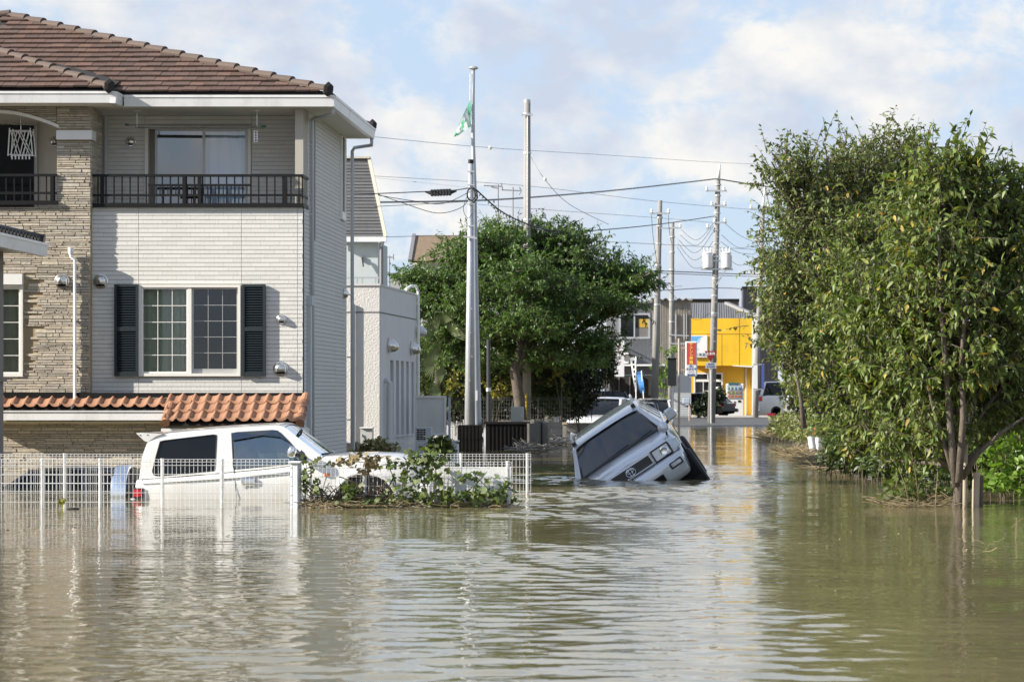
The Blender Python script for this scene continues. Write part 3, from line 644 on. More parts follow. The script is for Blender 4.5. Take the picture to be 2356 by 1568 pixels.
def ridge_caps(a, b, n, r=.08, name='ridge_tile'):
    a, b = Vector(a), Vector(b); d = (b-a)/n; dn = d.normalized(); sd = dn.cross(Vector((0, 0, 1))).normalized(); up = sd.cross(dn)
    for i in range(n):
        p0 = a+d*i-dn*.03; p1 = a+d*(i+1)+dn*.02; m = MB(); rows = []
        for p, s_, li in ((p0, 1.0, .035), (p1, .86, .0)):
            rows.append([p+up*li+(sd*math.cos(q)*1.25+up*math.sin(q))*r*s_ for q in [math.pi*k/6 for k in range(-1, 8)]])
        m.grid(rows); k = len(m.v); m.poly([q for q in rows[0]][::-1]); m.build(name, M_ridge, house, fix=False)
    return up
ridge_caps(c1+Vector((.02, -.02, .02)), AP, 18); ridge_caps(H2a, H2b, 9); ridge_caps(c2, c2+(AP-c2)*.4, 5); ridge_caps(AP, AP+Vector((-3, 0, 0)), 8)
for p in (c1+Vector((.02, -.06, .05)), H2a+Vector((.02, -.06, .03)), c2+Vector((.05, .05, .03))): MB().lathe([(.13, -.02), (.135, .0), (.10, .05)], p, (AP-c1).normalized()*-1, 6).build('ridge_end_cap', M_deck, house)
ed = MB(); ed.box(H2a.x, XE, YE-.01, YE+.03, ZE-.06, ZE-.005); ed.box(XE-.04, XE+.02, YE+.031, 56.3, ZE-.07, ZE-.005); ed.box(-22, H2a.x-.01, YE2, YE2+.03, ZE-.05, ZE+.0); ed.build('drip_edge', M_black, house)
# zig-zag tile edge on the side eave
for k in range(24):
    y = YE+.1+k*.255; MB().box(XE-.03, XE+.045, y, y+.2, ZE-.01, ZE+.035).build('eave_tile', M_deck, house)
# fascia, gutters, soffit
def gutter(a, b, w=.11, h=.20, out=(0, -1, 0)):
    a, b, o_ = Vector(a), Vector(b), Vector(out); g = MB(); pr = [(0, 0), (w*.78, 0), (w, h*.8), (w+.012, h*.8), (w+.012, h), (w-.01, h), (0, h*.9)]
    g.grid([[p+o_*q[0]+Vector((0, 0, q[1])) for q in pr] for p in (a, b)], closed=True); g.poly([a+o_*q[0]+Vector((0, 0, q[1])) for q in pr]); g.poly([b+o_*q[0]+Vector((0, 0, q[1])) for q in pr]); return g.build('gutter', M_gutter, house)
GX = XE+.015; yg = 49.99; zg = fz(245, 49.9)
gutter((H2a.x+.16, yg, zg), (GX+.1, yg, zg)); gutter((-22, YE2+.1, zg+.01), (H2a.x+.12, YE2+.1, zg+.01)); gutter((GX-.0, yg+.002, zg), (GX-.0, 56.25, zg), out=(1, 0, 0))
gutter((H2a.x+.03, YE2+.0, zg+.004), (H2a.x+.03, yg-.0, zg+.004), out=(1, 0, 0))
fa = MB(); fa.box(H2a.x+.05, GX, yg+.003, yg+.03, zg+.17, ZE-.06); fa.box(GX-.03, GX-.002, yg+.031, 56.26, zg+.17, ZE-.065); fa.box(-22, H2a.x+.02, YE2+.103, YE2+.13, zg+.17, ZE-.05); fa.build('fascia', M_trim, house)
so = MB(); so.box(H2a.x, GX-.001, yg+.031, 51.7, zg+.005, zg+.03); so.box(-22, H2a.x-.002, YE2+.131, 51.7, zg+.006, zg+.031); so.box(XS-.3, GX-.001, 51.702, 56.25, zg+.005, zg+.03); so.build('soffit', M_soffit, house)
def pipe(pts, r, m=M_pipe, name='downpipe', seg=8, parent=house): return MB().tube(pts, r, seg).build(name, m, parent, smooth=True)
pipe([(GX+.03, 50.2, zg+.02), (GX+.03, 50.25, zg-.1), (XS+.05, 50.95, zg-.13), (XS+.05, 51.0, zg-.2), (XS+.05, 51.0, -1)], .036, M_greypipe)
pipe([(GX+.05, 56.15, zg+.02), (GX+.05, 56.15, zg-.13), (XS+.14, 56.5, zg-.15), (XS+.1, 56.5, zg-.22), (XS+.1, 56.5, -1)], .036, M_greypipe)
for k in range(5):
    for yy, xx in ((51.0, XS+.05), (56.5, XS+.1)): MB().box(XS, xx+.01, yy-.045, yy+.045, .9+k*1.25, .925+k*1.25).build('pipe_clip', M_galv, house)
yp = YS2-.06
pipe([(fx(163, yp), yp, fz(585, yp)), (fx(163.5, yp), yp, fz(592, yp)), (fx(172, yp), yp, fz(597, yp)), (fx(172, yp), yp, fz(915, yp)), (fx(171, yp), yp-.1, fz(932, yp)), (fx(166, yp), yp-.16, fz(947, yp))], .028)
MB().tube([(fx(163, yp), yp, fz(586, yp)), (fx(163, yp), yp, fz(578, yp)), (fx(163, yp), yp, fz(569, yp))], [.035, .05, .05], 10).build('funnel', M_pipe, house)
for k in range(3): MB().box(fx(170, yp), fx(174, yp), yp+.02, YS2, 1.9+k*.8, 1.93+k*.8).build('pipe_clip', M_galv, house)
# electric conduit and slim window on the side wall
cd_ = MB(); cd_.box(XS, XS+.07, 50.62, 50.8, -1, fz(702, 50.7)); cd_.build('conduit', M_greypipe, house); MB().box(XS, XS+.1, 50.6, 50.86, fz(702, 50.7), fz(680, 50.7)).build('junction_box', M_greypipe, house)
sw = MB(); y0, y1 = 55.35, 55.95; sw.box(XS, XS+.05, y0, y1, fz(506, 55.6), fz(488, 55.6)); sw.box(XS, XS+.04, y0, y0+.07, fz(488, 55.6), fz(316, 55.6)); sw.box(XS, XS+.04, y1-.07, y1, fz(488, 55.6), fz(316, 55.6)); sw.box(XS, XS+.045, y0, y1, fz(316, 55.6), fz(307, 55.6))
w_ = sw.build('side_window', M_frame, house); MB().box(XS+.003, XS+.012, y0+.07, y1-.07, fz(488, 55.6), fz(316, 55.6)).build('pane', mat('dark_glass', (.012, .014, .017), .06), w_)

# lean-to tile roof
YW = YS2-.01
fl = MB(); fl.box(fx(-60, YW), fx(700, YW), YW-.05, YW+.2, fz(914, YW), fz(903, YW)); fl.build('flashing', M_black, house)
TSL = .62                                        # drop per metre outwards
def leanto(xa, xb, rows, ytop, ztop, parent=house):
    tw, td = .215, .285; deck = MB(); ylo = ytop-td*rows*.85
    deck.hexa([(xa, ylo+.05, ztop-TSL*(ytop-ylo)-.06), (xb, ylo+.05, ztop-TSL*(ytop-ylo)-.06), (xb, ytop, ztop-.06), (xa, ytop, ztop-.06), (xa, ylo+.05, ztop-TSL*(ytop-ylo)-.03), (xb, ylo+.05, ztop-TSL*(ytop-ylo)-.03), (xb, ytop, ztop-.03), (xa, ytop, ztop-.03)]); deck.build('leanto_deck', M_deck, parent)
    m = MB(); seg = 10; prof = []
    for i in range(seg+1):
        t = i/seg; prof.append((t*tw, .026*(math.exp(-((t-.18)/.13)**2)*1.7+math.exp(-((t-1.18)/.13)**2)*1.7-.5*math.sin(math.pi*min(1, max(0, (t-.36)/.6))))))
    rowsv = []
    for (t_, lift) in ((0, .05), (td, .0)):
        rowsv.append([(x, -td*.85+t_*.85, -TSL*(td*.85)+TSL*t_*.85+h+lift) for x, h in prof])
    front_ = [(x, y, z-.045) for x, y, z in rowsv[0]]
    m.grid([front_]+rowsv); me = m.mesh('terracotta_tile', M_orange, True)
    for r in range(rows):
        y = ytop-r*td*.85; z = ztop-TSL*(ytop-y)+.025; x = xa
        while x < xb-.05:
            link('terracotta_tile', me, parent, loc=(x, y+random.uniform(-.006, .006), z+random.uniform(-.004, .005))); x += tw
zlt = fz(909, YW)
leanto(fx(384, 49.6), fx(697, 49.6), 3, YW-.04, zlt-.02)
leanto(fx(-60, 49.6), fx(384, 49.6)-.05, 1, YW-.04, zlt-.07)
def barrel(a, b, n, r):
    a, b = Vector(a), Vector(b)
    for i in range(n):
        p, q = a.lerp(b, i/n), a.lerp(b, (i+1.08)/n); MB().tube([p, q], [r*.9, r*1.05], 12).build('verge_tile', M_orange, house, smooth=False)
ylo = YW-.04-.285*3*.85
barrel((fx(700, 49.6), YW-.05, zlt+.0), (fx(700, 49.6), ylo, zlt-.02-TSL*.73), 4, .075); barrel((fx(390, 49.4), YW-.28, zlt-.16), (fx(388, 49.4), ylo, zlt-.02-TSL*.73), 3, .075)
MB().box(fx(374, 49.3), fx(713, 49.3), 49.16, 49.24, fz(1000, 49.2), fz(985, 49.2)).build('leanto_fascia', M_trim, house)
zg2 = fz(972, 49.6)
g2 = MB(); g2.box(fx(-60, 49.5), fx(383, 49.5), 49.42, 49.55, fz(966, 49.5), fz(947, 49.5)); g2.box(fx(-60, 49.5), fx(383, 49.5), 49.40, 49.551, fz(947, 49.5)+.001, fz(944, 49.5)); g2.build('leanto_gutter', M_gutter, house)
MB().box(fx(-60, 49.5), fx(376, 49.5), 49.56, YS2, fz(973, 49.5), fz(969, 49.5)).build('leanto_soffit', mat('cream_soffit', (.66, .58, .42), .8), house)
# white corner box on the side under the lean-to
MB().box(XS-.02, XS+.12, 49.26, 49.9, fz(1007, 49.3), fz(983, 49.3)).build('gutter_box', M_trim, house)
# the lower stone wall under the lean-to: reuse the ledge pattern
low = ledge(fx(-60, 49.8), fx(378, 49.8), -.15, fz(972, 49.8), [], YS2-.003); rest = MB()
for (a, b, c, d, y) in low: o_ = random.uniform(-.01, .01); brick_face(rest, a+.003, b-.003, c+.003, d-.003, y-.01+o_, .03)
rest.build('lower_stone_course', M_stone, house, kind='stuff', fix=False)

# laundry hanger hanging in the loggia
hg = thing('laundry_hanger', 'white folding laundry hanger with clips hanging under the loggia arch', 'hanger', (fx(48, 50.3), 50.3, fz(330, 50.3)))
yh = 50.3; hx = lambda p: fx(p, yh); hz = lambda p: fz(p, yh)
fm = MB()
for dy in (-.12, .12):
    q = lambda px, py: (hx(px), yh+dy, hz(py))
    for a, b in (((24, 302), (75, 302)), ((22, 357), (79, 357)), ((26, 296), (22, 360)), ((73, 296), (79, 360)), ((28, 302), (44, 357)), ((44, 302), (28, 357)), ((44, 302), (72, 357)), ((62, 302), (50, 357)), ((72, 302), (56, 357))): fm.bar(q(*a), q(*b), .018, .012)
fm.build('folding_frame', M_pipe, hg); MB().tube([(hx(48), yh, hz(302)), (hx(48), yh, hz(268))], .006, 6).build('hook', M_steel, hg)
MB().tube([(hx(-30), yh, hz(284)), (hx(86), yh, hz(287))], .013, 8).build('drying_pole', M_steel, house)
for k in range(6): MB().box(hx(30+8*k), hx(33+8*k), yh-.13, yh-.12, hz(368), hz(358)).build('clip', M_pipe, hg)
# ---------------------------------------------------------------- neighbouring house at the left edge
M_wallgrey = mat('warm_grey_wall', (.25, .225, .205), .9, nscale=6, namt=.1, bump=.003, bscale=30)
nb = thing('neighbour_house', 'dark tiled eave with white gutter and brown wall reaching in beside the stone wall', 'house', (-13, 46, 0))
RX, RY, RZ = fx(112, 46.2), 46.2, fz(590, 46.2)
MB().box(-14.0, fx(8, 45.6), 41, 45.6, -1.2, RZ+.12).build('porch_wall', M_wallgrey, nb)
MB().box(-14.0, fx(14, 45.6), 41, 45.66, fz(878, 45.6), fz(868, 45.6)).build('ledge', M_wallgrey, nb)
MB().box(-20, -13.6, 39.6, 44.8, -1.2, 8.2).build('shade_block', M_wallgrey, nb)  # unseen tall block, added to keep the tilted silver car in shade
ur = MB(); ur.hexa([(-20.4, 39.2, 8.2), (-13.3, 39.2, 8.2), (-13.3, 45.1, 8.2), (-20.4, 45.1, 8.2), (-17.5, 42, 9.6), (-16, 42, 9.6), (-16, 42.3, 9.6), (-17.5, 42.3, 9.6)]); ur.build('shade_block_roof', M_deck, nb)  # roof of the added block, also out of view
gt = MB(); pr = [(-.02, 0), (.09, .0), (.13, .17), (.145, .17), (.145, .21), (.1, .21), (-.02, .19)]
gt.grid([[(RX-.13+q[0], y, RZ+q[1]) for q in pr] for y in (41, RY)], closed=True); gt.poly([(RX-.13+q[0], RY, RZ+q[1]) for q in pr]); gt.build('gutter', M_gutter, nb)
MB().box(-14, RX-.151, 41, RY-.02, RZ+.05, RZ+.08).build('soffit', M_soffit, nb)
pd = MB(); pd.hexa([(RX-.14, 41, RZ+.19), (RX-.14, RY-.02, RZ+.19), (-14, RY-.02, RZ+.9), (-14, 41, RZ+.9), (RX-.14, 41, RZ+.24), (RX-.14, RY-.02, RZ+.24), (-14, RY-.02, RZ+.95), (-14, 41, RZ+.95)]); pd.build('porch_roof', M_deck, nb)
M_dtile = mat('black_tile', (.018, .015, .014), .35, var=.2, spec=.35)
tm = MB(); tm.lathe([(.055, 0), (.06, .05), (.06, .26)], (0, 0, 0), (-.87, 0, .30), 8); tme = tm.mesh('eave_tile', M_dtile, True)
y = 42.0; k = 0
while y < RY-.12:
    link('eave_tile', tme, nb, loc=(RX-.09, y, RZ+.27)); MB().hexa([(RX-.08, y+.06, RZ+.24), (RX-.08, y+.2, RZ+.24), (-12.4, y+.2, RZ+.72), (-12.4, y+.06, RZ+.72), (RX-.08, y+.06, RZ+.28), (RX-.08, y+.2, RZ+.28), (-12.4, y+.2, RZ+.76), (-12.4, y+.06, RZ+.76)]).build('flat_tile', M_dtile, nb); y += .23
MB().tube([(RX-.06, RY-.05, RZ+.27), (-14, RY-.05, RZ+1.03)], .085, 8).build('ridge_tile', M_dtile, nb)

# ---------------------------------------------------------------- low white stucco building
M_stucco = mat('stucco', (.68, .655, .625), .9, nscale=1.5, namt=.04, bump=.012, bscale=24, dirt=((.5, .48, .46), .3, 1.2))
M_smooth = mat('painted_panel', (.62, .61, .62), .7, nscale=2, namt=.04)
wb = thing('stucco_building', 'flat roofed white stucco annex with five tall slit windows behind the tiled house', 'building', (-8, 64, 0))
C0 = Vector((fx(873, 62), 62, 0)); DV = Vector((.0371, 1, 0)); TOP = fz(657, 62)
def sp(t, z, o=0.0): return C0+DV*t+Vector((o, -.0371*o, z))      # point on the side wall, t metres back
def tz(py, t): d = 62+t; return fz(py, d)
def tx(px):                                                        # depth along the side wall of a picture column
    lo, hi = 0, 8
    for _ in range(40):
        m_ = (lo+hi)/2; q = sp(m_, 0); lo, hi = (m_, hi) if X0+q.x/q.y*F < px else (lo, m_)
    return lo
slots = []
for a, b in ((898, 905.6), (911.5, 918), (923, 929), (935, 940.5), (946.7, 951.7)): slots.append((tx(a), tx(b)))
zs0, zs1 = tz(1002, tx(900)), tz(828, tx(900))
MB().box(-13, C0.x, 62, 62.2, -1.2, TOP).build('front_wall', M_stucco, wb)
MB().plate([(.201, -1.2), (6, -1.2), (6, TOP), (.201, TOP)], [[(a, zs0), (b, zs0), (b, zs1), (a, zs1)] for a, b in slots], lambda t, z: sp(t, z), lambda t, z: sp(t, z, -.2)).build('side_wall', M_smooth, wb)
for a, b in slots:
    w_ = MB().hexa([sp(a, zs0, -.15), sp(b, zs0, -.15), sp(b, zs0, -.14), sp(a, zs0, -.14), sp(a, zs1, -.15), sp(b, zs1, -.15), sp(b, zs1, -.14), sp(a, zs1, -.14)]).build('slit_window', mat('blue_dark_glass', (.05, .065, .085), .12), wb)
    MB().hexa([sp(a, zs0-.04, -.1), sp(b, zs0-.04, -.1), sp(b, zs0-.04, .03), sp(a, zs0-.04, .03), sp(a, zs0, -.1), sp(b, zs0, -.1), sp(b, zs0-.02, .03), sp(a, zs0-.02, .03)]).build('sill', M_smooth, w_)
MB().hexa([(-13, 62.2, TOP-.05), sp(.2, TOP-.05, -.2), sp(6, TOP-.05, -.2), (-13, 68, TOP-.05), (-13, 62.2, TOP-.03), sp(.2, TOP-.03, -.2), sp(6, TOP-.03, -.2), (-13, 68, TOP-.03)]).build('flat_roof', M_smooth, wb)
cp = MB(); cp.box(-13, C0.x+.02, 61.97, 62.2, TOP+.001, TOP+.05); cp.hexa([sp(.21, TOP+.001, -.2), sp(6, TOP+.001, -.2), sp(6, TOP+.001, .02), sp(.21, TOP+.001, .02), sp(.21, TOP+.04, -.2), sp(6, TOP+.04, -.2), sp(6, TOP+.04, .02), sp(.21, TOP+.04, .02)]); cp.build('parapet_cap', M_smooth, wb)
zgv = fz(718, 62); gm = mat('groove', (.12, .12, .12), .9)
gv = MB(); gv.box(-13, C0.x+.003, 61.994, 61.999, zgv-.012, zgv+.012); gv.hexa([sp(0, zgv-.012, .001), sp(6, zgv-.012, .001), sp(6, zgv-.012, .006), sp(0, zgv-.012, .006), sp(0, zgv+.012, .001), sp(6, zgv+.012, .001), sp(6, zgv+.012, .006), sp(0, zgv+.012, .006)]); gv.build('groove', gm, wb)
MB().box(-13, C0.x+.01, 61.95, 61.999, -1.2, fz(1018, 62)).build('plinth', mat('dark_plinth', (.04, .04, .045), .8), wb)
for px, py in ((897, 793), (949, 800)):
    t = tx(px-4); c = sp(t, tz(py, t), .0); v = MB(); v.lathe([(.17, 0), (.17, .02)], c, (1, 0, 0), 16); v.lathe([(.15, .02), (.15, .1), (.10, .2), (.03, .25)], c, (1, -.1, -.3), 16); smooth_angle(v.build('vent_hood', M_steel, wb), 40)
t0 = tx(884); MB().tube([sp(t0, -1, .12), sp(t0, tz(880, t0), .12), sp(t0, tz(875, t0), .06), sp(t0, tz(875, t0), 0)], .06, 8).build('drain_pipe', M_greypipe, wb); MB().tube([sp(t0+.35, -1, .09), sp(t0+.35, tz(880, t0), .09)], .05, 8).build('drain_pipe', M_greypipe, wb)
t1 = 5.75; MB().tube([sp(t1-.9, TOP+.1, -.1), sp(t1-.7, TOP+.19, .0), sp(t1-.2, TOP+.2, .05), sp(t1, TOP+.1, .07), sp(t1, TOP-.1, .08), sp(t1, 0, .08)], .032, 8).build('vent_pipe', M_pipe, wb)
v = MB(); c = sp(6.0, tz(762, 6), .05); v.lathe([(.16, 0), (.12, .12), (.05, .2)], c, (1, .2, -.2), 12); v.build('security_light', M_galv, wb)
MB().tube([(fx(815, 62), 61.96, fz(700, 62)), (fx(815, 62), 61.96, 0)], .03, 8).build('drain_pipe', M_greypipe, wb)

mb_ = thing('meter_cabinet', 'small grey metal meter cabinet with sloping lid against the white annex', 'cabinet', (fx(842, 60.8), 60.8, 0))
yy = 60.7; MB().box(fx(829, yy), fx(856, yy), yy, yy+.3, -.8, fz(985, yy)).build('box', mat('pale_grey_enamel', (.55, .545, .53), .5), mb_); MB().box(fx(828, yy), fx(857.5, yy), yy-.05, yy+.32, fz(985, yy)+.002, fz(982, yy)).build('lid', M_trim, mb_); MB().box(fx(832, yy), fx(833.5, yy), yy-.03, yy, fz(1004, yy), fz(998, yy)).build('handle', M_galv, mb_)

# ---------------------------------------------------------------- house with a mansard roof
mh = thing('mansard_house', 'pale blue house with steep grey mansard roof and cream edge behind the annex', 'house', (-10, 77, 0))
yy = 75.0; M_shing = mat('grey_shingle', (.115, .115, .12), .85, var=.15, nscale=4, namt=.12); M_cream = mat('cream_trim', (.52, .48, .40), .8)
def mz(py): return fz(py, yy)
a0, a1, b0, b1 = fx(760, yy), fx(835.5, yy), fx(760, yy), fx(884, yy); zt_, zb_ = mz(357), mz(545)
MB().hexa([(b0, yy, zb_), (b1, yy, zb_), (b1-.1, yy+.3, zb_), (b0, yy+.3, zb_), (a0, yy+1.1, zt_), (a1, yy+1.1, zt_), (a1-.1, yy+1.3, zt_), (a0, yy+1.3, zt_)]).build('roof', M_deck, mh)
nr = 24
for i in range(nr):
    t0_, t1_ = i/nr, (i+1)/nr; q = lambda t, o: (b1+(a1-b1)*t, yy+1.1*t-o, zb_+(zt_-zb_)*t)
    p0, p1 = q(t0_, .035), q(t1_, .008); MB().hexa([(b0, p0[1]+.03, p0[2]), (p0[0], p0[1]+.03, p0[2]), (p1[0], p1[1]+.02, p1[2]), (b0, p1[1]+.02, p1[2]), (b0, p0[1], p0[2]), (p0[0], p0[1], p0[2]), (p1[0], p1[1], p1[2]), (b0, p1[1], p1[2])]).build('shingle_course', M_shing, mh)
MB().bar((b1+.04, yy-.03, zb_), (a1+.04, yy+1.07, zt_), .09, .08, up=(0, 1, 0)).build('verge_trim', M_cream, mh); MB().box(a0, a1+.06, yy+.98, yy+1.2, zt_, zt_+.05).build('ridge_trim', M_cream, mh)
MB().box(b0, b1+.07, yy-.12, yy+.0, mz(556), zb_-.002).build('gutter', M_gutter, mh)
MB().box(b0, fx(868, yy), yy+.15, yy+2.5, -1.2, mz(556)).build('wall', mat('pale_blue_wall', (.50, .55, .56), .8, nscale=2, namt=.05), mh)
MB().tube([(fx(877, yy), yy+.05, mz(557)), (fx(877, yy), yy+.05, 0)], .05, 8).build('downpipe', mat('grey_pipe', (.2, .2, .21), .5), mh)
MB().tube([(fx(882, yy), yy-.06, mz(556)), (fx(878, yy), yy, mz(566))], .04, 8).build('pipe_elbow', M_greypipe, mh)
MB().bar((b0, yy-.4, mz(640)), (fx(877, yy), yy-.4, mz(640)), .04).build('balcony_rail', M_galv, mh)
for px in (826, 838, 868): MB().bar((fx(px, yy), yy-.4, mz(640)), (fx(px, yy), yy-.4, mz(662)), .03).build('rail_post', M_galv, mh)
lm = MB(); lm.box(fx(829, yy), fx(834, yy), yy+.08, yy+.15, mz(600), mz(588)); lm.bar((fx(831, yy), yy+.05, mz(592)), (fx(835, yy), yy+.0, mz(613)), .05); lm.build('wall_bracket', mat('grey_pipe', (.2, .2, .21)), mh)

# ---------------------------------------------------------------- houses behind the big tree
bh = thing('brown_roof_house', 'house with brown shingled gable roof rising behind the big tree', 'house', (fx(1010, 118), 120, 0)); yy = 118
bm_ = MB(); q = lambda px, py, d: P(px, py, d)
bm_.poly([q(943, 600, yy), q(1080, 600, yy), q(1080, 541, yy+3), q(953, 541, yy+3)]); bm_.poly([q(943, 600, yy)+Vector((0, 0, -.08)), q(1080, 600, yy)+Vector((0, 0, -.08)), q(1080, 541, yy+3)+Vector((0, 0, -.08)), q(953, 541, yy+3)+Vector((0, 0, -.08))])
bm_.build('roof', mat('brown_shingle', (.20, .145, .095), .85, nscale=7, namt=.25, nstretch=(1, 1, 3)), bh); MB().bar(q(943, 600, yy), q(953, 540, yy+3), .15, .12).build('verge_trim', mat('grey_pipe', (.2, .2, .21)), bh)
MB().box(fx(948, yy), fx(1080, yy), yy+.5, yy+7, 0, fz(602, yy)).build('wall', M_smooth, bh)
gb = thing('small_grey_building', 'small flat roofed grey building peeking out beside the big tree', 'building', (fx(910, 112), 113, 0)); yy = 112
MB().box(fx(894, yy), fx(940, yy), yy, yy+5, -.5, fz(632, yy)).build('wall', mat('grey_render', (.36, .36, .36), .9, nscale=3, namt=.1), gb); MB().box(fx(892.5, yy), fx(941, yy), yy-.15, yy+5, fz(632, yy)+.002, fz(628, yy)).build('roof', mat('grey_pipe', (.2, .2, .21)), gb)
def antenna(name_label, px, pytop, pybot, d, arms, loc_px=None):
    t = thing('tv_antenna', name_label, 'antenna', P(px, pybot, d)); MB().tube([P(px, pytop, d), P(px, pybot, d)], .02*d/80, 6).build('mast', M_wiregrey, t)
    for (xa, ya, xb, yb) in arms: MB().tube([P(xa, ya, d), P(xb, yb, d)], .018*d/80, 5).build('element', M_wiregrey, t)
    return t
antenna('thin tv antenna with one boom beside the mansard house gutter', 896, 588, 660, 100, [(878, 591, 906, 592), (905, 585, 905, 598)])
antenna('twin boom tv antenna above the tree with its slanting fork', 1146, 424, 510, 110, [(1113, 427, 1154, 429), (1153, 421, 1156, 436), (1130, 430, 1147, 434)])
antenna('tv antenna with the vee shaped tip beside the tall concrete pole', 1180, 430, 520, 110, [(1154, 437, 1200, 439), (1195, 431, 1199, 439), (1199, 439, 1194, 448)])

# ---------------------------------------------------------------- far shops
M_ribdark = mat('ribbed_steel_grey', (.20, .205, .215), .6, nscale=3, namt=.08); M_ribtan = mat('ribbed_steel_tan', (.36, .325, .275), .7, nscale=3, namt=.12)
gs = thing('grey_shop', 'grey ribbed steel shop with a corrugated roof edge and dark ground floor', 'building', (fx(1500, 150), 152, .2)); yy = 150.0
gx = lambda p: fx(p, yy); gz = lambda p: fz(p, yy)
MB().plate([(gx(1395), gz(862)), (gx(1500), gz(862)), (gx(1500), gz(697)), (gx(1395), gz(700))], [[(gx(1425), gz(778)), (gx(1495), gz(778)), (gx(1495), gz(721)), (gx(1425), gz(721))]], lambda x, z: (x, yy, z), lambda x, z: (x, yy+.2, z)).build('front_wall', M_ribdark, gs)
rb = MB()
for k in range(34):
    x = gx(1396+k*3.1)
    for za, zb_ in ((gz(862), gz(779)), (gz(720), gz(700))): rb.box(x, x+.03, yy-.03, yy-.001, za, zb_)
rb.build('rib', M_ribdark, gs, kind='stuff')
wf = frame(gx(1424), gx(1496), gz(779), gz(720), yy-.05, yy+.1, .1).build('window', M_galv, gs); MB().box(gx(1458), gx(1460.5), yy-.04, yy+.05, gz(776), gz(723)).build('mullion', M_galv, wf)
MB().poly([(gx(1427), yy+.06, gz(776)), (gx(1458), yy+.06, gz(776)), (gx(1458), yy+.06, gz(723)), (gx(1427), yy+.06, gz(723))]).build('pane', mat('dark_glass', (.012, .014, .017)), wf, fix=False)
MB().poly([(gx(1461), yy+.06, gz(776)), (gx(1493), yy+.06, gz(776)), (gx(1493), yy+.06, gz(723)), (gx(1461), yy+.06, gz(723))]).build('pane', mat('dark_glass', (.012, .014, .017)), wf, fix=False)
lit = MB().box(gx(1469.5), gx(1492), yy+.045, yy+.055, gz(753), gz(733.5)).build('blind', mat('yellow_blind', (.50, .31, .04), .7), wf); MB().box(gx(1461), gx(1493), yy+.04, yy+.044, gz(775), gz(754)).build('blind', mat('grey_blind', (.16, .155, .15), .8), wf)
MB().box(gx(1500)+.004, gx(1590), yy+.0, yy+2, 0, gz(688)).build('end_wall', M_ribtan, gs)
rb = MB()
for k in range(24): rb.box(gx(1501+k*3.7), gx(1502.6+k*3.7), yy-.05, yy-.001, gz(905), gz(690))
rb.build('rib', M_ribtan, gs, kind='stuff')
rf = MB(); pts = [(gx(1497)+i*.06, gz(686)-.0006*i+.05*math.sin(i*1.05)) for i in range(38)]
rf.prism(pts+[(x, z-.05) for x, z in pts[::-1]], lambda x, z: (x, yy-.4, z), lambda x, z: (x, yy+2.2, z)); rf.build('corrugated_roof', M_galv, gs); MB().box(gx(1390), gx(1500), yy-.2, yy+2, gz(697)+.002, gz(693)).build('roof_edge', M_ribdark, gs)
MB().box(gx(1380), gx(1530), yy-1.1, yy-.02, gz(842), gz(838)).build('canopy', M_trim, gs); MB().box(gx(1390), gx(1499), yy+1.2, yy+1.4, 0, gz(862)).build('shopfront', M_room, gs)
for px in (1422, 1447, 1476): MB().box(gx(px), gx(px+2), yy+1.1, yy+1.19, 0, gz(866)).build('shopfront_post', M_wallgrey, gs)
MB().box(gx(1394), gx(1402), yy-.01, yy+2, 0, gz(862)).build('pier', M_ribdark, gs)
wr = MB(); ws = MB().box(gx(1551), gx(1590), yy-.16, yy-.06, 0, gz(860)).build('shutter_wall', mat('white_slats', (.52, .54, .55), .6), gs)
for k in range(26):
    if gz(955)+k*.09 < gz(862): MB().box(gx(1551), gx(1590), yy-.19, yy-.162, gz(955)+k*.09, gz(955)+k*.09+.055).build('slat', mat('white_slats', (.52, .54, .55)), ws)
for px in (1556, 1575, 1580): MB().tube([(gx(px), yy-.12, gz(780)), (gx(px), yy-.12, gz(722))], .05, 6).build('wall_pipe', mat('grey_pipe', (.2, .2, .21)), gs)

ys_ = thing('yellow_shop', 'bright yellow two storey shop front with a shaded amber ground floor', 'shop', (fx(1660, 158), 160, .27)); yy = 158.0
M_yel = mat('yellow_panel', (.83, .50, .022), .55, nscale=1.2, namt=.05, nstretch=(1.5, 1, .3), dirt=((.42, .24, .02), .45, 1.0)); M_yel2 = mat('shaded_yellow_wall', (.70, .40, .03), .7, nscale=1, namt=.06)  # second yellow darkened to amber for the shade under the overhang
gx = lambda p: fx(p, yy); gz = lambda p: fz(p, yy)
MB().box(gx(1590.5), gx(1730), yy-.9, yy+5, gz(841), gz(733)).build('upper_box', M_yel, ys_)
jn = MB(); jn.box(gx(1590.5), gx(1730), yy-.906, yy-.901, gz(769.5), gz(768)); jn.box(gx(1700), gx(1701), yy-.907, yy-.902, gz(841), gz(733)); jn.box(gx(1660), gx(1660.7), yy-.907, yy-.902, gz(841), gz(769)); jn.build('panel_joint', mat('amber_joint', (.30, .17, .02), .8), ys_)
MB().box(gx(1730)+.003, gx(1744), yy-.95, yy+5, .2, gz(733)).build('corner_strip', M_trim, ys_)
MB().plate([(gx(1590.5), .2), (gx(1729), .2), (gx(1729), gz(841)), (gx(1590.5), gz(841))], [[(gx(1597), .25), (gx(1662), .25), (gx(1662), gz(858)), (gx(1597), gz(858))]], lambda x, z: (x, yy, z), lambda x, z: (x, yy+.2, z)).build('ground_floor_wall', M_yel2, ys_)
dr_ = frame(gx(1596), gx(1663), .25, gz(857), yy-.05, yy+.1, .08).build('shop_window', M_trim, ys_)
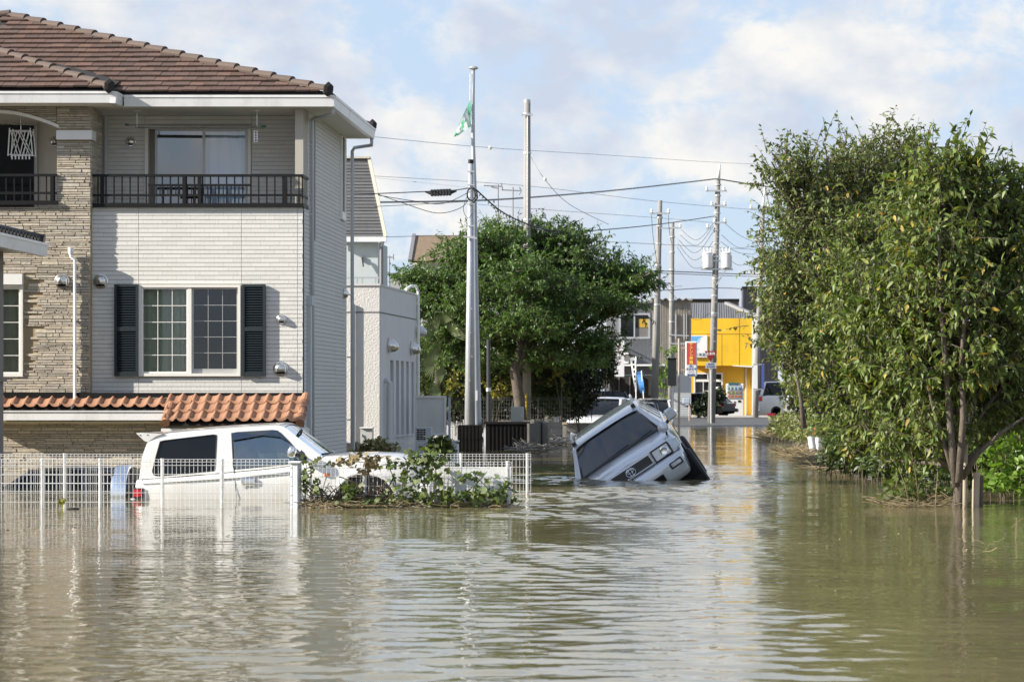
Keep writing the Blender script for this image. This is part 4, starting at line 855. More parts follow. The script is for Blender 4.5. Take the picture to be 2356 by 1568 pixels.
for (a, b, c, d) in ((1599, 1627, 872, 860), (1630, 1660, 872, 860), (1599, 1617, 953, 878), (1619, 1636, 953, 878), (1638, 1660, 953, 878)): MB().box(gx(a), gx(b), yy+.02, yy+.03, gz(c), gz(d)).build('pane', mat('dark_glass', (.012, .014, .017)), dr_)
bars = MB(); bars.box(gx(1599), gx(1660), yy-.03, yy+.05, gz(877.5), gz(872.5)); bars.box(gx(1617.3), gx(1618.8), yy-.03, yy+.05, gz(953), gz(878)); bars.box(gx(1636.3), gx(1637.8), yy-.03, yy+.05, gz(953), gz(878)); bars.box(gx(1627.6), gx(1629.4), yy-.03, yy+.05, gz(872), gz(860)); bars.build('transom', M_trim, dr_)
pn = MB(); pn.box(gx(1621), gx(1634), yy-.02, yy+.01, gz(925), gz(898)); pn.build('notice', M_trim, dr_)
MB().lathe([(.02, -.2), (.28, -.08), (.28, .08), (.02, .2)], (gx(1653), yy-.02, gz(900)), (0, -1, 0), 12).build('window_sticker', M_trim, dr_)
MB().hexa([(gx(1685), yy-.95, gz(842)), (gx(1740), yy-.95, gz(846)), (gx(1740), yy+0, gz(846)), (gx(1685), yy+0, gz(842)), (gx(1685), yy-.95, gz(840.5)), (gx(1740), yy-.95, gz(842)), (gx(1740), yy+0, gz(842)), (gx(1685), yy+0, gz(840.5))]).build('canopy_edge', M_trim, ys_)
MB().tube([(gx(1716), yy-.05, .2), (gx(1716), yy-.05, gz(845))], .06, 6).build('drain_pipe', M_cream, ys_); MB().box(gx(1734), gx(1737), yy-1.0, yy-.95, gz(915), gz(890)).build('meter_box', M_black, ys_)
# sign panel with the cloud
sg = MB().box(gx(1590.5), gx(1627), yy-1.05, yy-.92, gz(822), gz(772)).build('sign_panel', M_trim, ys_); y_ = yy-1.056
MB().poly([(gx(1591), y_, gz(786)), (gx(1591), y_, gz(774)), (gx(1618), y_, gz(774)), (gx(1609), y_, gz(778)), (gx(1604), y_, gz(786))]).build('sky_print', mat('sky_blue_print', (.13, .42, .75), .5), sg, fix=False)
MB().poly([(gx(1591), y_, gz(806)), (gx(1591), y_, gz(786)), (gx(1604), y_, gz(786)), (gx(1609), y_, gz(778)), (gx(1612), y_, gz(778)), (gx(1608), y_, gz(788)), (gx(1602), y_, gz(792)), (gx(1603), y_, gz(800)), (gx(1609), y_, gz(805))]).build('pale_cloud_print', mat('pale_blue_print', (.45, .66, .80), .5), sg, fix=False)
text('水海道店', 8.2*yy/F, mat('navy_print', (.03, .06, .14)), sg, (gx(1614), y_-.004, gz(816.5)))
tl = thing('tiled_house', 'old house with grey pantile roof rising above the yellow shop', 'house', (fx(1670, 170), 172, .27)); yy = 168
gx = lambda p: fx(p, yy); gz = lambda p: fz(p, yy)
M_gt = mat('grey_pantile', (.17, .17, .175), .55, var=.2)
MB().poly([(gx(1580), yy, gz(738)), (gx(1750), yy, gz(738)), (gx(1675), yy+3, gz(697)), (gx(1660), yy+3, gz(693)), (gx(1580), yy+3, gz(693))]).build('roof', M_gt, tl, fix=False)
for k in range(30):
    px = 1583+k*5.4; top = 694 if px < 1668 else 697+(px-1668)*.42
    MB().tube([(gx(px), yy-.05, gz(738)), (gx(px+(1668-px)*.02), yy+2.9*(738-top)/44, gz(top+1))], .075, 5).build('pantile_rib', M_gt, tl)
MB().bar((gx(1672), yy+2.8, gz(695)), (gx(1750), yy+.3, gz(731)), .3, .25).build('hip_ridge', mat('pale_ridge', (.24, .24, .24), .6), tl)
MB().box(gx(1590), gx(1745), yy+.3, yy+6, .2, gz(739)).build('wall', M_wallgrey, tl)
db = thing('dark_tower', 'dark brown steel clad tower standing behind the tiled roof', 'building', (fx(1735, 185), 187, .27)); yy = 185
MB().box(fx(1709, yy), fx(1790, yy), yy, yy+5, .2, fz(662, yy)).build('wall', mat('dark_cladding', (.07, .07, .085), .6), db)
rb = MB()
for k in range(22): rb.box(fx(1710+k*3.2, yy), fx(1711.2+k*3.2, yy), yy-.06, yy-.001, .2, fz(663, yy))
rb.build('rib', mat('dark_cladding', (.07, .07, .085)), db, kind='stuff'); MB().box(fx(1707, yy), fx(1792, yy), yy-.2, yy+5.2, fz(662, yy)+.002, fz(659, yy)).build('roof_cap', M_black, db)
fb = thing('flat_roof_building', 'long low building with black flat roof line behind the tiled roof', 'building', (fx(1640, 190), 192, .27)); yy = 190
MB().box(fx(1575, yy), fx(1700, yy), yy, yy+5, .2, fz(693, yy)).build('wall', M_wallgrey, fb); MB().box(fx(1573, yy), fx(1701, yy), yy-.3, yy+5.3, fz(693, yy)+.002, fz(687.5, yy)).build('roof', M_black, fb)

# vending machine
vm = thing('vending_machine', 'white drinks vending machine beside the amber shop wall', 'vending machine', (fx(1690, 155), 155, .27)); yy = 155.0
gx = lambda p: fx(p, yy); gz = lambda p: fz(p, yy)
bevel(MB().box(gx(1671), gx(1711), yy, yy+.75, .27, gz(882)).build('cabinet', M_paintwhite, vm), .03)
MB().box(gx(1676), gx(1701), yy-.03, yy-.001, gz(885), gz(880)).build('header', mat('teal_print', (.03, .13, .14), .4), vm); MB().box(gx(1673.5), gx(1706), yy-.012, yy-.002, gz(916), gz(886)).build('display_recess', mat('display_grey', (.40, .43, .44), .5), vm)
cc = [(.1, .35, .06), (.5, .08, .03), (.06, .12, .45), (.55, .35, .05), (.6, .6, .6), (.25, .1, .3), (.5, .12, .1)]
for r, py in enumerate((897, 907, 914)):
    MB().box(gx(1673.8), gx(1705.6), yy-.04, yy-.013, gz(py+2), gz(py)).build('shelf', M_trim, vm)
    for k in range(11):
        c_ = cc[(k*2+r*3+k//3) % 7]; MB().tube([(gx(1675.5+k*2.8), yy-.05, gz(py-.2)), (gx(1675.5+k*2.8), yy-.05, gz(py-(7 if r < 2 else 4)))], .025, 6).build('drink', mat('can_%d' % cc.index(c_), c_, .35), vm)
sl = MB(); sl.box(gx(1698), gx(1704), yy-.02, yy-.001, gz(925), gz(920)); sl.box(gx(1689), gx(1692), yy-.02, yy-.001, gz(926), gz(923)); sl.build('coin_slot', M_black, vm); MB().box(gx(1688), gx(1697), yy-.02, yy-.001, gz(946), gz(939)).build('delivery_flap', M_black, vm)

# tenant board, stop sign, pennants, other boards
bd = thing('tenant_board', 'upright red and white tenant wanted signboard on a rusty post', 'sign', (fx(1589, 128), 128, 0)); yy = 128.0
gx = lambda p: fx(p, yy); gz = lambda p: fz(p, yy); M_red = mat('sign_red', (.52, .055, .06), .5, nscale=8, namt=.1, dirt=((.6, .25, .2), .4, 4)); M_signw = mat('sign_white', (.72, .72, .72), .5, dirt=((.45, .44, .42), .4, 3))
bevel(MB().box(gx(1577), gx(1604), yy, yy+.12, gz(866), gz(785)).build('board', M_signw, bd), .05)
MB().box(gx(1579.5), gx(1601.5), yy-.012, yy-.001, gz(838), gz(788)).build('red_panel', M_red, bd)
M_yl = mat('sign_yellow', (.80, .53, .05), .5)
for i, ch in enumerate('テナント募集'): text(ch, 9.4*yy/F, M_yl, bd, (gx(1590.5), yy-.018, gz(792.5+8.2*i)), bold=.006)
M_nv = mat('sign_navy', (.06, .09, .30), .5)
text('(株)', 6*yy/F, M_nv, bd, (gx(1590), yy-.006, gz(842.5))); text('筑波住宅', 6.4*yy/F, M_nv, bd, (gx(1590.5), yy-.006, gz(849))); text('0297-22-', 4*yy/F, mat('print_faded', (.35, .3, .4), .6), bd, (gx(1590.5), yy-.006, gz(855))); text('22-2121', 5.4*yy/F, M_nv, bd, (gx(1590.5), yy-.006, gz(861.5)), bold=.006)
M_rust = mat('rusty_post', (.45, .36, .29), .9, nscale=3, namt=.3, dirt=((.22, .10, .05), .95, 1.6)); MB().tube([(gx(1562), yy+.05, -.6), (gx(1562.5), yy+.05, gz(778))], .055, 8).build('post', M_rust, bd)
for py in (800, 850): MB().bar((gx(1562), yy+.05, gz(py)), (gx(1578), yy+.05, gz(py)), .06).build('arm', M_rust, bd)
ss = thing('stop_sign', 'red inverted triangle stop sign with a grey plate beneath', 'sign', (fx(1630, 131), 131, 0)); yy = 131.0
gx = lambda p: fx(p, yy); gz = lambda p: fz(p, yy); M_sr = mat('stop_red', (.22, .012, .02), .4)
MB().prism([(gx(1621), gz(807)), (gx(1649), gz(807)), (gx(1635), gz(833))], lambda x, z: (x, yy, z), lambda x, z: (x, yy+.03, z)).build('triangle', M_sr, ss); text('止まれ', 7.2*yy/F, M_trim, ss, (gx(1635), yy-.006, gz(813.5)), bold=.004)
MB().box(gx(1623), gx(1648), yy, yy+.03, gz(847), gz(834)).build('plate', mat('plate_grey', (.42, .45, .46), .5), ss); text('自転車', 5.2*yy/F, M_nv, ss, (gx(1635.5), yy-.006, gz(837.6))); text('安全確認', 5.0*yy/F, M_nv, ss, (gx(1635.5), yy-.006, gz(843.4)))
MB().tube([(gx(1636), yy+.07, -.3), (gx(1636), yy+.07, gz(808))], .04, 8).build('post', M_galv, ss)
pw = thing('white_pennant', 'narrow white advertising pennant leaning before the dark shopfront', 'banner', (fx(1461, 140), 140, 0)); yy = 140.0; gx = lambda p: fx(p, yy); gz = lambda p: fz(p, yy)
rows = [[(gx(1449+(12-4*t)*0+12*t*(1-.0)), yy+.05*math.sin(t*6), gz(823+78*t)), (gx(1463), yy+.05*math.cos(t*5), gz(819+84*t))] for t in [i/8 for i in range(9)]]
MB().grid(rows).build('cloth', M_signw, pw, fix=False); MB().tube([(gx(1463.5), yy, -.1), (gx(1463.5), yy, gz(818))], .03, 6).build('pole', M_pipe, pw)
for k in range(5): MB().box(gx(1455+k*1.2), gx(1460+k*.6), yy-.07, yy-.065, gz(836+k*11), gz(829+k*11)).build('print', M_black, pw)
pb = thing('blue_pennant', 'narrow blue advertising pennant leaning beside the white one', 'banner', (fx(1480, 141), 141, 0)); yy = 141.0
rows = [[(fx(1463+10*t, yy), yy+.06*math.sin(t*6), fz(856+48*t, yy)), (fx(1477+7*t, yy), yy+.06*math.cos(t*5), fz(853+50*t, yy))] for t in [i/8 for i in range(9)]]
MB().grid(rows).build('cloth', mat('blue_cloth', (.07, .24, .55), .8, nscale=5, namt=.4), pb, fix=False); MB().tube([(fx(1486, yy), yy, -.1), (fx(1476, yy), yy, fz(852, yy))], .03, 6).build('pole', M_pipe, pb)
vs = thing('vertical_shop_sign', 'white vertical sign board with red lettering under the grey shop window', 'sign', (fx(1424, 147), 147, 0)); yy = 147.0
MB().box(fx(1414, yy), fx(1436, yy), yy, yy+.2, fz(866, yy), fz(783, yy)).build('board', M_signw, vs)
for i, ch in enumerate('あります。'): text(ch, 11*yy/F, M_sr, vs, (fx(1425, yy), yy-.006, fz(797+13*i, yy)))
MB().bar((fx(1425, yy), yy+.2, fz(790, yy)), (fx(1425, yy), 150, fz(790, yy)), .08).build('bracket', M_galv, vs); MB().bar((fx(1425, yy), yy+.2, fz(855, yy)), (fx(1425, yy), 150, fz(855, yy)), .08).build('bracket', M_galv, vs)
a2 = thing('window_air_conditioner', 'boxy white air conditioner on the wall beside the vertical sign', 'air conditioner', (fx(1441, 149), 149, 2)); yy = 149.3
bevel(MB().box(fx(1436, yy), fx(1447, yy), yy, yy+.65, fz(835, yy), fz(811, yy)).build('case', M_signw, a2), .03); MB().lathe([(.2, 0), (.2, .01)], (fx(1441.5, yy), yy-.001, fz(823, yy)), (0, -1, 0), 12).build('fan_grille', mat('grey_blind', (.16, .155, .15)), a2)
cb = thing('pole_cabinet', 'tall dark box hanging on the pole beside the tenant board', 'cabinet', (fx(1547, 122), 122, 0)); yy = 122.0
bevel(MB().box(fx(1537, yy), fx(1556, yy), yy, yy+.3, fz(887, yy), fz(826, yy)).build('case', mat('dark_olive', (.07, .07, .06), .6), cb), .02); MB().box(fx(1536, yy), fx(1557, yy), yy-.04, yy+.32, fz(826, yy)+.001, fz(823, yy)).build('lid', M_black, cb)
MB().tube([(fx(1546.5, yy), yy+.35, -.8), (fx(1546.5, yy), yy+.35, fz(822, yy))], .06, 8).build('post', M_galv, cb)
lc = thing('blue_meter_box', 'pale blue meter box on a short post under the tenant board', 'cabinet', (fx(1580, 134), 134, 0)); yy = 134.0
bevel(MB().box(fx(1571, yy), fx(1587, yy), yy, yy+.3, fz(928, yy), fz(914, yy)).build('case', mat('pale_blue_enamel', (.38, .43, .52), .5), lc), .03); MB().tube([(fx(1586, yy), yy+.1, -.2), (fx(1586, yy), yy+.1, fz(928, yy))], .04, 6).build('post', M_rust, lc)
bs = thing('pole_banner_sign', 'tall narrow white banner strapped to the pole at the yellow corner', 'sign', (fx(1741, 143), 143, 0)); yy = 143.5
MB().box(fx(1733, yy), fx(1743, yy), yy-.02, yy+.02, fz(897, yy), fz(836, yy)).build('banner', M_signw, bs); MB().box(fx(1752, yy), fx(1758, yy), yy-.02, yy+.02, fz(895, yy), fz(838, yy)).build('blue_banner', mat('sign_navy', (.06, .09, .30)), bs); MB().bar((fx(1733, yy), yy, fz(838, yy)), (fx(1758, yy), yy, fz(838, yy)), .04).build('bracket', M_galv, bs); MB().bar((fx(1733, yy), yy, fz(895, yy)), (fx(1758, yy), yy, fz(895, yy)), .04).build('bracket', M_galv, bs)
rc = thing('red_crate', 'red plastic crate lying on the kerb before the white truck', 'crate', (fx(1774, 146), 146.4, .36)); yy = 146.5
MB().box(fx(1765, yy), fx(1783, yy), yy-.1, yy+.3, .361, fz(952, yy)).build('crate_body', mat('red_plastic', (.40, .02, .035), .5), rc); MB().box(fx(1764, yy), fx(1784, yy), yy-.12, yy+.32, fz(952, yy)+.001, fz(951, yy)+.02).build('rim', mat('red_plastic', (.40, .02, .035)), rc)
# ---------------------------------------------------------------- poles
def pole(name, label, xt, yt, xb, yb, d, rt, rb_, m, sink=1.5, cat='utility pole'):
    a, b = P(xb, yb, d), P(xt, yt, d); a = a+(a-b).normalized()*sink; t = thing(name, label, cat, (a.x, a.y, a.z))
    MB().tube([a, b], [rb_, rt], 14).build('shaft', m, t, smooth=True); return t
def arm(t, d, x0, x1, py, w=.09, py2=None, m=M_galv, ins=()):
    a = MB().bar(P(x0, py, d-.15), P(x1, py2 or py, d-.15), w).build('crossarm', m, t)
    for px in ins:
        pyy = py+((py2 or py)-py)*(px-x0)/(x1-x0); c = P(px, pyy, d-.15); MB().lathe([(.03, 0), (.075, .05), (.04, .1), (.07, .15), (.03, .2)], c, (0, 0, 1), 8).build('insulator', M_signw, a)
    return a
def bands(t, d, x_fn, ys, r, m=M_galv):
    for y in ys: MB().lathe([(r, -.03), (r, .03)], P(x_fn(y), y, d), (0, 0, 1), 12).build('band', m, t)
pf = pole('steel_cable_pole', 'grey tapered steel pole carrying the cable splice box', 1083.5, 368, 1081, 985, 72, .062, .155, M_steelpole)
MB().lathe([(.07, -.09), (.07, .01)], P(1083.5, 368, 72), (0, 0, 1), 12).build('cap', M_black, pf)
for y in (395, 426, 470, 520, 545): MB().bar(P(1076, y, 71.9), P(1092, y-1, 71.9), .03).build('step_bolt', M_galv, pf)
MB().bar(P(1066, 544, 71.85), P(1097, 548, 71.85), .05).build('bracket', M_galv, pf)
for k in range(6): MB().lathe([(.02, 0), (.02, .03)], P(1084+.5*k*(-1)**k, 600+55*k, 71.85), (0, -1, 0), 6).build('bolt', M_galv, pf)
cl = MB(); cl.tube([P(1084+9*math.cos(t), 447+14*math.sin(t), 71.8) for t in np.linspace(0, 9.5, 40)], .02, 5, False); cl.build('cable_coil', M_wire, pf)
MB().tube([P(1088, 432, 71.8), P(1096, 440, 71.8), P(1098, 455, 71.8), P(1088, 466, 71.8)], .03, 6).build('cable_loop', M_wire, pf)
fp = thing('flag_pole', 'slender white flag pole standing against the grey steel pole', 'flag pole', P(1096, 985, 72.4))
pts = [P(1089, 160, 72.4), P(1088, 230, 72.4), P(1088.5, 330, 72.4), P(1091, 420, 72.4), P(1092, 560, 72.4), P(1094, 760, 72.4), P(1097, 990, 72.4), P(1098, 1060, 72.4)]
MB().tube(pts, [.045, .048, .05, .06, .075, .1, .125, .13], 12).build('shaft', M_steelpole, fp, smooth=True); MB().lathe([(.0, -.0), (.08, .01), (.13, .04), (.1, .08), (.0, .11)], P(1089.5, 161, 72.4), (0, 0, 1), 14).build('finial', M_galv, fp)
MB().tube([P(1082, 168, 72.35), P(1081.5, 230, 72.35), P(1086, 300, 72.35)], .009, 5).build('halyard', M_signw, fp)
MB().box(fx(1094, 72.2), fx(1098.5, 72.2), 72.2, 72.22, fz(921, 72.2), fz(898, 72.2)).build('notice', M_signw, fp)
fg = thing('flag', 'limp green and white flag hanging from the slender pole', 'flag', P(1080, 232, 72.3))
n = 14; W_, H_ = 1.0, .62
def flagp(u, v):                                  # u away from the pole, v down the hoist
    px = 1081.5-(38*u)*(1-.12*v)+1.5*v*2; py = 231+60*v*(1-.55*u)+84*u**1.05*(.55+.45*(1-v))+10*u*v
    return P(px, py, 72.3+.10*math.sin(u*11+v*2.5)*(.3+u))
rows = [[flagp(j/n, i/n) for j in range(n+1)] for i in range(n+1)]
me = MB().grid(rows).mesh('cloth', mat('flag_pale', (.46, .73, .58), .8, trans=.35), True); me.materials.append(mat('flag_green', (.10, .45, .27), .8, trans=.3)); me.materials.append(mat('flag_white', (.74, .78, .76), .8, trans=.3))
for i, p in enumerate(me.polygons):
    v_, u_ = divmod(i, n); u_ /= n-1; v_ /= n-1
    if abs(u_-.5) < .35 and abs(v_-.5) < .42: p.material_index = 2
    if (abs(u_-.5) < .24 and abs(v_-.5) < .1) or (abs(u_-.5) < .085 and abs(v_-.5) < .3) or (abs(u_-.5) > .42 and v_ < .5): p.material_index = 1
link('cloth', me, fg)
pe = pole('tall_concrete_pole', 'tall bare concrete pole rising out of the big tree', 1213, 235, 1212, 965, 84.6, .098, .139, M_pole)
MB().lathe([(.1, -.02), (.105, .06), (.06, .09)], P(1213, 235, 84.6), (0, 0, 1), 14).build('cap', M_galv, pe); arm(pe, 84.6, 1200, 1226, 264, .05); bands(pe, 84.6, lambda y: 1212.8, (262, 352, 505), .125)
MB().tube([P(1213.5, 262, 84.45), P(1213, 700, 84.42)], .014, 5).build('earth_wire', M_galv, pe); MB().tube([P(1210.5, 905, 84.38), P(1210.5, 962, 84.38)], .028, 8).build('yellow_guard', mat('guard_yellow', (.75, .50, .03), .5), pe); MB().box(fx(1208, 84.4), fx(1214, 84.4), 84.38, 84.43, fz(797, 84.4), fz(783, 84.4)).build('number_plate', M_signw, pe)
pa = pole('thick_concrete_pole', 'thick weathered pole with one cross arm above the parked cars', 1518.5, 461, 1506, 918, 125, .105, .19, M_pole)
arm(pa, 125, 1495, 1541, 491, .08, ins=(1499, 1538)); arm(pa, 125, 1520, 1548, 525, .06); bands(pa, 125, lambda y: 1518.5-(y-461)*.0273, (500, 520, 560, 610, 650, 700), .15)
pb_ = pole('slim_concrete_pole', 'slimmer dark concrete pole just behind the thick one', 1547, 512, 1543, 945, 138, .10, .16, mat('dark_concrete', (.25, .24, .225), .9, nscale=4, namt=.2))
arm(pb_, 138, 1548, 1567, 524, .08, ins=(1565,)); arm(pb_, 138, 1541, 1570, 658, .06); arm(pb_, 138, 1538, 1585, 770, .06, py2=772); arm(pb_, 138, 1540, 1592, 790, .06); bands(pb_, 138, lambda y: 1547-(y-512)*.01, (545, 580, 620, 690, 740), .15)
pc = pole('transformer_pole', 'central concrete pole with white spike and twin transformers', 1652, 412, 1638, 912, 132, .12, .19, M_pole)
MB().tube([P(1652, 413, 132), P(1656.5, 376, 132)], [.11, .04], 10).build('spike', M_trim, pc, smooth=True)
for (a, b, y, ii) in ((1624, 1673, 439, (1626, 1666)), (1634, 1672, 473, (1638, 1668)), (1641, 1672, 512, (1644, 1668)), (1625, 1640, 525, (1628,)), (1632, 1664, 600, ())): arm(pc, 132, a, b, y, .075, ins=ii)
bands(pc, 132, lambda y: 1652-(y-412)*.028, (425, 450, 490, 530, 560, 590, 640, 680, 720), .17)
for i, px in enumerate((1628, 1671)):
    c = P(px, 617, 131.8); bb = c
    tr = MB().lathe([(.20, 0), (.23, .03), (.23, .62), (.20, .66), (.24, .68), (.24, .72), (.15, .78)], c, (0, 0, 1), 16).build('transformer', M_signw, pc); smooth_angle(tr, 35)
    for k in range(3): MB().tube([c+Vector((-.14+.14*k, -.1, .74)), c+Vector((-.17+.17*k, -.12, .95))], .035, 6).build('bushing', M_trim, tr)
    for s_ in (-1, 1): MB().box(c.x+s_*.24-.02, c.x+s_*.24+.02, c.y-.1, c.y+.1, c.z+.05, c.z+.6).build('cooling_fin', M_signw, tr)
MB().bar(P(1612, 619, 131.8), P(1686, 619, 131.8), .09).build('transformer_beam', M_galv, pc); MB().bar(P(1648, 655, 131.8), P(1670, 621, 131.8), .06).build('brace', M_galv, pc)
for k in range(26): y = 500+k*15; MB().bar(P(1652-(y-412)*.028-5*(-1)**k, y, 131.85), P(1652-(y-412)*.028+5*(-1)**k*.2, y, 131.85), .03).build('step_bolt', M_galv, pc)
pd_ = pole('spiked_concrete_pole', 'concrete pole with white spike half hidden by the leafy trees', 1755, 480, 1738, 957, 145, .11, .17, M_pole)
MB().tube([P(1755, 482, 145), P(1760, 431, 145)], [.09, .03], 10).build('spike', M_trim, pd_, smooth=True); arm(pd_, 145, 1725, 1775, 480, .08, ins=(1728, 1768)); arm(pd_, 145, 1735, 1772, 555, .07, ins=(1738,)); bands(pd_, 145, lambda y: 1755-(y-480)*.0357, (520, 560, 600, 650, 700, 760), .16)

def cable(label, pts, r, m=M_wire, name='overhead_cable', cat='cable', group=None):
    q = [P(*p) for p in pts]; out = []
    for i in range(len(q)-1):                     # Catmull-Rom through the given points
        p0, p1, p2, p3 = q[max(i-1, 0)], q[i], q[i+1], q[min(i+2, len(q)-1)]
        for k in range(6): t = k/6; out.append(.5*((2*p1)+(p2-p0)*t+(2*p0-5*p1+4*p2-p3)*t*t+(3*p1-p0-3*p2+p3)*t**3))
    out.append(q[-1]); o = MB().tube(out, r, 5, False).build(name, m, None, smooth=True, fix=False); return props(o, label, cat, group)
hi = cable('highest thin grey wire crossing above the flag pole with marker ball', [(862, 315, 88), (1128, 340, 94), (1400, 357, 112), (1656, 374, 132), (1790, 379, 145)], .008, M_wiregrey)
props(MB().lathe([(0, -.07), (.05, -.05), (.07, 0), (.05, .05), (0, .07)], P(1128, 340, 94), (1, 0, 0), 10).build('marker_ball', M_signw), 'small pale marker ball on the highest wire', 'marker ball')
cable('thin grey wire sloping down to the steel pole top bracket', [(855, 408, 80), (970, 420, 76), (1084, 432, 72)], .009, M_wiregrey)
cable('thick grey cable running behind the steel pole towards the central pole', [(868, 465, 92), (1060, 462, 97), (1205, 455, 102), (1430, 436, 117), (1650, 411, 132)], .032, M_wiregrey)
cable('thick dark cable from the central pole into the leafy trees', [(1655, 412, 132), (1710, 421, 138), (1790, 433, 146)], .03)
cable('black cable carrying the splice box beside the steel pole', [(815, 447, 66), (900, 444, 68), (990, 440, 70.5), (1040, 438, 71.2), (1083, 432, 72)], .013)
sb_ = thing('splice_box', 'black finned splice box hanging on the cable left of the steel pole', 'splice box', P(1014, 443, 70.8)); a, b = P(991, 444, 70.8), P(1038, 442, 70.8)
MB().bar(a, b, .15, .15).build('case', M_wire, sb_)
for k in range(7): p = a.lerp(b, (k+.5)/7); MB().bar(p-Vector((.012, 0, 0)), p+Vector((.012, 0, 0)), .17, .17).build('rib', M_wire, sb_)
MB().tube([a, a-Vector((.14, 0, -.03))], [.05, .018], 8).build('gland', M_wire, sb_); MB().tube([b, b+Vector((.14, 0, .03))], [.05, .018], 8).build('gland', M_wire, sb_)
cable('slack black drop wire drooping lowest beside the steel pole', [(870, 447, 68), (930, 468, 69), (1005, 490, 70), (1060, 478, 71), (1083, 452, 72)], .009)
cable('slack black drop wire just above the lowest loop', [(870, 449, 68), (950, 462, 69), (1020, 468, 70.5), (1083, 440, 72)], .009)
cable('straight thin wire under the splice box meeting the steel pole', [(862, 475, 68), (960, 470, 70), (1083, 463, 72)], .008)
cable('small wire loop hanging on the steel pole shaft', [(1076, 448, 71.8), (1066, 480, 71.8), (1076, 502, 71.8), (1086, 492, 71.8)], .008)
co_ = [(1095, 436, 72), (1150, 484, 74), (1205, 512, 77), (1260, 528, 81), (1330, 533, 88)]
cable('coil wrapped black cable sagging from the steel pole over the tree', co_, .02)
pts = []; q = [Vector(p) for p in co_]
for k in range(150):
    t = k/150*4; i = min(int(t), 3); p = q[i].lerp(q[i+1], t-i); pts.append(P(p.x+3.2*math.cos(k*1.35), p.y+4+3.5*math.sin(k*1.35), p.z))
props(MB().tube(pts, .008, 4, False).build('cable_spiral', M_wire, None, fix=False), 'black spiral hanger wound below the sagging cable', 'cable')
cable('dark cable from the tree top rising to the central pole', [(1330, 533, 88), (1450, 523, 108), (1545, 512, 122), (1645, 497, 132)], .02)
cable('thin wire level with the brown roof ridge', [(888, 545, 105), (1100, 543, 112), (1480, 560, 128), (1760, 575, 145)], .012, M_wiregrey)
cable('faint wire slanting across the sky to the spiked pole', [(862, 405, 120), (1205, 427, 126), (1500, 462, 134), (1740, 483, 145)], .010, M_wiregrey)
cable('faint wire in the gap above the tree crown', [(1100, 470, 120), (1222, 480, 122), (1500, 500, 130), (1640, 512, 134)], .009, M_wiregrey)
cable('stay wire slanting down from the tall concrete pole', [(1222, 362, 84.6), (1253, 412, 84), (1310, 470, 88), (1400, 516, 95)], .009, M_wiregrey)
props(MB().lathe([(0, -.07), (.04, -.04), (.05, 0), (.04, .04), (0, .07)], P(1254, 412, 83.9), (.6, 0, -.8), 8).build('stay_insulator', M_signw), 'small white insulator on the stay wire of the tall pole', 'insulator')
cable('double dark cable below the transformers', [(1480, 622, 120), (1570, 625, 126), (1640, 628, 132), (1740, 631, 142), (1790, 632, 146)], .022)
cable('second strand of the dark cable below the transformers', [(1490, 627, 120), (1570, 630, 126), (1640, 633, 132), (1740, 636, 142), (1790, 637, 146)], .016)
cable('lowest dark cable just above the roofs', [(1460, 668, 122), (1540, 667, 130), (1640, 662, 132), (1740, 665, 145), (1790, 666, 146)], .018)
sag = [('first', (1567, 528), (1641, 514), 62), ('second', (1565, 540), (1641, 520), 70), ('third', (1562, 552), (1640, 534), 78), ('fourth', (1560, 560), (1640, 556), 82), ('fifth', (1558, 568), (1634, 604), 60)]
for w_, a, b, s_ in sag: cable('%s sagging wire from the top between the slim pole and the transformer pole' % w_, [(a[0], a[1], 138), ((a[0]*.62+b[0]*.38), a[1]*.6+b[1]*.4+s_*.45, 136), ((a[0]*.35+b[0]*.65), a[1]*.35+b[1]*.65+s_*.42, 134), (b[0], b[1], 132)], .011)
for w_, a, b, s_ in [('upper', (1666, 512), (1736, 557), 6), ('middle', (1660, 540), (1738, 563), 18), ('lower', (1658, 556), (1738, 585), 10), ('lowest', (1657, 575), (1738, 600), 22)]: cable('%s slack wire between the transformer pole and the spiked pole' % w_, [(a[0], a[1], 132), ((a[0]+b[0])/2, (a[1]+b[1])/2+s_, 138), (b[0], b[1], 145)], .011)
for w_, a, b in [('left', (1499, 495), (1511, 600)), ('right', (1538, 495), (1545, 560))]: cable('hanging jumper wire on the %s side of the thick pole' % w_, [(a[0], a[1], 124.8), ((a[0]+b[0])/2-2, (a[1]+b[1])/2, 124.8), (b[0], b[1], 124.8)], .012)
cable('long wire from the thick pole down to the yellow shop sign', [(1512, 640, 125), (1560, 690, 132), (1600, 735, 140), (1640, 715, 132)], .012)
# ---------------------------------------------------------------- white mesh fences
def mesh_fence(label, px0, px1, d, top, bot, posts, panel=2.0, group=None, name='mesh_fence', step=.052, cat='fence', m=M_fence, r=.0023, rows=(0, .032, .075, .185, .30, .415, .53, .645, .76, .875)):
    x0, x1, z1, z0 = fx(px0, d), fx(px1, d), fz(top, d), bot; t = thing(name, label, cat, ((x0+x1)/2, d, 0), group=group); x = x0
    while x < x1-.05:
        xe = min(x+panel, x1); w = MB(); n = max(1, int((xe-x)/step))
        for i in range(n+1):
            xx = x+(xe-x)*i/n+random.uniform(-.002, .002); w.tube([(xx, d+.012, z1-.032), (xx, d+.02, z1), (xx, d, z1-.012), (xx, d, z0)], r, 4, False)
        for k, rz in enumerate(rows):
            if z1-rz > z0: w.tube([(x, d-.006 if k else d+.014, z1-rz), (xe, d-.006 if k else d+.014, z1-rz)], r*1.25, 4, False)
        w.build('mesh_panel', m, t, kind='stuff', fix=False); x = xe+.01
    for px in posts:
        xx = fx(px, d); MB().tube([(xx, d+.045, z0), (xx, d+.045, z1+.01)], .024, 8).build('post', m, t)
    return t
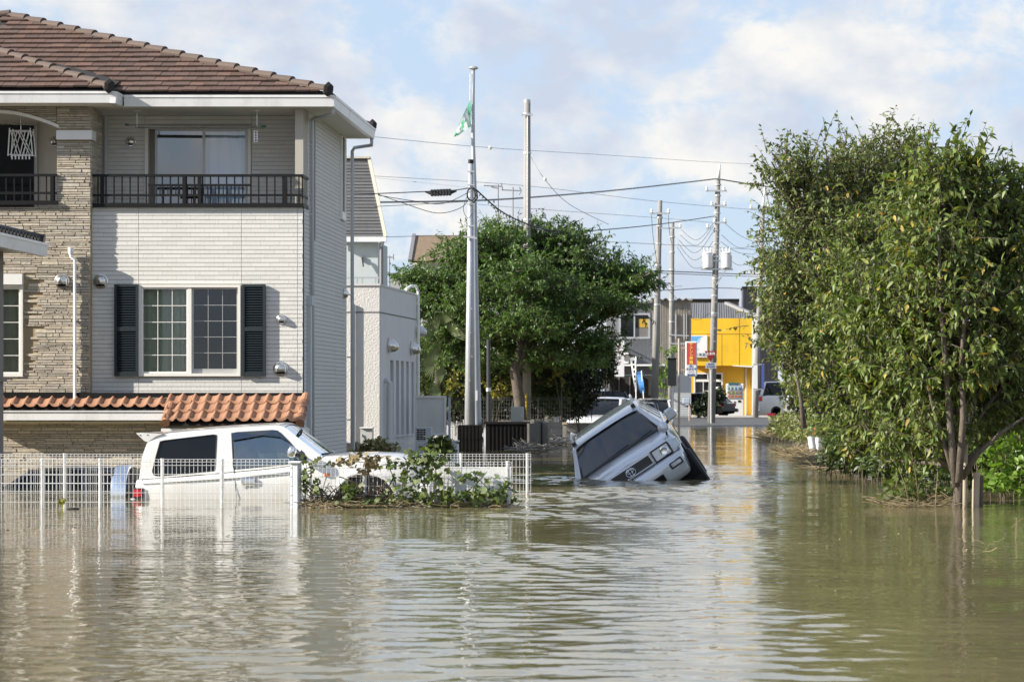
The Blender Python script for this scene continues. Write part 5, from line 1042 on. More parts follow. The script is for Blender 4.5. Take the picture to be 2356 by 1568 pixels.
mesh_fence('white wire mesh fence in the water in front of the white off roader doors', 4, 664, 35.1, 1056, -.7, (96, 229, 372, 510))
mesh_fence('long white wire mesh fence passing behind the white off roader', -40, 1221, 40.5, 1044, -.7, (147, 480, 900, 1060, 1213), group=None)
mesh_fence('white wire mesh fence overgrown with vines before the off roader bonnet', 694, 1176, 35.4, 1062, -.7, (712, 838, 1000, 1168))
mesh_fence('low white wire mesh fence with weeds before the stucco annex', 852, 1044, 53, 1013, -.7, (905, 985))
mesh_fence('grey wire mesh garden fence below the shrubs beside the poles', 1035, 1312, 84, 914, -.3, (1100, 1180, 1238), m=mat('grey_mesh', (.075, .08, .08), .7), r=.004, step=.075)
def block_post(label, px0, px1, py, d, dep=.14, cap=True, m=M_trim):
    t = thing('fence_pillar', label, 'pillar', (fx((px0+px1)/2, d), d, 0)); x0, x1, z = fx(px0, d), fx(px1, d), fz(py, d)
    sh = MB().hexa([(x0, d+.02, -.8), (x1-.03, d-.0, -.8), (x1, d+dep, -.8), (x0+.03, d+dep+.02, -.8), (x0, d+.02, z), (x1-.03, d, z), (x1, d+dep, z), (x0+.03, d+dep+.02, z)]).build('shaft', m, t); bevel(sh, .012)
    if cap: bevel(MB().box(x0-.01, x1+.01, d-.02, d+dep+.03, z+.001, z+.03).build('cap', m, t), .012)
    return t
M_pillar = mat('white_pillar', (.66, .69, .72), .6, nscale=4, namt=.12, dirt=((.45, .44, .42), .5, 4))
block_post('white square fence pillar standing in the water before the bonnet', 666, 691, 1066, 35.1, m=M_pillar)
block_post('white fence pillar beside the bush at the end of the low fence', 1039, 1055, 1016, 53.1, m=M_pillar)
wp = thing('white_board', 'large white board tied behind the vine fence', 'board', (fx(1090, 35.6), 35.6, 0)); bevel(MB().box(fx(1006, 35.6), fx(1172, 35.6), 35.55, 35.58, -.6, fz(1074, 35.6)).build('panel', mat('board_white', (.70, .71, .69), .5, nscale=5, namt=.06, dirt=((.45, .42, .36), .5, 4)), wp), .005)
MB().bar((fx(1172, 35.6), 35.57, -.6), (fx(1172, 35.6), 35.57, fz(1072, 35.6)), .04).build('edge_post', M_fence, wp)

# ---------------------------------------------------------------- white off roader
M_car = mat('car_white', (.66, .655, .64), .25, coat=1.0, dirt=((.50, .43, .31), .5, 3)); M_rubber = mat('rubber', (.015, .015, .016), .7); M_chrome = mat('chrome', (.80, .82, .85), .07, 1.0); M_tint = mat('tinted_glass', (.006, .007, .009), .05, spec=.35)
M_redlens = mat('red_lens', (.45, .012, .012), .15, coat=.6); M_amber = mat('amber_lens', (.55, .12, .01), .2, coat=.5); M_seat = mat('seat_cloth', (.10, .10, .10), .9)
DC, WC = 38.2, 1.76
sv = thing('white_off_roader', 'white two door off road car sunk to its handles behind the mesh fence', 'car', (fx(640, DC), DC+WC/2, 0))
cx = lambda p: fx(p, DC); cz = lambda p: fz(p, DC)
def ring(px, zt, e, crown=.02, zb=cz(1215)):
    x = cx(px); h = WC/2; y0 = DC+e
    half = [(y0+.06, zb), (y0+.01, cz(1140)), (y0, min(cz(1118), zt-.04)), (y0+.012, zt-.05), (y0+.05, zt-.012), (y0+.13, zt)]
    pts = [(x, y, z) for y, z in half]+[(x, DC+h*.6, zt+crown*.7), (x, DC+h, zt+crown), (x, DC+h*1.4, zt+crown*.7)]+[(x, 2*(DC+h)-y, z) for y, z in half[::-1]]
    return pts
st = [(309, 1104, .09), (312, 1102, .05), (330, 1100, .015), (420, 1095, 0), (500, 1088, 0), (600, 1079, 0), (690, 1068, 0), (730, 1052, .01), (745, 1049, .015), (800, 1047, .015), (860, 1046, .02), (905, 1048, .03), (940, 1053, .05), (962, 1062, .08), (974, 1078, .10), (979, 1096, .11), (985, 1102, .12)]
bd_ = MB(); rings = [ring(p, cz(t_), e, .03 if p > 730 else .0) for p, t_, e in st]; bd_.grid(rings); bd_.poly(rings[0]); bd_.poly(rings[-1][::-1])
o = bd_.build('body', M_car, sv, smooth=True); smooth_angle(o, 50)
belt = [(318, 1101), (350, 1099), (500, 1087), (600, 1078), (700, 1066), (738, 1050)]
def zbelt(x):
    for (a, za), (b, zb_) in zip(belt, belt[1:]):
        if cx(a) <= x <= cx(b): return cz(za+(zb_-za)*(x-cx(a))/(cx(b)-cx(a)))
    return cz(belt[0][1]) if x < cx(belt[0][0]) else cz(belt[-1][1])
def lean(x, z): return .05+.20*max(0, z-zbelt(x))/.65
outer = [(318, 1102), (322, 1050), (331, 1021), (340, 1010), (352, 1003), (381, 995.5), (457, 988.5), (557, 981), (628, 978), (640, 978.5), (650, 983), (741, 1051), (700, 1067), (600, 1079), (500, 1088), (350, 1100)]
rq = [(361, 1015), (372, 1012.2), (485, 998.8), (493, 1000), (494, 1004), (494, 1080), (491, 1083.5), (362, 1095.5), (351, 1093), (347, 1084), (351, 1060)]
dw = [(526, 996), (540, 993.5), (622, 988.5), (634, 990), (702, 1052), (700, 1062), (640, 1070), (536, 1080), (533, 1060)]
V2 = lambda pts: [(cx(a), cz(b)) for a, b in pts]
for side in (0, 1):
    fa = (lambda x, z: (x, DC+lean(x, z), z)) if not side else (lambda x, z: (x, DC+WC-lean(x, z), z)); fb_ = (lambda x, z: (x, DC+lean(x, z)+.045, z)) if not side else (lambda x, z: (x, DC+WC-lean(x, z)-.045, z))
    smooth_angle(MB().plate(V2(outer), [V2(rq), V2(dw)], fa, fb_).build('side_frame', M_car, sv), 30)
    g1 = (lambda x, z: (x, DC+lean(x, z)+.012, z)) if not side else (lambda x, z: (x, DC+WC-lean(x, z)-.012, z)); g2_ = (lambda x, z: (x, DC+lean(x, z)+.018, z)) if not side else (lambda x, z: (x, DC+WC-lean(x, z)-.018, z))
    MB().plate(V2(rq), [], g1, g2_).build('quarter_window', M_tint, sv); MB().plate(V2(dw), [], g1, g2_).build('door_window', glass('car_glass', (.62, .70, .66), .16), sv)
    if not side:
        ins = lambda pts, k: [(p[0]+(sum(q[0] for q in pts)/len(pts)-p[0])*k, p[1]+(sum(q[1] for q in pts)/len(pts)-p[1])*k) for p in pts]
        for w_ in (rq, dw): MB().plate(V2(w_), [ins(V2(w_), .035)], lambda x, z: (x, DC+lean(x, z)-.004, z), lambda x, z: (x, DC+lean(x, z)+.01, z)).build('window_seal', M_rubber, sv)
        MB().plate(V2([(528, 996), (540, 993.5), (622, 988.5), (633, 990), (662, 1017), (640, 1005), (600, 1001), (560, 1008), (531, 1013)]), [], lambda x, z: (x, DC+lean(x, z)-.03, z), lambda x, z: (x, DC+lean(x, z)-.026, z)).build('rain_visor', glass('smoke_visor', (.22, .21, .20), .12), sv)
roofl = [(340, 1010), (352, 1003), (381, 995.5), (457, 988.5), (557, 981), (628, 978), (640, 978.5), (650, 983)]
rf = MB(); rows = []
for a, b in roofl:
    x, z = cx(a), cz(b); y0, y1 = DC+lean(x, z)-.004, DC+WC-lean(x, z)+.004; rows.append([(x, y0+(y1-y0)*t, z+.03*math.sin(math.pi*t)**.6+.002) for t in [i/12 for i in range(13)]])
rf.grid(rows); rf.build('roof', M_car, sv, smooth=True)
ws_ = MB(); q = lambda px, py, t: (cx(px), DC+lean(cx(px), cz(py))+.06+(WC-2*lean(cx(px), cz(py))-.12)*t, cz(py)+.025*math.sin(math.pi*t))
ws_.grid([[q(648, 982, t) for t in [i/8 for i in range(9)]], [q(739, 1050, t) for t in [i/8 for i in range(9)]]]); ws_.build('windscreen', glass('windscreen_glass', (.35, .42, .42), .25), sv, smooth=True, fix=False)
tg_ = MB(); tg_.grid([[q(322, 1052, t) for t in (0, .5, 1)], [q(340, 1010, t) for t in (0, .5, 1)]]); tg_.grid([[q(312, 1104, t) for t in (0, .5, 1)], [q(322, 1052, t) for t in (0, .5, 1)]]); tg_.build('tailgate', M_car, sv, fix=False)
spo = MB(); rows = []
for t in [i/8 for i in range(9)]:
    y = DC+.2+1.36*t; rows.append([(cx(a), y, cz(b)) for a, b in ((306, 996), (318, 995), (345, 997), (369, 997.5), (352, 1004), (333, 1017), (325, 1014))])
spo.grid(rows, closed=True); spo.poly(rows[0]); spo.poly(rows[-1][::-1]); smooth_angle(spo.build('spoiler', M_car, sv), 40)
for px, py in ((316, 1001), (333, 1000.5)): MB().lathe([(.008, 0), (.008, .004)], (cx(px), DC+.198, cz(py)), (0, -1, 0), 8).build('bolt', M_rubber, sv)
# doors, handle, trim
gl_ = MB(); prev = None
for a, b in zip([(527, 1000), (534, 1070), (537, 1082), (541, 1110), (545, 1150)], [(534, 1070), (537, 1082), (541, 1110), (545, 1150), (546, 1200)]): gl_.bar((cx(a[0]), DC+lean(cx(a[0]), cz(a[1]))*(1 if a[1] < 1085 else 0)-.002, cz(a[1])), (cx(b[0]), DC+lean(cx(b[0]), cz(b[1]))*(1 if b[1] < 1085 else 0)-.002, cz(b[1])), .006, .006)
gl_.build('door_seam', M_rubber, sv); MB().bar((cx(705), DC-.002, cz(1068)), (cx(700), DC-.002, cz(1190)), .006, .006).build('door_seam', M_rubber, sv)
MB().tube([(cx(325), DC+.008, cz(1110)), (cx(420), DC-.004, cz(1106)), (cx(545), DC-.004, cz(1098)), (cx(700), DC-.004, cz(1083))], .012, 6).build('body_crease', M_car, sv, smooth=True)
h_ = bevel(MB().box(cx(554), cx(589), DC-.035, DC+.01, cz(1112), cz(1099)).build('door_handle', M_chrome, sv), .015, 3); MB().box(cx(558), cx(586), DC-.02, DC-.012, cz(1117), cz(1112.5)).build('handle_recess', M_greyframe, h_)
MB().lathe([(.012, 0), (.012, .005)], (cx(563), DC-.001, cz(1121)), (0, -1, 0), 8).build('key_hole', M_galv, sv)
tl_ = bevel(MB().box(cx(307), cx(326), DC-.012, DC+.2, cz(1143), cz(1125)).build('tail_lamp', M_redlens, sv), .01); MB().box(cx(305.5), cx(329), DC-.004, DC+.21, cz(1145), cz(1122)).build('lamp_bezel', M_rubber, tl_)
bevel(MB().box(cx(746), cx(758), DC-.012, DC+.03, cz(1095), cz(1088)).build('side_marker', M_amber, sv), .008)
mir = MB(); mir.lathe([(.02, -.075), (.055, -.06), (.066, 0), (.055, .06), (.02, .075)], (cx(674), DC-.12, cz(1038.5)), (.25, 0, 1), 14); bevel(mir.build('door_mirror', M_chrome, sv, smooth=True), .004); MB().bar((cx(682), DC-.10, cz(1044)), (cx(694), DC+.06, cz(1050)), .05, .03).build('mirror_arm', M_rubber, sv)
MB().prism(V2([(684, 1043), (694, 1031), (705, 1054), (701, 1064), (688, 1062)]), lambda x, z: (x, DC+lean(x, z)-.002, z), lambda x, z: (x, DC+lean(x, z)+.02, z)).build('mirror_mount', M_rubber, sv)
arc = [(775, 1150), (777, 1131), (790, 1110), (807, 1096), (823, 1092), (845, 1092), (868, 1096), (885, 1104), (899, 1120), (907, 1134), (909, 1150)]
MB().plate(V2(arc+[(909, 1190), (775, 1190)]), [], lambda x, z: (x, DC-.006, z), lambda x, z: (x, DC+.3, z)).build('arch_shade_plate', mat('hollow_black', (.004, .004, .004), .95), sv)  # black plate standing for the shade inside the arch
fl_ = MB(); out_ = [(842+(a-842)*1.10, 1150+(b-1150)*1.13) for a, b in arc]; fl_.prism(V2(arc+out_[::-1]), lambda x, z: (x, DC-.03, z), lambda x, z: (x, DC+.03, z)); bevel(fl_.build('arch_flare', M_car, sv), .012)
MB().tube([(cx(842), DC+.04, cz(1160)), (cx(842), DC+.26, cz(1160))], .36, 24).build('tyre', M_rubber, sv)
fr_ = bevel(MB().box(cx(965), cx(992), DC+.02, DC+WC-.02, cz(1142), cz(1112)).build('front_bumper', M_car, sv), .03, 3); MB().box(cx(970), cx(983), DC+.1, DC+.4, cz(1107), cz(1092)).build('headlamp', mat('lamp_clear', (.7, .72, .74), .08, coat=.8), sv)
bevel(MB().box(cx(297), cx(313), DC+.03, DC+WC-.03, cz(1170), cz(1146)).build('rear_bumper', M_car, sv), .02)
sw_ = MB(); c = Vector((fx(284, DC+.9), DC+.9, fz(1135, DC+.9))); sw_.lathe([(.05, -.135), (.30, -.13), (.385, -.10), (.405, -.05), (.405, .11), (.36, .13)], c, (1, 0, 0), 36); smooth_angle(sw_.build('spare_wheel_cover', M_chrome, sv), 35); MB().tube([c+Vector((.11, 0, 0)), c+Vector((.17, 0, 0))], .37, 28).build('spare_tyre', M_rubber, sv)
MB().box(cx(700)-.0, cx(735), DC+.15, DC+WC-.15, cz(1070), cz(1055)).build('dashboard', M_rubber, sv)
stw = MB(); c = Vector((cx(668), DC+.48, cz(1018))); ax = Vector((1, 0, -.5)).normalized(); a_ = Vector((0, 1, 0)); b_ = ax.cross(a_)
stw.tube([c+(a_*math.cos(t)+b_*math.sin(t))*.19 for t in np.linspace(0, 2*math.pi, 25)], .014, 6, False); stw.bar(c-a_*.18, c+a_*.18, .03); stw.build('steering_wheel', M_rubber, sv)
for y_ in (DC+.28, DC+1.05): bevel(MB().hexa([(cx(548), y_, cz(1120)), (cx(575), y_, cz(1120)), (cx(575), y_+.48, cz(1120)), (cx(548), y_+.48, cz(1120)), (cx(528), y_+.05, cz(1012)), (cx(546), y_+.05, cz(1012)), (cx(546), y_+.43, cz(1012)), (cx(528), y_+.43, cz(1012))]).build('front_seat', M_seat, sv), .04)
wpr = MB(); wpr.tube([(cx(730), DC+.35, cz(1047)), (cx(715), DC+.9, cz(1033))], .009, 5); wpr.tube([(cx(735), DC+.3, cz(1046)), (cx(738), DC+1.3, cz(1046))], .02, 5); wpr.build('wiper', M_rubber, sv)

# ---------------------------------------------------------------- tilted silver car
M_silver = mat('car_silver', (.56, .59, .64), .28, .4, coat=1.0, dirt=((.36, .34, .30), .25, 4)); M_dark = mat('dark_plastic', (.02, .021, .023), .45); M_lens = mat('lamp_lens', (.40, .43, .47), .06, .5, coat=1.0)
rot = Euler((math.radians(3.8), math.radians(-33.3), 0)); Rm = rot.to_matrix(); tgt = P(1466, 941.7, 48.2); loc = tgt-Rm @ Vector((.63, 1.62, 1.74))
su = thing('silver_off_roader', 'silver off road car tipped on its side and half sunk in the road', 'car', loc, rot)
def bs(mb, name, m, smooth=None, parent=su, bv=None, label=None):
    o = mb.build(name, m, parent, local=True, label=label)
    if smooth: smooth_angle(o, smooth)
    if bv: bevel(o, bv, 2)
    return o
def sring(y, hw, zb, zt, crown, sh=.06):
    half = [(-hw*.93, zb), (-hw, zb+.12), (-hw, zt-.22), (-hw+.02, zt-.10), (-hw+sh, zt-.025), (-hw+sh+.1, zt)]
    return [(x, y, z) for x, z in half]+[(-hw*.4, y, zt+crown*.8), (0, y, zt+crown), (hw*.4, y, zt+crown*.8)]+[(-x, y, z) for x, z in half[::-1]]
b_ = MB(); rg = [sring(*a) for a in ((.12, .80, .62, 1.12, .015, .04), (.15, .86, .58, 1.15, .02, .05), (.30, .93, .55, 1.19, .03), (.65, .955, .5, 1.24, .035), (.98, .965, .48, 1.285, .03), (1.10, .965, .45, 1.29, .01), (2.2, .97, .45, 1.30, 0), (3.6, .965, .45, 1.30, 0), (4.45, .94, .47, 1.30, 0), (4.62, .88, .5, 1.28, 0))]
b_.grid(rg); b_.poly(rg[0]); b_.poly(rg[-1][::-1]); bs(b_, 'body', M_silver, 45)
b_ = MB(); bp_ = [(-.06, .50), (.0, .47), (.10, .46)]
prof = [(-.93, .42), (-.86, -.0), (-.70, -.07), (-.35, -.11), (0, -.12), (.35, -.11), (.70, -.07), (.86, .0), (.93, .42)]
rows = [[(x*k, y+o_, z) for x, y in prof] for (z, k, o_) in ((.48, .93, .10), (.51, .97, .04), (.58, 1.0, .01), (.76, 1.015, -.01), (.86, 1.01, .0), (.895, .98, .05), (.905, .93, .2))]
b_.grid(rows); bs(b_, 'front_bumper', M_silver, 50)
# greenhouse
roofst = [(1.60, .62, 1.735), (1.70, .655, 1.775), (2.2, .675, 1.81), (3.2, .675, 1.815), (4.2, .66, 1.79), (4.42, .63, 1.74)]
b_ = MB(); b_.grid([[(hw*math.sin(t*math.pi/2*.98)/math.sin(math.pi/2*.98), y, z+.045*(1-t*t)-.05*max(0, abs(t)-.85)/.15) for t in [i/7 for i in range(-7, 8)]] for y, hw, z in roofst]); b_.grid([[(hw*t, y, z-.05) for t in (-1, 0, 1)] for y, hw, z in roofst]); bs(b_, 'roof', M_silver, 60)
wsd = MB(); wsd.grid([[(t*w, y-.05*(1-t*t), z) for t in [i/6 for i in range(-6, 7)]] for y, w, z in ((1.02, .79, 1.30), (1.32, .71, 1.53), (1.60, .615, 1.735))]); bs(wsd, 'windscreen', mat('windscreen_dark', (.012, .016, .022), .04, coat=.6), 60)
fr = MB(); fr.bar((-.765, 1.03, 1.305), (-.60, 1.61, 1.73), .03, .02); fr.bar((.765, 1.03, 1.305), (.60, 1.61, 1.73), .03, .02); fr.bar((-.60, 1.575, 1.735), (.60, 1.575, 1.735), .02, .02); bs(fr, 'windscreen_seal', M_rubber)
for s_ in (-1, 1):
    zl = lambda z: s_*(.915-.25*(z-1.29)/.47)
    o2 = [(1.05, 1.29), (1.61, 1.755), (2.2, 1.80), (4.25, 1.79), (4.5, 1.29)]; w1 = [(1.42, 1.335), (1.78, 1.68), (2.55, 1.72), (2.55, 1.335)]; w2 = [(2.64, 1.335), (2.64, 1.72), (3.45, 1.72), (3.45, 1.335)]; w3 = [(3.54, 1.335), (3.54, 1.71), (4.15, 1.70), (4.32, 1.335)]
    bs(MB().plate(o2, [w1, w2, w3], lambda y, z: (zl(z), y, z), lambda y, z: (zl(z)-s_*.04, y, z)), 'side_frame', M_silver, 30)
    for w in (w1, w2, w3): bs(MB().plate(w, [], lambda y, z: (zl(z)-s_*.010, y, z), lambda y, z: (zl(z)-s_*.016, y, z)), 'side_window', M_tint)
    ap = MB(); ap.bar((s_*.83, 1.02, 1.285), (s_*.645, 1.63, 1.745), .075, .06); bs(ap, 'pillar', M_silver, None, bv=.015)
    rr_ = bs(MB().tube([(s_*.60, 1.75, 1.80), (s_*.605, 1.80, 1.875), (s_*.62, 2.4, 1.905), (s_*.62, 3.8, 1.895), (s_*.60, 4.2, 1.81)], .022, 8), 'roof_rail', M_galv, 60); bs(MB().box(s_*.60-.035, s_*.60+.035, 1.70, 1.84, 1.77, 1.86), 'rail_foot', M_dark, None, rr_)
    # lamps
    hl = MB(); hl.hexa([(s_*.455, .075, .925), (s_*.765, .085, .93), (s_*.765, .2, .93), (s_*.455, .2, .925), (s_*.455, .09, 1.115), (s_*.765, .10, 1.12), (s_*.765, .22, 1.12), (s_*.455, .2, 1.115)]); hlo = bs(hl, 'headlamp', M_lens, None, bv=.012); bs(MB().lathe([(.075, 0), (.06, .01), (.02, .004)], (s_*.66, .078, 1.02), (0, -1, 0), 16), 'reflector', M_chrome, 30, hlo)
    fm_ = MB(); fm_.plate([(s_*.44, .912), (s_*.778, .915), (s_*.778, 1.132), (s_*.44, 1.13)], [[(s_*.455, .925), (s_*.765, .93), (s_*.765, 1.12), (s_*.455, 1.115)]], lambda x, z: (x, .07, z), lambda x, z: (x, .12, z)); bs(fm_, 'lamp_bezel', M_dark, None, hlo)
    cl_ = MB(); cl_.hexa([(s_*.785, .09, .935), (s_*.945, .22, .945), (s_*.95, .40, .945), (s_*.785, .3, .935), (s_*.785, .105, 1.125), (s_*.93, .23, 1.10), (s_*.94, .40, 1.10), (s_*.785, .3, 1.125)]); bs(cl_, 'corner_lamp', mat('corner_lens', (.55, .58, .62), .06, .3, coat=1.0), None, bv=.015)
    fg_ = MB(); fg_.hexa([(s_*.60, -.108, .69), (s_*.84, -.055, .695), (s_*.84, .02, .695), (s_*.60, .0, .69), (s_*.60, -.11, .805), (s_*.84, -.057, .81), (s_*.84, .02, .81), (s_*.60, .0, .805)]); f1 = bs(fg_, 'fog_lamp', M_dark, None, bv=.02); bs(MB().hexa([(s_*.625, -.118, .712), (s_*.815, -.073, .715), (s_*.815, -.0, .715), (s_*.625, -.01, .712), (s_*.625, -.118, .785), (s_*.815, -.073, .788), (s_*.815, -.0, .788), (s_*.625, -.01, .785)]), 'lens', M_lens, None, f1, bv=.015)
    # mirror
    mm = MB(); mm.hexa([(s_*.97, 1.16, 1.295), (s_*1.17, 1.18, 1.31), (s_*1.16, 1.28, 1.31), (s_*.97, 1.25, 1.295), (s_*.98, 1.16, 1.50), (s_*1.15, 1.18, 1.50), (s_*1.14, 1.28, 1.50), (s_*.98, 1.25, 1.50)]); mo = bs(mm, 'door_mirror', M_silver, 60, bv=.035); bs(MB().bar((s_*.90, 1.26, 1.29), (s_*1.0, 1.22, 1.33), .06, .05), 'mirror_arm', M_dark, None, mo)
    for yw in (.66, 3.55):
        ww = MB(); ww.lathe([(.22, -.13), (.36, -.13), (.405, -.10), (.41, 0), (.405, .10), (.36, .13), (.22, .13)], (s_*.90, yw, .40), (1, 0, 0), 28); w_ = bs(ww, 'wheel', M_rubber, 40); bs(MB().lathe([(.05, .10), (.2, .09), (.22, .13)], (s_*.90, yw, .40), (s_, 0, 0), 20), 'rim', M_galv, 30, w_)
        bs(MB().prism([(yw+.47*math.cos(t), .46+.47*math.sin(t)) for t in np.linspace(-.2, math.pi+.2, 18)], lambda y, z: (s_*.968, y, z), lambda y, z: (s_*.6, y, z)), 'arch_shade_plate', mat('hollow_black', (.004, .004, .004)), None)  # black plate in place of the shaded arch hollow
# fender mirror on the upper front corner
fm = bs(MB().tube([(.83, .42, 1.17), (.86, .40, 1.25), (.85, .38, 1.29)], .018, 8), 'fender_mirror', M_dark, 60); bs(MB().lathe([(.02, -.05), (.085, -.03), (.10, .01), (.07, .05), (.01, .06)], (.85, .38, 1.33), (-.2, -1, .35), 16), 'mirror_shell', M_silver, 60, fm)
gr = bs(MB().plate([(-.42, .93), (.40, .93), (.42, .96), (.415, 1.105), (.39, 1.12), (-.40, 1.12), (-.42, 1.105)], [[(-.395, .95), (.385, .95), (.395, .965), (.39, 1.09), (.375, 1.10), (-.375, 1.10), (-.395, 1.09)]], lambda x, z: (x, .05, z), lambda x, z: (x, .13, z)), 'grille', M_silver, None, bv=.008)
bs(MB().box(-.395, .395, .097, .105, .945, 1.105), 'grille_backing', M_dark, None, gr)
for k in range(4): bs(MB().box(-.388, .388, .07, .095, .968+.034*k, .982+.034*k), 'grille_bar', mat('grille_bar', (.13, .13, .135), .3, .6), None, gr)
em = MB()
def ell(cx_, cz_, a, b, r): em.tube([(cx_+a*math.cos(t), .044, cz_+b*math.sin(t)) for t in np.linspace(0, 2*math.pi, 33)], r, 6, False)
ell(0, 1.02, .085, .064, .009); ell(0, 1.038, .062, .024, .007); ell(0, 1.018, .026, .06, .007); bs(em, 'emblem', M_chrome, 60, gr); bs(MB().lathe([(.07, 0), (.07, .01)], (0, .062, 1.02), (0, -1, 0), 20), 'emblem_backing', M_dark, None, gr)
bs(MB().box(-.42, .10, -.135, -.08, .60, .72), 'air_intake', mat('hollow_black', (.004, .004, .004)), None); bs(MB().box(.14, .44, -.125, -.06, .60, .72), 'air_intake', mat('hollow_black', (.004, .004, .004)), None)
wi = MB(); wi.tube([(-.76, .985, 1.305), (-.2, .935, 1.325), (.3, .935, 1.325), (.76, .985, 1.305)], .024, 6); wi.tube([(-.5, .965, 1.33), (.2, .97, 1.365)], .012, 5); wi.tube([(.05, .965, 1.33), (.66, .99, 1.355)], .012, 5); bs(wi, 'wiper', M_dark, 60)
sm = MB(); sm.tube([(-.86, .12, .905), (-.4, .07, .905), (0, .06, .905), (.4, .07, .905), (.86, .12, .905), (.955, .4, .91)], .007, 5); sm.tube([(-.78, .20, 1.15), (-.42, .14, 1.14), (0, .13, 1.14), (.42, .14, 1.14), (.78, .20, 1.15), (.90, .9, 1.25)], .007, 5); bs(sm, 'panel_gap', M_dark, 60)
MB().lathe([(.05, 0), (.05, .004)], (.42, 1.50, 1.66), (0, -1, .9), 16).build('sticker', mat('sticker_blue', (.05, .09, .16), .4), su, local=True)

# ---------------------------------------------------------------- other cars
def car(label, loc, yaw, paint, L_=4.3, W_=1.7, Hh=1.5, style='hatch', pitch=0.0, name='parked_car', cat='car', parts=True):
    t = thing(name, label, cat, loc, (pitch, 0, yaw)); w = W_/2
    S = {'hatch': (.23, .38, .80, .95), 'sedan': (.25, .41, .68, .86), 'van': (.10, .24, .93, .985), 'suv': (.26, .37, .88, .97)}[style]
    zb, belt_ = .22*Hh/1.5, .60*Hh
    def rg(y, k, z0, zt, cr): h = w*k; hf = [(-h*.95, z0), (-h, z0+.1), (-h, zt-.14), (-h*.97, zt-.04), (-h*.9, zt)]; return [(x, y*L_, z) for x, z in hf]+[(0, y*L_, zt+cr)]+[(-x, y*L_, z) for x, z in hf[::-1]]
    b = MB(); R_ = [rg(0, .78, .34, .42*Hh, .0), rg(.012, .88, .26, .46*Hh, .01), rg(.05, .96, .2, .52*Hh, .02), rg(S[0]*.9, 1, .2, belt_-.02, .03), rg(S[0]+.02, 1, .2, belt_, .01), rg(.6, 1, .2, belt_+.02, 0), rg(.9, .98, .2, belt_+.02, 0), rg(.985, .92, .24, belt_, 0), rg(1, .85, .34, belt_-.06, 0)]
    b.grid(R_); b.poly(R_[0]); b.poly(R_[-1][::-1]); smooth_angle(b.build('body', paint, t, local=True), 50)
    g = MB(); G_ = []; rt = Hh-.02
    for y, k, z in ((S[0], .90, belt_-.01), (S[1], .76, rt-.05), ((S[1]+S[2])/2, .77, rt), (S[2], .75, rt-.04), (S[3], .86, belt_)): G_.append((y*L_, k*w, z))
    g.grid([[(-.91*w, y, belt_), (-k, y, z-.03), (-k*.85, y, z), (0, y, z+.015), (k*.85, y, z), (k, y, z-.03), (.91*w, y, belt_)] for y, k, z in G_]); smooth_angle(g.build('glasshouse', M_tint, t, local=True), 35)
    rf = MB(); RR = [(y, k*1.01, z) for y, k, z in G_[1:4]]; RR = [(RR[0][0]-.02, RR[0][1], RR[0][2]-.005)]+RR[1:]
    rf.grid([[(-k, y, z-.035), (-k*.86, y, z+.012), (0, y, z+.03), (k*.86, y, z+.012), (k, y, z-.035)] for y, k, z in RR]); smooth_angle(rf.build('roof', paint, t, local=True), 60)
    for s_ in (-1, 1):
        for p0, p1, a_, b2 in (((s_*.905*w, S[0]*L_+.02, belt_), (s_*G_[1][1]*1.0, G_[1][0], G_[1][2]-.02), .07, .05), ((s_*.90*w, S[3]*L_-.05, belt_), (s_*G_[3][1], G_[3][0], G_[3][2]-.02), .16, .06), ((s_*.915*w, (S[1]+.18)*L_, belt_), (s_*G_[2][1]*1.01, (S[1]+.18)*L_, G_[2][2]-.03), .07, .04)): MB().bar(p0, p1, a_, b2).build('pillar', paint, t, local=True)
        bevel(MB().hexa([(s_*.52*w, .0*L_-.01, .36*Hh), (s_*.90*w, .03*L_, .38*Hh), (s_*.90*w, .08*L_, .38*Hh), (s_*.52*w, .03*L_, .36*Hh), (s_*.55*w, .005*L_, .46*Hh), (s_*.92*w, .05*L_, .47*Hh), (s_*.92*w, .1*L_, .47*Hh), (s_*.55*w, .05*L_, .46*Hh)]).build('headlamp', M_lens, t, local=True), .01)
        bevel(MB().box(*sorted((s_*.62*w, s_*.97*w)), .965*L_, 1.002*L_, .45*Hh, .57*Hh).build('tail_lamp', M_redlens, t, local=True), .01)
        bevel(MB().box(*sorted((s_*w*1.0, s_*(w+.17))), S[0]*L_+.12, S[0]*L_+.22, belt_+.02, belt_+.16).build('door_mirror', paint, t, local=True), .03)
        for yw in (.19, .80):
            wl = MB().lathe([(.2, -.1), (.29, -.1), (.31, 0), (.29, .1), (.2, .1)], (s_*(w-.1), yw*L_, .31), (1, 0, 0), 18).build('wheel', M_rubber, t, local=True); MB().lathe([(.04, .08), (.18, .08), (.2, .1)], (s_*(w-.1), yw*L_, .31), (s_, 0, 0), 14).build('rim', M_galv, wl, local=True)
    MB().box(-.5*w, .5*w, -.01*L_, .01*L_, .30*Hh, .40*Hh).build('grille', M_dark, t, local=True)
    return t
M_navy = mat('car_navy', (.022, .030, .055), .22, .3, coat=1.0); M_blk = mat('car_black', (.012, .012, .014), .22, coat=1.0); M_dblue = mat('car_dark_blue', (.028, .042, .085), .22, .3, coat=1.0)
def at_roof(px, py, d, Hh): return (fx(px, d), d, fz(py, d)-Hh)
car('dark navy car facing us nearest behind the tilted silver one', at_roof(1463, 924, 100, 1.55), 0, M_navy, 4.0, 1.68, 1.55, 'hatch')
car('dark blue car with a rounded roof between the navy and white cars', at_roof(1446, 918, 106, 1.6), 0, M_dblue, 3.8, 1.55, 1.6, 'hatch')
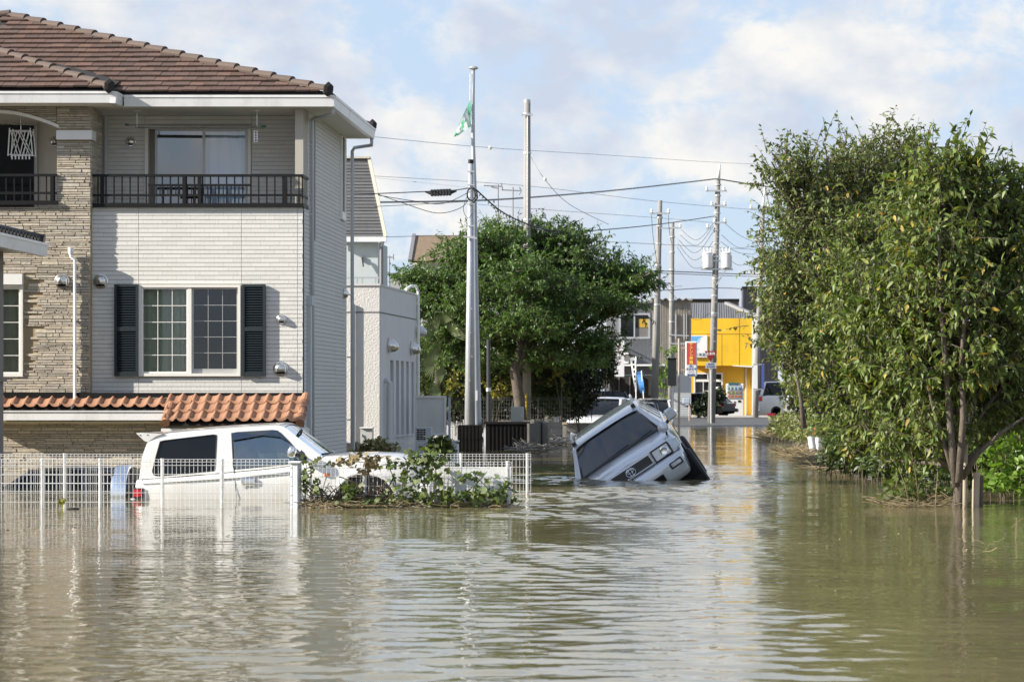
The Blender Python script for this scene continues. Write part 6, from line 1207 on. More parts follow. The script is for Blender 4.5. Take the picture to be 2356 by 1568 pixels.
car('white car half hidden beside the thick concrete pole', at_roof(1500, 916, 112, 1.5), 0, M_car, 4.2, 1.66, 1.5, 'hatch')
car('white car at the dark hedge with only its front corner showing', at_roof(1352, 913, 93, 1.5), math.radians(-14), M_car, 4.3, 1.68, 1.5, 'sedan')
car('long black van with a low roof behind the other parked cars', at_roof(1432, 896, 122, 1.85), math.radians(28), M_blk, 4.6, 1.7, 1.85, 'van', name='parked_van', cat='van')
car('grey car behind the black van under the pennants', at_roof(1482, 905, 128, 1.6), math.radians(60), mat('car_grey', (.09, .11, .14), .25, .4, coat=1.0), 4.4, 1.7, 1.6, 'suv')
car('dark sedan under water to its windows behind the left mesh fence', (fx(-195, 43.5), 43.5, -1.09), math.radians(-90), M_dblue, 4.7, 1.75, 1.42, 'sedan', name='sunken_sedan')
car('black hatchback showing its red tail lamp at the vending machine', (fx(1540, 152.5), 153, .2), math.radians(-120), M_blk, 3.7, 1.6, 1.36, 'hatch')
car('white van tail standing at the end of the tree row', (fx(1943, 152), 152.5, .22), math.radians(90), M_car, 4.6, 1.75, 1.95, 'van', name='parked_van', cat='van')

# ---------------------------------------------------------------- yard things beside the poles
M_tar = mat('black_sheet', (.010, .0095, .009), .6, nscale=3, namt=.3, spec=.2); M_agg = mat('washed_aggregate', (.22, .20, .175), .95, nscale=30, namt=.45, bump=.02, bscale=38); M_block = mat('concrete_block', (.26, .25, .23), .95, nscale=3, namt=.2, bump=.004, bscale=40)
def yard(name, label, cat, px, d): return thing(name, label, cat, (fx(px, d), d, 0))
t = yard('black_bin_rack', 'black slatted rubbish rack below the steel pole', 'rack', 1080, 70.5); d = 70.5
for k in range(13): px = 1053+k*4.2; MB().box(fx(px, d), fx(px+2.6, d), d+.02*(k % 2), d+.05+.02*(k % 2), -.6, fz(978, d)).build('slat', M_tar, t)
for py in (979, 1010, 1035): MB().box(fx(1052, d), fx(1107, d), d+.08, d+.12, fz(py+3, d), fz(py, d)).build('rail', M_tar, t)
MB().box(fx(1053, d), fx(1107, d), d+.3, d+.34, -.6, fz(977, d)).build('back_panel', M_tar, t)
t = yard('black_sheet_shed', 'black ribbed sheet shed with a flat lid in the water', 'shed', 1165, 71.5); d = 71.5
for k in range(20): px = 1118+k*4.6; MB().box(fx(px, d), fx(px+4.0, d), d-.02*(k % 2), d+.04, -.8, fz(975, d)).build('sheet_rib', M_tar, t)
MB().box(fx(1117, d), fx(1211, d), d+.05, d+1.2, -.8, fz(976, d)).build('body', M_tar, t); MB().box(fx(1113, d), fx(1213, d), d-.06, d+1.25, fz(975, d)+.001, fz(970, d)).build('lid', M_tar, t)
t = yard('wooden_gate_leaf', 'dark gate leaf with grey post standing open beside the shed', 'gate', 1228, 73); d0, d1 = 71.0, 77.5
MB().hexa([P(1214, 1045, d0), P(1246, 1040, d1), P(1247, 1040, d1), P(1215, 1045, d0), P(1214, 976, d0), P(1246, 968, d1), P(1247, 968, d1), P(1215, 976, d0)]).build('leaf', M_tar, t); MB().box(fx(1212.5, 70.9), fx(1217.5, 70.9), 70.9, 71.0, -.8, fz(974, 70.9)).build('post', mat('grey_wood', (.24, .225, .195), .9, nscale=6, namt=.3, nstretch=(3, 3, .3)), t); MB().box(fx(1236, 74), fx(1240, 74), 73.6, 73.7, fz(1022, 74), fz(1003, 74)).build('mail_slot', M_wallgrey, t)
t = yard('aggregate_pillar', 'stubby washed aggregate gate pillar beside the open gate', 'pillar', 1254, 77.5); d = 77.5
bevel(MB().box(fx(1247.5, d), fx(1263, d), d-.2, d+.3, -.8, fz(970, d)).build('shaft', M_agg, t), .03)
t = yard('aggregate_wall', 'low washed aggregate garden wall under the grey cabinet', 'wall', 1215, 79.5); d = 79.5
MB().box(fx(1146, d), fx(1246, d), d, d+.2, -.8, fz(974, d)).build('wall_body', M_agg, t); MB().box(fx(1145, d), fx(1262, d), d-.03, d+.23, fz(974, d)+.001, fz(967, d)).build('coping', M_agg, t)
t = yard('grey_cabinet', 'plain grey steel cabinet on the low wall beside the tall pole', 'cabinet', 1189, 78.6); d = 78.7
bevel(MB().box(fx(1175, d), fx(1203, d), d, d+.4, fz(990, d), fz(935, d)).build('case', mat('cabinet_grey', (.33, .345, .33), .5, nscale=3, namt=.06), t), .012); MB().box(fx(1176, d), fx(1202, d), d-.008, d-.001, fz(972, d), fz(937, d)).build('door', mat('cabinet_grey', (.33, .345, .33)), t); MB().box(fx(1199, d), fx(1200.5, d), d-.02, d-.009, fz(958, d), fz(952, d)).build('latch', M_galv, t)
t = yard('dark_fence_panel', 'dark board fence panel between the aggregate pillar and the block wall', 'fence', 1276, 80); d = 80
for k in range(7): px = 1264+k*4.2; MB().box(fx(px, d), fx(px+3.9, d), d, d+.03, -.8, fz(970, d)).build('board', mat('dark_board', (.045, .05, .055), .8, var=.2), t)
MB().box(fx(1264, d), fx(1294, d), d+.031, d+.08, fz(985, d), fz(980, d)).build('rail', M_tar, t)
t = yard('cap_post', 'short concrete post with a pale cap at the block wall end', 'post', 1297, 80.5); d = 80.5
MB().box(fx(1294.5, d), fx(1303, d), d, d+.25, -.8, fz(976, d)).build('shaft', M_block, t); MB().box(fx(1293, d), fx(1304.5, d), d-.03, d+.28, fz(976, d)+.001, fz(971, d)).build('cap', mat('tan_cap', (.40, .33, .22), .9), t)
t = yard('block_wall', 'grey concrete block wall in front of the parked cars', 'wall', 1380, 88); d = 88
z = fz(972, d)-.2*0
for r in range(6):
    for k in range(8):
        x = fx(1303, d)+k*.4-(.2 if r % 2 else 0); a, b = max(x, fx(1303, d)), min(x+.392, fx(1600, d))
        if b-a > .05: MB().box(a, b, d, d+.12, z-.19*(r+1)+.008, z-.19*r).build('block', M_block, t)
MB().box(fx(1303, d), fx(1303, d)+3.15, d+.01, d+.11, -1, z-.01).build('mortar', mat('mortar', (.16, .155, .145), .95), t)
t = yard('white_sign_panel', 'large blank white panel on grey posts beside the stucco annex', 'panel', 995, 66); d = 66
MB().box(fx(955, d), fx(1026, d), d, d+.03, fz(1000, d), fz(911, d)).build('panel', mat('panel_white', (.62, .62, .60), .5, nscale=2, namt=.05, dirt=((.4, .37, .3), .35, 2)), t); fr_ = frame(fx(954, d), fx(1027, d), fz(1001, d), fz(910, d), d-.03, d-.001, .05).build('rim', M_signw, t)
for px in (958, 1031): MB().box(fx(px, d), fx(px+5, d), d+.035, d+.1, -1, fz(913, d)).build('post', M_steelpole, t)
t = yard('outdoor_air_conditioner', 'pale outdoor air conditioner unit under the blank white panel', 'air conditioner', 974, 64.5); d = 64.5
bevel(MB().box(fx(956, d), fx(992, d), d, d+.3, -.3, fz(982, d)).build('case', mat('ac_case', (.45, .49, .53), .5), t), .012); MB().box(fx(959, d), fx(979, d), d-.006, d-.001, fz(1014, d), fz(986, d)).build('grille_opening', M_room, t)
for k in range(6): MB().box(fx(958.5, d), fx(979.5, d), d-.014, d-.007, fz(986.5+5.2*k, d), fz(985.5+5.2*k, d)).build('grille_bar', M_galv, t)
for px in (966, 973): MB().box(fx(px, d), fx(px+.8, d), d-.016, d-.0145, fz(1014, d), fz(986, d)).build('grille_bar', M_galv, t)
t = yard('dark_street_pole', 'slim dark pole standing left of the big tree trunk', 'pole', 1124, 79); MB().tube([P(1124, 1010, 79), P(1124, 780, 79)], .055, 10).build('shaft', mat('dark_steel', (.05, .05, .055), .4), t); MB().lathe([(.07, 0), (.07, .1)], P(1124, 900, 79), (0, 0, 1), 10).build('collar', M_galv, t)
# ---------------------------------------------------------------- vegetation
M_leaf = mat('cherry_leaf', (.080, .134, .030), .48, var=.45, col2=(.180, .205, .052), trans=.30, spec=.45)
M_leafback = mat('far_leaf', (.090, .140, .038), .55, var=.4, col2=(.175, .195, .058), trans=.30)
M_tree2 = mat('feather_leaf', (.060, .128, .028), .5, var=.4, col2=(.12, .19, .05), trans=.28)
M_shrub = mat('shrub_leaf', (.035, .065, .016), .45, var=.4, col2=(.07, .10, .02), trans=.2)
M_yshrub = mat('yellow_shrub_leaf', (.22, .22, .04), .5, var=.3, col2=(.33, .29, .06), trans=.3)
M_autumn = mat('autumn_leaf', (.40, .24, .04), .6, var=.4, col2=(.40, .34, .07), trans=.25)
M_vine = mat('vine_leaf', (.075, .12, .03), .55, var=.4, col2=(.14, .165, .055), trans=.3)
M_dry = mat('dry_leaf', (.20, .145, .07), .8, var=.35, col2=(.28, .23, .12)); M_straw = mat('straw', (.27, .215, .12), .85, var=.35, col2=(.17, .13, .075))
M_bright = mat('bright_leaf', (.11, .20, .03), .4, var=.3, col2=(.17, .26, .05), trans=.35)
def layered(lst, nl):
    out = []
    for a, b, d, r, *q in lst:
        b2 = b+34*max(0, 1-max(0, b-500)/320) if b < 820 else b; d2 = 82.3 if (1170 <= a <= 1265 and 560 < b < 790) else d
        out.append((P(a, b2, d2), (r*1.1, r, r*.62), (q[0] if q else nl)))
    return out
def lobes(lst, nl=300): return [(P(a, b, d), r, (q[0] if q else nl)) for a, b, d, r, *q in lst]
near = tree('cherry_tree', 'nearest leafy tree with forked trunk standing in the water by two stakes', (fx(2205, 35.5), 35.5, 0), lobes([
 (2165, 440, 35.5, .42), (2250, 470, 36, .45), (2345, 480, 36.5, .5), (2085, 560, 36, .45), (2175, 570, 35, .55), (2290, 600, 36, .6), (2005, 680, 35.8, .42), (2090, 710, 35, .5), (2200, 720, 34.8, .6), (2320, 760, 35.5, .6),
 (2030, 820, 35.5, .4), (2120, 850, 35, .45), (2230, 860, 35, .5), (2330, 890, 36, .5), (2410, 620, 36, .6), (2410, 820, 36, .55), (2060, 940, 36, .28, 140), (2140, 960, 35, .3, 160), (1985, 760, 36.3, .33), (2250, 960, 35.8, .3, 200), (2000, 900, 36.3, .35), (2380, 960, 36.5, .4), (2290, 700, 37, .6), (2170, 660, 36.5, .6), (2090, 790, 36.5, .5), (2080, 1000, 36.3, .28, 240), (2000, 990, 36.6, .28, 240), (2040, 1060, 36.6, .22, 200), (2120, 1050, 36.2, .25, 220), (2170, 1030, 35.0, .24, 260), (2120, 985, 34.9, .28, 300), (2215, 1000, 34.9, .22, 160), (2060, 1030, 35.4, .25, 240), (2285, 1010, 36, .3, 240), (2330, 330+80, 36.2, .25, 140), (2155, 360, 35.6, .22, 150), (2110, 470, 36.2, .4), (2220, 400, 36, .35), (2300, 530, 36.8, .5), (2220, 560, 36.8, .6)], 1250), M_leaf, M_bark, autumn=M_autumn, leaf=(.118, .39), trunk_r=.075, fork=.55, twig_len=.36, per_twig=8, droop=.95, shoots=.4)
second = tree('cherry_tree', 'second leafy tree from the front of the row with dark low branches', (fx(2045, 47.6), 47.6, 0), lobes([
 (1935, 640, 47, .5), (1985, 560, 48, .65), (1915, 770, 47, .45), (1950, 800, 47, .65), (2040, 760, 48, .7), (1915, 890, 47, .42), (1980, 950, 47, .5), (2080, 900, 48, .6), (2060, 640, 49, .8), (2000, 1020, 47, .3, 150), (2090, 1010, 47.5, .35, 180), (2160, 800, 49, .7), (2230, 960, 48, .5), (1945, 720, 48, .5), (1930, 690, 48.5, .6), (1950, 985, 47.5, .33, 400), (1965, 960, 47.5, .35, 300), (2150, 930, 48.5, .6), (1960, 1040, 47.6, .3, 260), (1985, 1035, 48, .28, 300), (2050, 1060, 47.2, .3, 260), (2010, 880, 48, .6)], 1350), M_leaf, M_bark, autumn=M_autumn, leaf=(.115, .42), trunk_r=.11, fork=.4, twig_len=.42, per_twig=8, droop=.95, shoots=.35)
third = tree('cherry_tree', 'tallest leafy tree of the row with long shoots above the others', (fx(1939, 65), 65, 0), lobes([
 (1905, 360, 64, .75, 260), (1985, 400, 65, .9), (2085, 375, 66, .85), (1820, 420, 64, .75), (1775, 372, 64, .38, 120), (1862, 500, 64, 1.0), (1950, 520, 65, 1.0), (2060, 480, 66, 1.0), (1825, 590, 64, .85), (1805, 740, 64, .75), (1880, 690, 65, 1), (1845, 850, 64, .6), (1905, 860, 65, .7), (1890, 950, 64, .4, 160), (1800, 500, 64, .45, 160), (2000, 620, 66, 1), (1820, 665, 64, .7), (1812, 800, 64.5, .5), (1862, 930, 64.5, .4), (1940, 750, 66, .9), (1960, 430, 66, .9), (2030, 420, 66.5, .9), (1890, 430, 65, .9), (1840, 500, 65.5, .8), (2110, 450, 67, 1)], 1500), M_leafback, M_bark, autumn=M_autumn, leaf=(.125, .45), trunk_r=.15, fork=1.1, twig_len=.55, per_twig=9, droop=.7, shoots=.45)
tree('cherry_tree', 'farthest low leafy tree of the row beside the white spiked pole', (fx(1850, 84), 84, .0), lobes([
 (1805, 690, 83, .7), (1815, 800, 83, .7), (1830, 890, 83, .4, 400), (1855, 860, 84, .7), (1790, 620, 83, .55), (1840, 740, 85, .8), (1845, 940, 84, .4, 500)], 1400), M_leafback, M_bark, autumn=M_autumn, leaf=(.125, .45), trunk_r=.14, fork=.9, twig_len=.5, per_twig=9, droop=.7)
tree('spreading_tree', 'broad feathery green tree with a leaning trunk behind the tall concrete pole', (fx(1205, 88), 88, -.1), layered([
 (1000, 640, 84, .9), (1060, 565, 84, .95), (1130, 525, 84, .85), (1205, 545, 85, 1.0), (1270, 512, 85, .8), (1335, 560, 85, 1.0), (1400, 600, 85, .95), (1455, 625, 85, .75), (1497, 605, 84, .38, 240), (955, 625, 84, .55), (1000, 720, 84, .85), (1080, 680, 83, 1.0), (1170, 650, 83, 1.1), (1260, 640, 83, 1.1), (1350, 680, 84, 1.05), (1430, 700, 84, .85), (1040, 790, 84, .75), (1130, 770, 83, .85), (1230, 760, 83, .85), (1320, 780, 84, .8), (1395, 800, 84, .65), (960, 700, 84, .5), (1110, 600, 85, 1.0), (1200, 600, 84, 1.0), (1300, 620, 86, 1.0), (1390, 660, 86, .9), (1050, 640, 85.5, .9), (990, 670, 85, .7), (1180, 720, 82.5, .9), (1290, 710, 82.8, .9), (1090, 545, 85, .8), (1160, 510, 85, .7), (1240, 510, 85.5, .8), (1300, 530, 85.5, .85), (1420, 610, 85.5, .7), (1480, 640, 85, .5), (1060, 835, 83.4, .6, 1500), (1150, 835, 83.2, .6, 1500), (1250, 825, 83.2, .6, 1500), (1345, 830, 83.6, .6, 1500), (1000, 780, 83.4, .6, 1500)], 2700), M_tree2, M_bark, leaf=(.135, .34), shape='small', trunk_r=.16, fork=1.8, twig_len=.42, per_twig=14, droop=.8, shoots=.05, limb_r=.3)
tk = thing('old_tree_trunk', 'gnarled bare trunk leaning against the tall concrete pole', 'tree trunk', (fx(1194, 83.2), 83.2, 0)); MB().tube([P(1200, 985, 83.2), P(1196, 930, 83.2), P(1189, 880, 83.2), P(1184, 850, 83.2), P(1193, 815, 83.2), P(1200, 780, 83.2)], [.2, .17, .16, .15, .11, .1], 10).build('trunk', M_bark, tk, smooth=True); MB().tube([P(1190, 855, 83.2), P(1205, 815, 83.2), P(1215, 770, 83.2)], [.1, .08, .05], 8).build('limb', M_bark, tk, smooth=True)
def under(label, lst, m, size, shape='small', width=.5, name='undergrowth', cat='shrub'):
    pos, dr = [], []; t = thing(name, label, cat, P(lst[0][0], lst[0][1], lst[0][2]))
    for (px, py, d, rx, ry, rz, n) in lst:
        c = P(px, py, d); v = rsphere(n)*np.cbrt(rng.uniform(.15, 1, (n, 1)))*np.array([rx, ry, rz])+np.array(c); v[:, 2] = np.maximum(v[:, 2], .01); pos += [tuple(q) for q in v]
        a = rsphere(n); a[:, 2] = a[:, 2]*.5+.1; dr += [tuple(q) for q in a]
    st_ = MB()
    for k in range(max(6, len(pos)//25)): p = Vector(random.choice(pos)); st_.tube([Vector((p.x+random.uniform(-.08, .08), p.y, max(0, p.z-.5))), p], .006, 4, False)
    st_.build('stem', M_bark, t, kind='stuff', fix=False); leaves('foliage', pos, dr, [size*random.uniform(.6, 1.25) for _ in pos], width, m, t, shape, flat=.9); return t
def shrub(label, lst, m, leaf=(.1, .5), nl=500, shape='small', group=None, name='shrub', tw=.3, d0=None):
    a, b, d, r = lst[0][:4]; return tree(name, label, (fx(a, d), d, 0), lobes(lst, nl), m, M_bark, leaf=leaf, shape=shape, trunk_r=.04, fork=.15, twig_len=tw, per_twig=12, droop=.4, cat='shrub', group=group)
shrub('dark evergreen shrub below the left half of the big tree', [(1010, 850, 86, .7), (1045, 910, 85.5, .55), (985, 900, 86, .5), (970, 800, 86, .6)], M_shrub, nl=1700)
shrub('dark evergreen shrub between the steel pole and the tall concrete pole', [(1110, 850, 86.5, .8), (1160, 880, 86.5, .7), (1130, 930, 86, .5), (1080, 930, 86, .4)], M_shrub, nl=1700)
shrub('dark evergreen shrub right of the tall concrete pole', [(1250, 850, 86.5, .75), (1235, 910, 86, .55), (1290, 920, 86, .5)], M_shrub, nl=1700)
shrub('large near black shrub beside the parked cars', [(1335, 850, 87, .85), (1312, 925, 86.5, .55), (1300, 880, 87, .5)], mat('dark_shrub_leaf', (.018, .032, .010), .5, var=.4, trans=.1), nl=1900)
shrub('yellow leaved shrub glowing right of the tall concrete pole', [(1290, 830, 85.3, .42), (1255, 800, 85.3, .35), (1300, 780, 85.4, .3)], M_yshrub, nl=330)
shrub('yellow leaved bamboo shrub left of the tall concrete pole', [(1130, 890, 85.2, .35), (1075, 860, 85.2, .35), (1160, 900, 85.2, .3), (1040, 890, 85.2, .3)], M_yshrub, nl=200)
shrub('small yellow green shrub between the thick pole and the cabinet', [(1530, 850, 136, .5), (1526, 890, 136, .5), (1533, 815, 136, .4)], M_bright, leaf=(.16, .5), nl=220)
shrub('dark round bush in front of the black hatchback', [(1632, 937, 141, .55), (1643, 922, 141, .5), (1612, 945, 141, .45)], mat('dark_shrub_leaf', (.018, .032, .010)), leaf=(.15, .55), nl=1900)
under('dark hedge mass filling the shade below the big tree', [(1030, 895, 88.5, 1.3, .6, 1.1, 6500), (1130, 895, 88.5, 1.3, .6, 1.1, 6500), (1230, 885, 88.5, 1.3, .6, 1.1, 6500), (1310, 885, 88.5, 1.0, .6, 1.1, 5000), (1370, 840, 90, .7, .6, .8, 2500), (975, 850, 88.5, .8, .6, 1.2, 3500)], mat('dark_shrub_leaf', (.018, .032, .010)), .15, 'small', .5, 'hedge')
# main stems that show through the leaves
def stems(t, lst):
    for d, r0, pts in lst:
        q = [P(a, b, d) for a, b in pts]; n_ = len(q); MB().tube(q, [r0*(1-.72*i/(n_-1)) for i in range(n_)], 9).build('limb', M_bark, t, smooth=True)
stems(near, [(34.75, .055, [(2200, 1120), (2188, 1000), (2178, 860), (2165, 700), (2160, 540)]), (34.7, .05, [(2206, 1110), (2216, 960), (2212, 820), (2225, 660)]), (34.9, .045, [(2212, 1100), (2252, 1040), (2310, 990), (2380, 945)]), (34.8, .035, [(2196, 1100), (2170, 1010), (2145, 930), (2120, 830)])])
stems(second, [(46.6, .09, [(2046, 1095), (2040, 1000), (2022, 880), (1995, 760)]), (44.5, .08, [(2142, 1100), (2128, 1000), (2102, 900), (2085, 790)]), (46.8, .06, [(2052, 1090), (2066, 990), (2085, 880)])])
stems(third, [(63.6, .12, [(1940, 1050), (1936, 980), (1925, 900), (1915, 800)]), (63.5, .09, [(1942, 1010), (1958, 950), (1975, 880)]), (62, .07, [(1850, 985), (1843, 920), (1830, 850)])])
# palm
pm = thing('fan_palm', 'fan palm with pale splayed fronds at the left of the big tree', 'palm', (fx(1005, 83.6), 83.6, 0)); MB().tube([P(1008, 990, 83.8), P(1006, 780, 83.8)], [.09, .08], 8).build('trunk', M_bark, pm, smooth=True)
for (px, py, an, r) in ((990, 770, 2.6, .62), (1000, 812, 2.9, .6), (985, 838, 3.3, .5), (1010, 858, 3.0, .5), (1000, 900, 3.3, .45), (1025, 770, .9, .5), (1008, 745, 1.8, .5)):
    c = P(px+14, py, 83.2); f_ = MB()
    for k in range(17):
        a_ = an+(k-8)*.16; e = c+Vector((math.cos(a_), -.35, math.sin(a_)))*r*random.uniform(.85, 1.05); s_ = Vector((-math.sin(a_), 0, math.cos(a_)))*.018; mid = c.lerp(e, .5); f_.poly([c-s_*.3, mid-s_, e, mid+s_, c+s_*.3])
    f_.build('frond', mat('palm_leaf', (.16, .20, .085), .5, trans=.2), pm, fix=False)

# vines on the front fence
def vine(label, stems, leafs, d, size, m=M_vine, dry=.12, name='climbing_vine'):
    t = thing(name, label, 'vine', P(stems[0][0][0], 1160, d)); s_ = MB()
    for st_ in stems: s_.tube([P(a, b, d-.02+random.uniform(-.03, .03)) for a, b in st_], .006, 5, False)
    s_.build('stem', M_vine if dry < .3 else M_dry, t, kind='stuff', fix=False); pos, dr = [], []
    for (cx_, cy_, rx, ry, n) in leafs:
        for k in range(n):
            px, py = random.gauss(cx_, rx), random.gauss(cy_, ry); p = P(px, min(py, 1160), d-.03+random.gauss(0, .07)); p.z = max(p.z, .01); pos.append(tuple(p)); a = rsphere(1)[0]; dr.append((a[0], a[1]*.6-.35, a[2]*.6-.35))
    leaves('foliage', pos, dr, [size*random.uniform(.6, 1.25) for _ in pos], .85, m, t, 'palm', flat=1.0); return t
vine('dense green vine swallowing the fence before the bonnet', [[(930, 1160), (925, 1120), (940, 1070), (960, 1040)], [(980, 1158), (975, 1100), (990, 1050), (1000, 1020)], [(900, 1160), (910, 1110), (890, 1060)]], [(965, 1072, 24, 16, 75), (935, 1112, 22, 16, 55), (990, 1062, 20, 18, 60), (960, 1142, 40, 8, 90), (905, 1065, 18, 10, 20), (1005, 1105, 14, 18, 30), (970, 1042, 20, 11, 55)], 35.25, .08)
vine('thin vine with palmate leaves climbing across the white board', [[(1020, 1158), (1050, 1110), (1030, 1080)], [(1080, 1158), (1090, 1120), (1120, 1085)], [(1130, 1158), (1120, 1120), (1090, 1090)], [(1165, 1158), (1150, 1120)]], [(1090, 1095, 30, 8, 22), (1035, 1140, 16, 9, 30), (1085, 1135, 18, 10, 34), (1140, 1130, 16, 12, 34), (1110, 1148, 40, 6, 40), (1160, 1110, 8, 12, 14)], 35.25, .09)
vine('vine strand hanging on the fence next to the white pillar', [[(700, 1160), (704, 1110), (700, 1075)], [(700, 1080), (720, 1070), (750, 1075)]], [(703, 1095, 7, 18, 46), (722, 1110, 10, 14, 16), (735, 1060, 18, 6, 12)], 35.25, .075)
vine('low green vine at the wheel arch of the off roader', [[(800, 1160), (803, 1130), (810, 1115)], [(780, 1160), (790, 1140)]], [(803, 1128, 9, 13, 46), (840, 1152, 28, 5, 46), (790, 1150, 18, 5, 26)], 35.22, .085)
vine('withered vine with hanging brown leaves along the bonnet', [[(760, 1075), (800, 1050), (850, 1052), (900, 1048)], [(780, 1060), (830, 1062), (870, 1066)]], [(800, 1056, 30, 5, 34), (850, 1066, 18, 8, 22), (870, 1050, 30, 5, 24)], 35.25, .085, m=M_dry, dry=.5)
vine('rounded vine bush hanging over the low fence pillar', [[(1020, 1045), (1015, 1020), (1010, 1005)]], [(1012, 1022, 13, 9, 300), (1024, 1036, 10, 8, 120)], 52.8, .10, name='vine_bush')
vine('straggly weeds on the low fence before the stucco annex', [[(840, 1045), (850, 1015)], [(870, 1045), (868, 1005)]], [(850, 1032, 16, 9, 260), (885, 1030, 18, 8, 160), (830, 1040, 14, 5, 100), (870, 1015, 14, 6, 50)], 52.8, .085, m=mat('weed_leaf', (.19, .20, .075), .7, var=.35, col2=(.26, .22, .11), trans=.2), name='weeds')
# straw and drift wood
def sticks(label, boxes, name='drift_debris', m=M_straw, rad=.005, zmax=.07, tilt=.25, cat='debris'):
    s_ = MB()
    for (px0, px1, d0, d1, n, ln) in boxes:
        for k in range(n):
            d = random.uniform(d0, d1); x = fx(random.uniform(px0, px1), d); z = abs(random.gauss(0, zmax*.6)); a = random.gauss(0, .45)+(math.pi if random.random() < .5 else 0); l_ = ln*random.uniform(.4, 1.3); up = random.gauss(0, tilt)
            p = Vector((x, d, z+.005)); e = p+Vector((math.cos(a)*math.cos(up), math.sin(a), abs(math.sin(up))))*l_; s_.tube([p, (p+e)/2+Vector((0, 0, random.uniform(-.02, .03))), e], rad*random.uniform(.5, 1.5), 4, False)
    o = s_.build(name, m, None, fix=False); return props(o, label, cat, None, 'stuff')
sticks('straw and twigs washed up along the foot of the vine fence', [(690, 1180, 35.05, 35.5, 330, .18), (700, 860, 35.0, 35.3, 140, .18)], zmax=.045, rad=.004)
sticks('dark twigs tangled below the wheel arch', [(700, 920, 35.2, 35.6, 260, .25)], m=mat('dark_twig', (.10, .075, .05), .9, var=.3), zmax=.13, tilt=.7)
sticks('reed stalks drifted against the near tree trunk', [(2020, 2200, 35.0, 37.4, 260, .24), (2080, 2180, 36, 37.5, 160, .25)], zmax=.06, rad=.0035)
sticks('reed heap washed up along the tree row bank', [(1800, 1870, 62, 70, 300, .35), (1840, 1930, 58, 68, 300, .35), (1870, 1960, 50, 60, 200, .3)], zmax=.08, rad=.005)
sticks('straw mat at the far corner of the bank', [(1755, 1830, 84, 108, 420, .45)], zmax=.1, rad=.007)
sticks('loose stalks in the shallow water at the right edge', [(2260, 2356, 24, 30, 14, .2)], zmax=.03, rad=.0022, tilt=.5)
sticks('rubbish and planks drifted against the black shed', [(1180, 1260, 69.5, 71, 130, .35)], m=mat('dark_rubbish', (.16, .14, .12), .9, var=.5, col2=(.30, .27, .24)), zmax=.12, rad=.012)
sticks('pale litter heap beside the block wall', [(1262, 1305, 79, 79.9, 160, .3)], m=mat('pale_rubbish', (.38, .33, .26), .9, var=.5, col2=(.5, .45, .4)), zmax=.14, rad=.012)
for i, (px, py, h, a, l_) in enumerate(((2120, 1165, .75, -.18, 'tallest'), (2150, 1160, .45, .1, 'short'), (2100, 1150, .5, -.35, 'slanted'))):
    b = P(px, py, 35.2); b.z = 0; props(MB().tube([b-Vector((0, 0, .2)), b+Vector((a*h*.5, 0, h*.5)), b+Vector((a*h, 0, h))], [.006, .005, .002], 5).build('reed_stalk', M_straw, None, smooth=True), '%s dry reed standing in the water before the near trunk' % l_, 'reed')
# weed bank and undergrowth
under('leafy ground creeper around the foot of the near tree', [(2120, 1120, 36.4, .5, .5, .25, 260), (2075, 1140, 36.2, .3, .4, .1, 120), (2160, 1100, 36.8, .4, .4, .3, 200)], M_vine, .08, 'palm', .8, 'ground_creeper', 'plant')
under('bright broad leaved plants at the right edge behind the stakes', [(2310, 1060, 38.5, .45, .5, .35, 420), (2350, 1010, 38.5, .5, .5, .5, 420), (2330, 1110, 38, .5, .3, .15, 160), (2380, 1080, 38.5, .5, .5, .4, 250)], M_bright, .12, 'blade', .6, 'broadleaf_plant', 'plant')
under('dark hedge growing behind the near and second trees', [(2280, 900, 41, 1.3, .8, .9, 1500), (2180, 980, 43, 1.0, .8, .6, 900), (2100, 1000, 50, 1.0, .8, .55, 700), (2330, 1000, 42, .9, .6, .5, 700), (2340, 1085, 42, .9, .5, .35, 1100), (2270, 1080, 43, .6, .5, .3, 600)], M_shrub, .13, 'blade', .5, 'hedge')
under('dark tangle of branches and leaves at the waterline below the row', [(2000, 1050, 48.5, .9, .6, .35, 1500), (2100, 1060, 46, .9, .6, .4, 1500), (2180, 1050, 42, .7, .5, .35, 900), (1975, 1020, 53, .7, .6, .35, 1000)], M_shrub, .12, 'blade', .45, 'undergrowth')
under('tangled green undergrowth below the third tree', [(1925, 965, 68, .7, .8, .5, 900), (1960, 985, 62, .8, .8, .5, 700), (2010, 1010, 55, .7, .7, .4, 500), (1905, 955, 74, .6, .9, .45, 600)], M_leaf, .13, 'blade', .5)
under('green weed bank sloping into the water at the far road end', [(1840, 985, 80, .9, 4, .25, 1400), (1825, 968, 95, .8, 5, .3, 900), (1850, 1000, 74, .6, 3, .15, 600)], mat('weed_green', (.14, .17, .05), .6, var=.3, col2=(.22, .22, .08), trans=.2), .16, 'blade', .35, 'weed_bank', 'plant')
# earth bank under the row
bk = MB(); rows = []
for y in range(50, 132, 4):
    t_ = min(1, (y-50)/40); xe = fx(1880-95*min(1, (y-50)/55), y) if y < 110 else fx(1785, y)
    rows.append([(xe-.6, y, -.4), (xe+.3, y, -.12+.3*t_+random.uniform(-.03, .03)), (xe+1.2, y, .34*t_-.12+random.uniform(-.04, .04)), (xe+3, y, .4*t_-.12), (xe+12, y, .45*t_-.12)])
props(bk.grid(rows).build('bank', mat('bank_soil', (.20, .165, .105), .95, nscale=2, namt=.35, bump=.03, bscale=5), None, smooth=True), kind='structure')

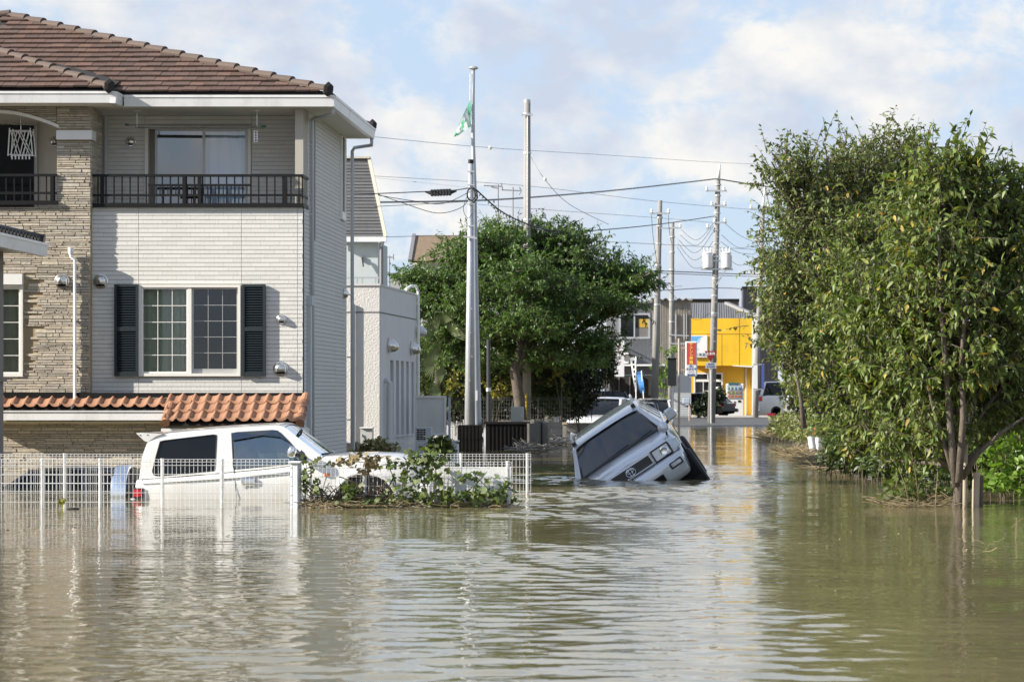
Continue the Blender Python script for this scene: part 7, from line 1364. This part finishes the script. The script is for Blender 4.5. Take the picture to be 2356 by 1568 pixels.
# ---------------------------------------------------------------- posts, guards and drift things
M_wood = mat('weathered_wood', (.36, .31, .24), .9, nscale=6, namt=.3, nstretch=(3, 3, .25), bump=.004, bscale=30, bstretch=(3, 3, .3))
t = thing('tree_stake', 'tall thin wooden stake beside the near trunk', 'stake', (fx(2222, 35.3), 35.3, 0)); MB().tube([(fx(2219, 35.3), 35.3, -.6), (fx(2221, 35.3), 35.3, .6), (fx(2229, 35.3), 35.3, fz(880, 35.3))], .03, 9).build('shaft', M_wood, t, smooth=True)
t = thing('tree_stake', 'short thick sawn wooden stake at the near trunk', 'stake', (fx(2243, 35.4), 35.4, 0)); MB().tube([(fx(2242, 35.4), 35.4, -.6), (fx(2246, 35.4), 35.4, fz(1086, 35.4))], .047, 12).build('shaft', M_wood, t); MB().tube([(fx(2254, 35.6), 35.6, -.6), (fx(2256, 35.6), 35.6, fz(1095, 35.6))], .04, 10).build('dark_side', M_bark, t)
def guard(label, px0, px1, py0, py1, d, tilt=0.0):
    t = thing('guard_drum', label, 'guard', (fx((px0+px1)/2, d), d, 0)); w = fx(px1, d)-fx(px0, d); x = fx((px0+px1)/2, d); z0, z1 = fz(py1, d)-.2, fz(py0, d)
    sh = MB().tube([(x-tilt, d, z0), (x, d, z0*.4+z1*.6), (x+tilt*.6, d, z1)], [w*.5, w*.5, w*.48], 16).build('drum', M_signw, t); smooth_angle(sh, 40); MB().tube([(x+tilt*.6, d, z1-.02), (x+tilt*.6, d, z1+.02)], w*.3, 10).build('core', M_wallgrey, t); return t
guard('white curled guard rail end leaning in the water beside the third trunk', 1861, 1878, 1004, 1042, 67, -.06); guard('white guard rail end behind the leaning one', 1876, 1889, 1006, 1044, 67.3)
guard('grey white guard plate farther along the bank', 1826, 1841, 963, 990, 84); guard('white guard tube beside the grey plate with orange tip', 1842, 1851, 958, 984, 84.5)
t = thing('orange_post', 'slim orange delineator post in the undergrowth', 'post', (fx(1878, 72), 72, 0)); MB().tube([P(1878, 1000, 72), P(1878, 908, 72)], .045, 10).build('shaft', mat('orange_plastic', (.75, .13, .03), .5), t, smooth=True); MB().tube([P(1878, 922, 72), P(1878, 916, 72)], .047, 10).build('reflector', M_trim, t); MB().tube([P(1878, 912, 72), P(1878, 908.5, 72)], .047, 10).build('reflector', M_trim, t)
t = thing('floating_shoe', 'small black object floating before the mesh fence', 'flotsam', (fx(168, 34.7), 34.7, 0)); sh = MB().lathe([(.005, -.08), (.015, -.06), (.02, 0), (.016, .06), (.005, .08)], (fx(168, 34.7), 34.7, .005), (1, .1, 0), 10).build('body', M_rubber, t, smooth=True)
t = thing('caught_leaf', 'yellowing leaf clump caught in the left mesh fence', 'leaf clump', (fx(142, 35.0), 35.0, .0)); leaves('foliage', [tuple(P(142+random.uniform(-5, 5), 1152+random.uniform(-7, 7), 35.0)) for _ in range(14)], rsphere(14), .07, .7, M_yshrub, t, 'blade')
t = thing('floating_sprig', 'bare sprig with one yellow leaf at the right edge', 'sprig', (fx(2338, 27.6), 27.6, 0)); MB().tube([(fx(2337, 27.6), 27.6, -.1), (fx(2339, 27.6), 27.6, .2), (fx(2341, 27.6), 27.6, fz(1205, 27.6))], .005, 5).build('stem', M_straw, t); leaves('leaf', [tuple(P(2339, 1242, 27.58))], [(.3, -.5, -.6)], .08, .8, mat('yellow_leaf', (.62, .42, .03), .6), t, 'blade', kind=None)

# leaf litter adrift on the water
pos = []
for (px0, px1, d0, d1, n) in ((690, 1250, 28, 35, 60), (1850, 2356, 20, 46, 150), (0, 660, 26, 34.8, 50), (1250, 1850, 30, 60, 40)):
    for k in range(n): d = random.uniform(d0, d1); pos.append((fx(random.uniform(px0, px1), d), d, .012))
a = rsphere(len(pos)); a[:, 2] *= .08
o = leaves('floating_leaf_litter', pos, a, [random.uniform(.025, .06) for _ in pos], .5, M_dry, None, 'small', flat=.08); props(o, 'scattered dead leaves adrift on the flood water', 'leaf litter', None, 'stuff')
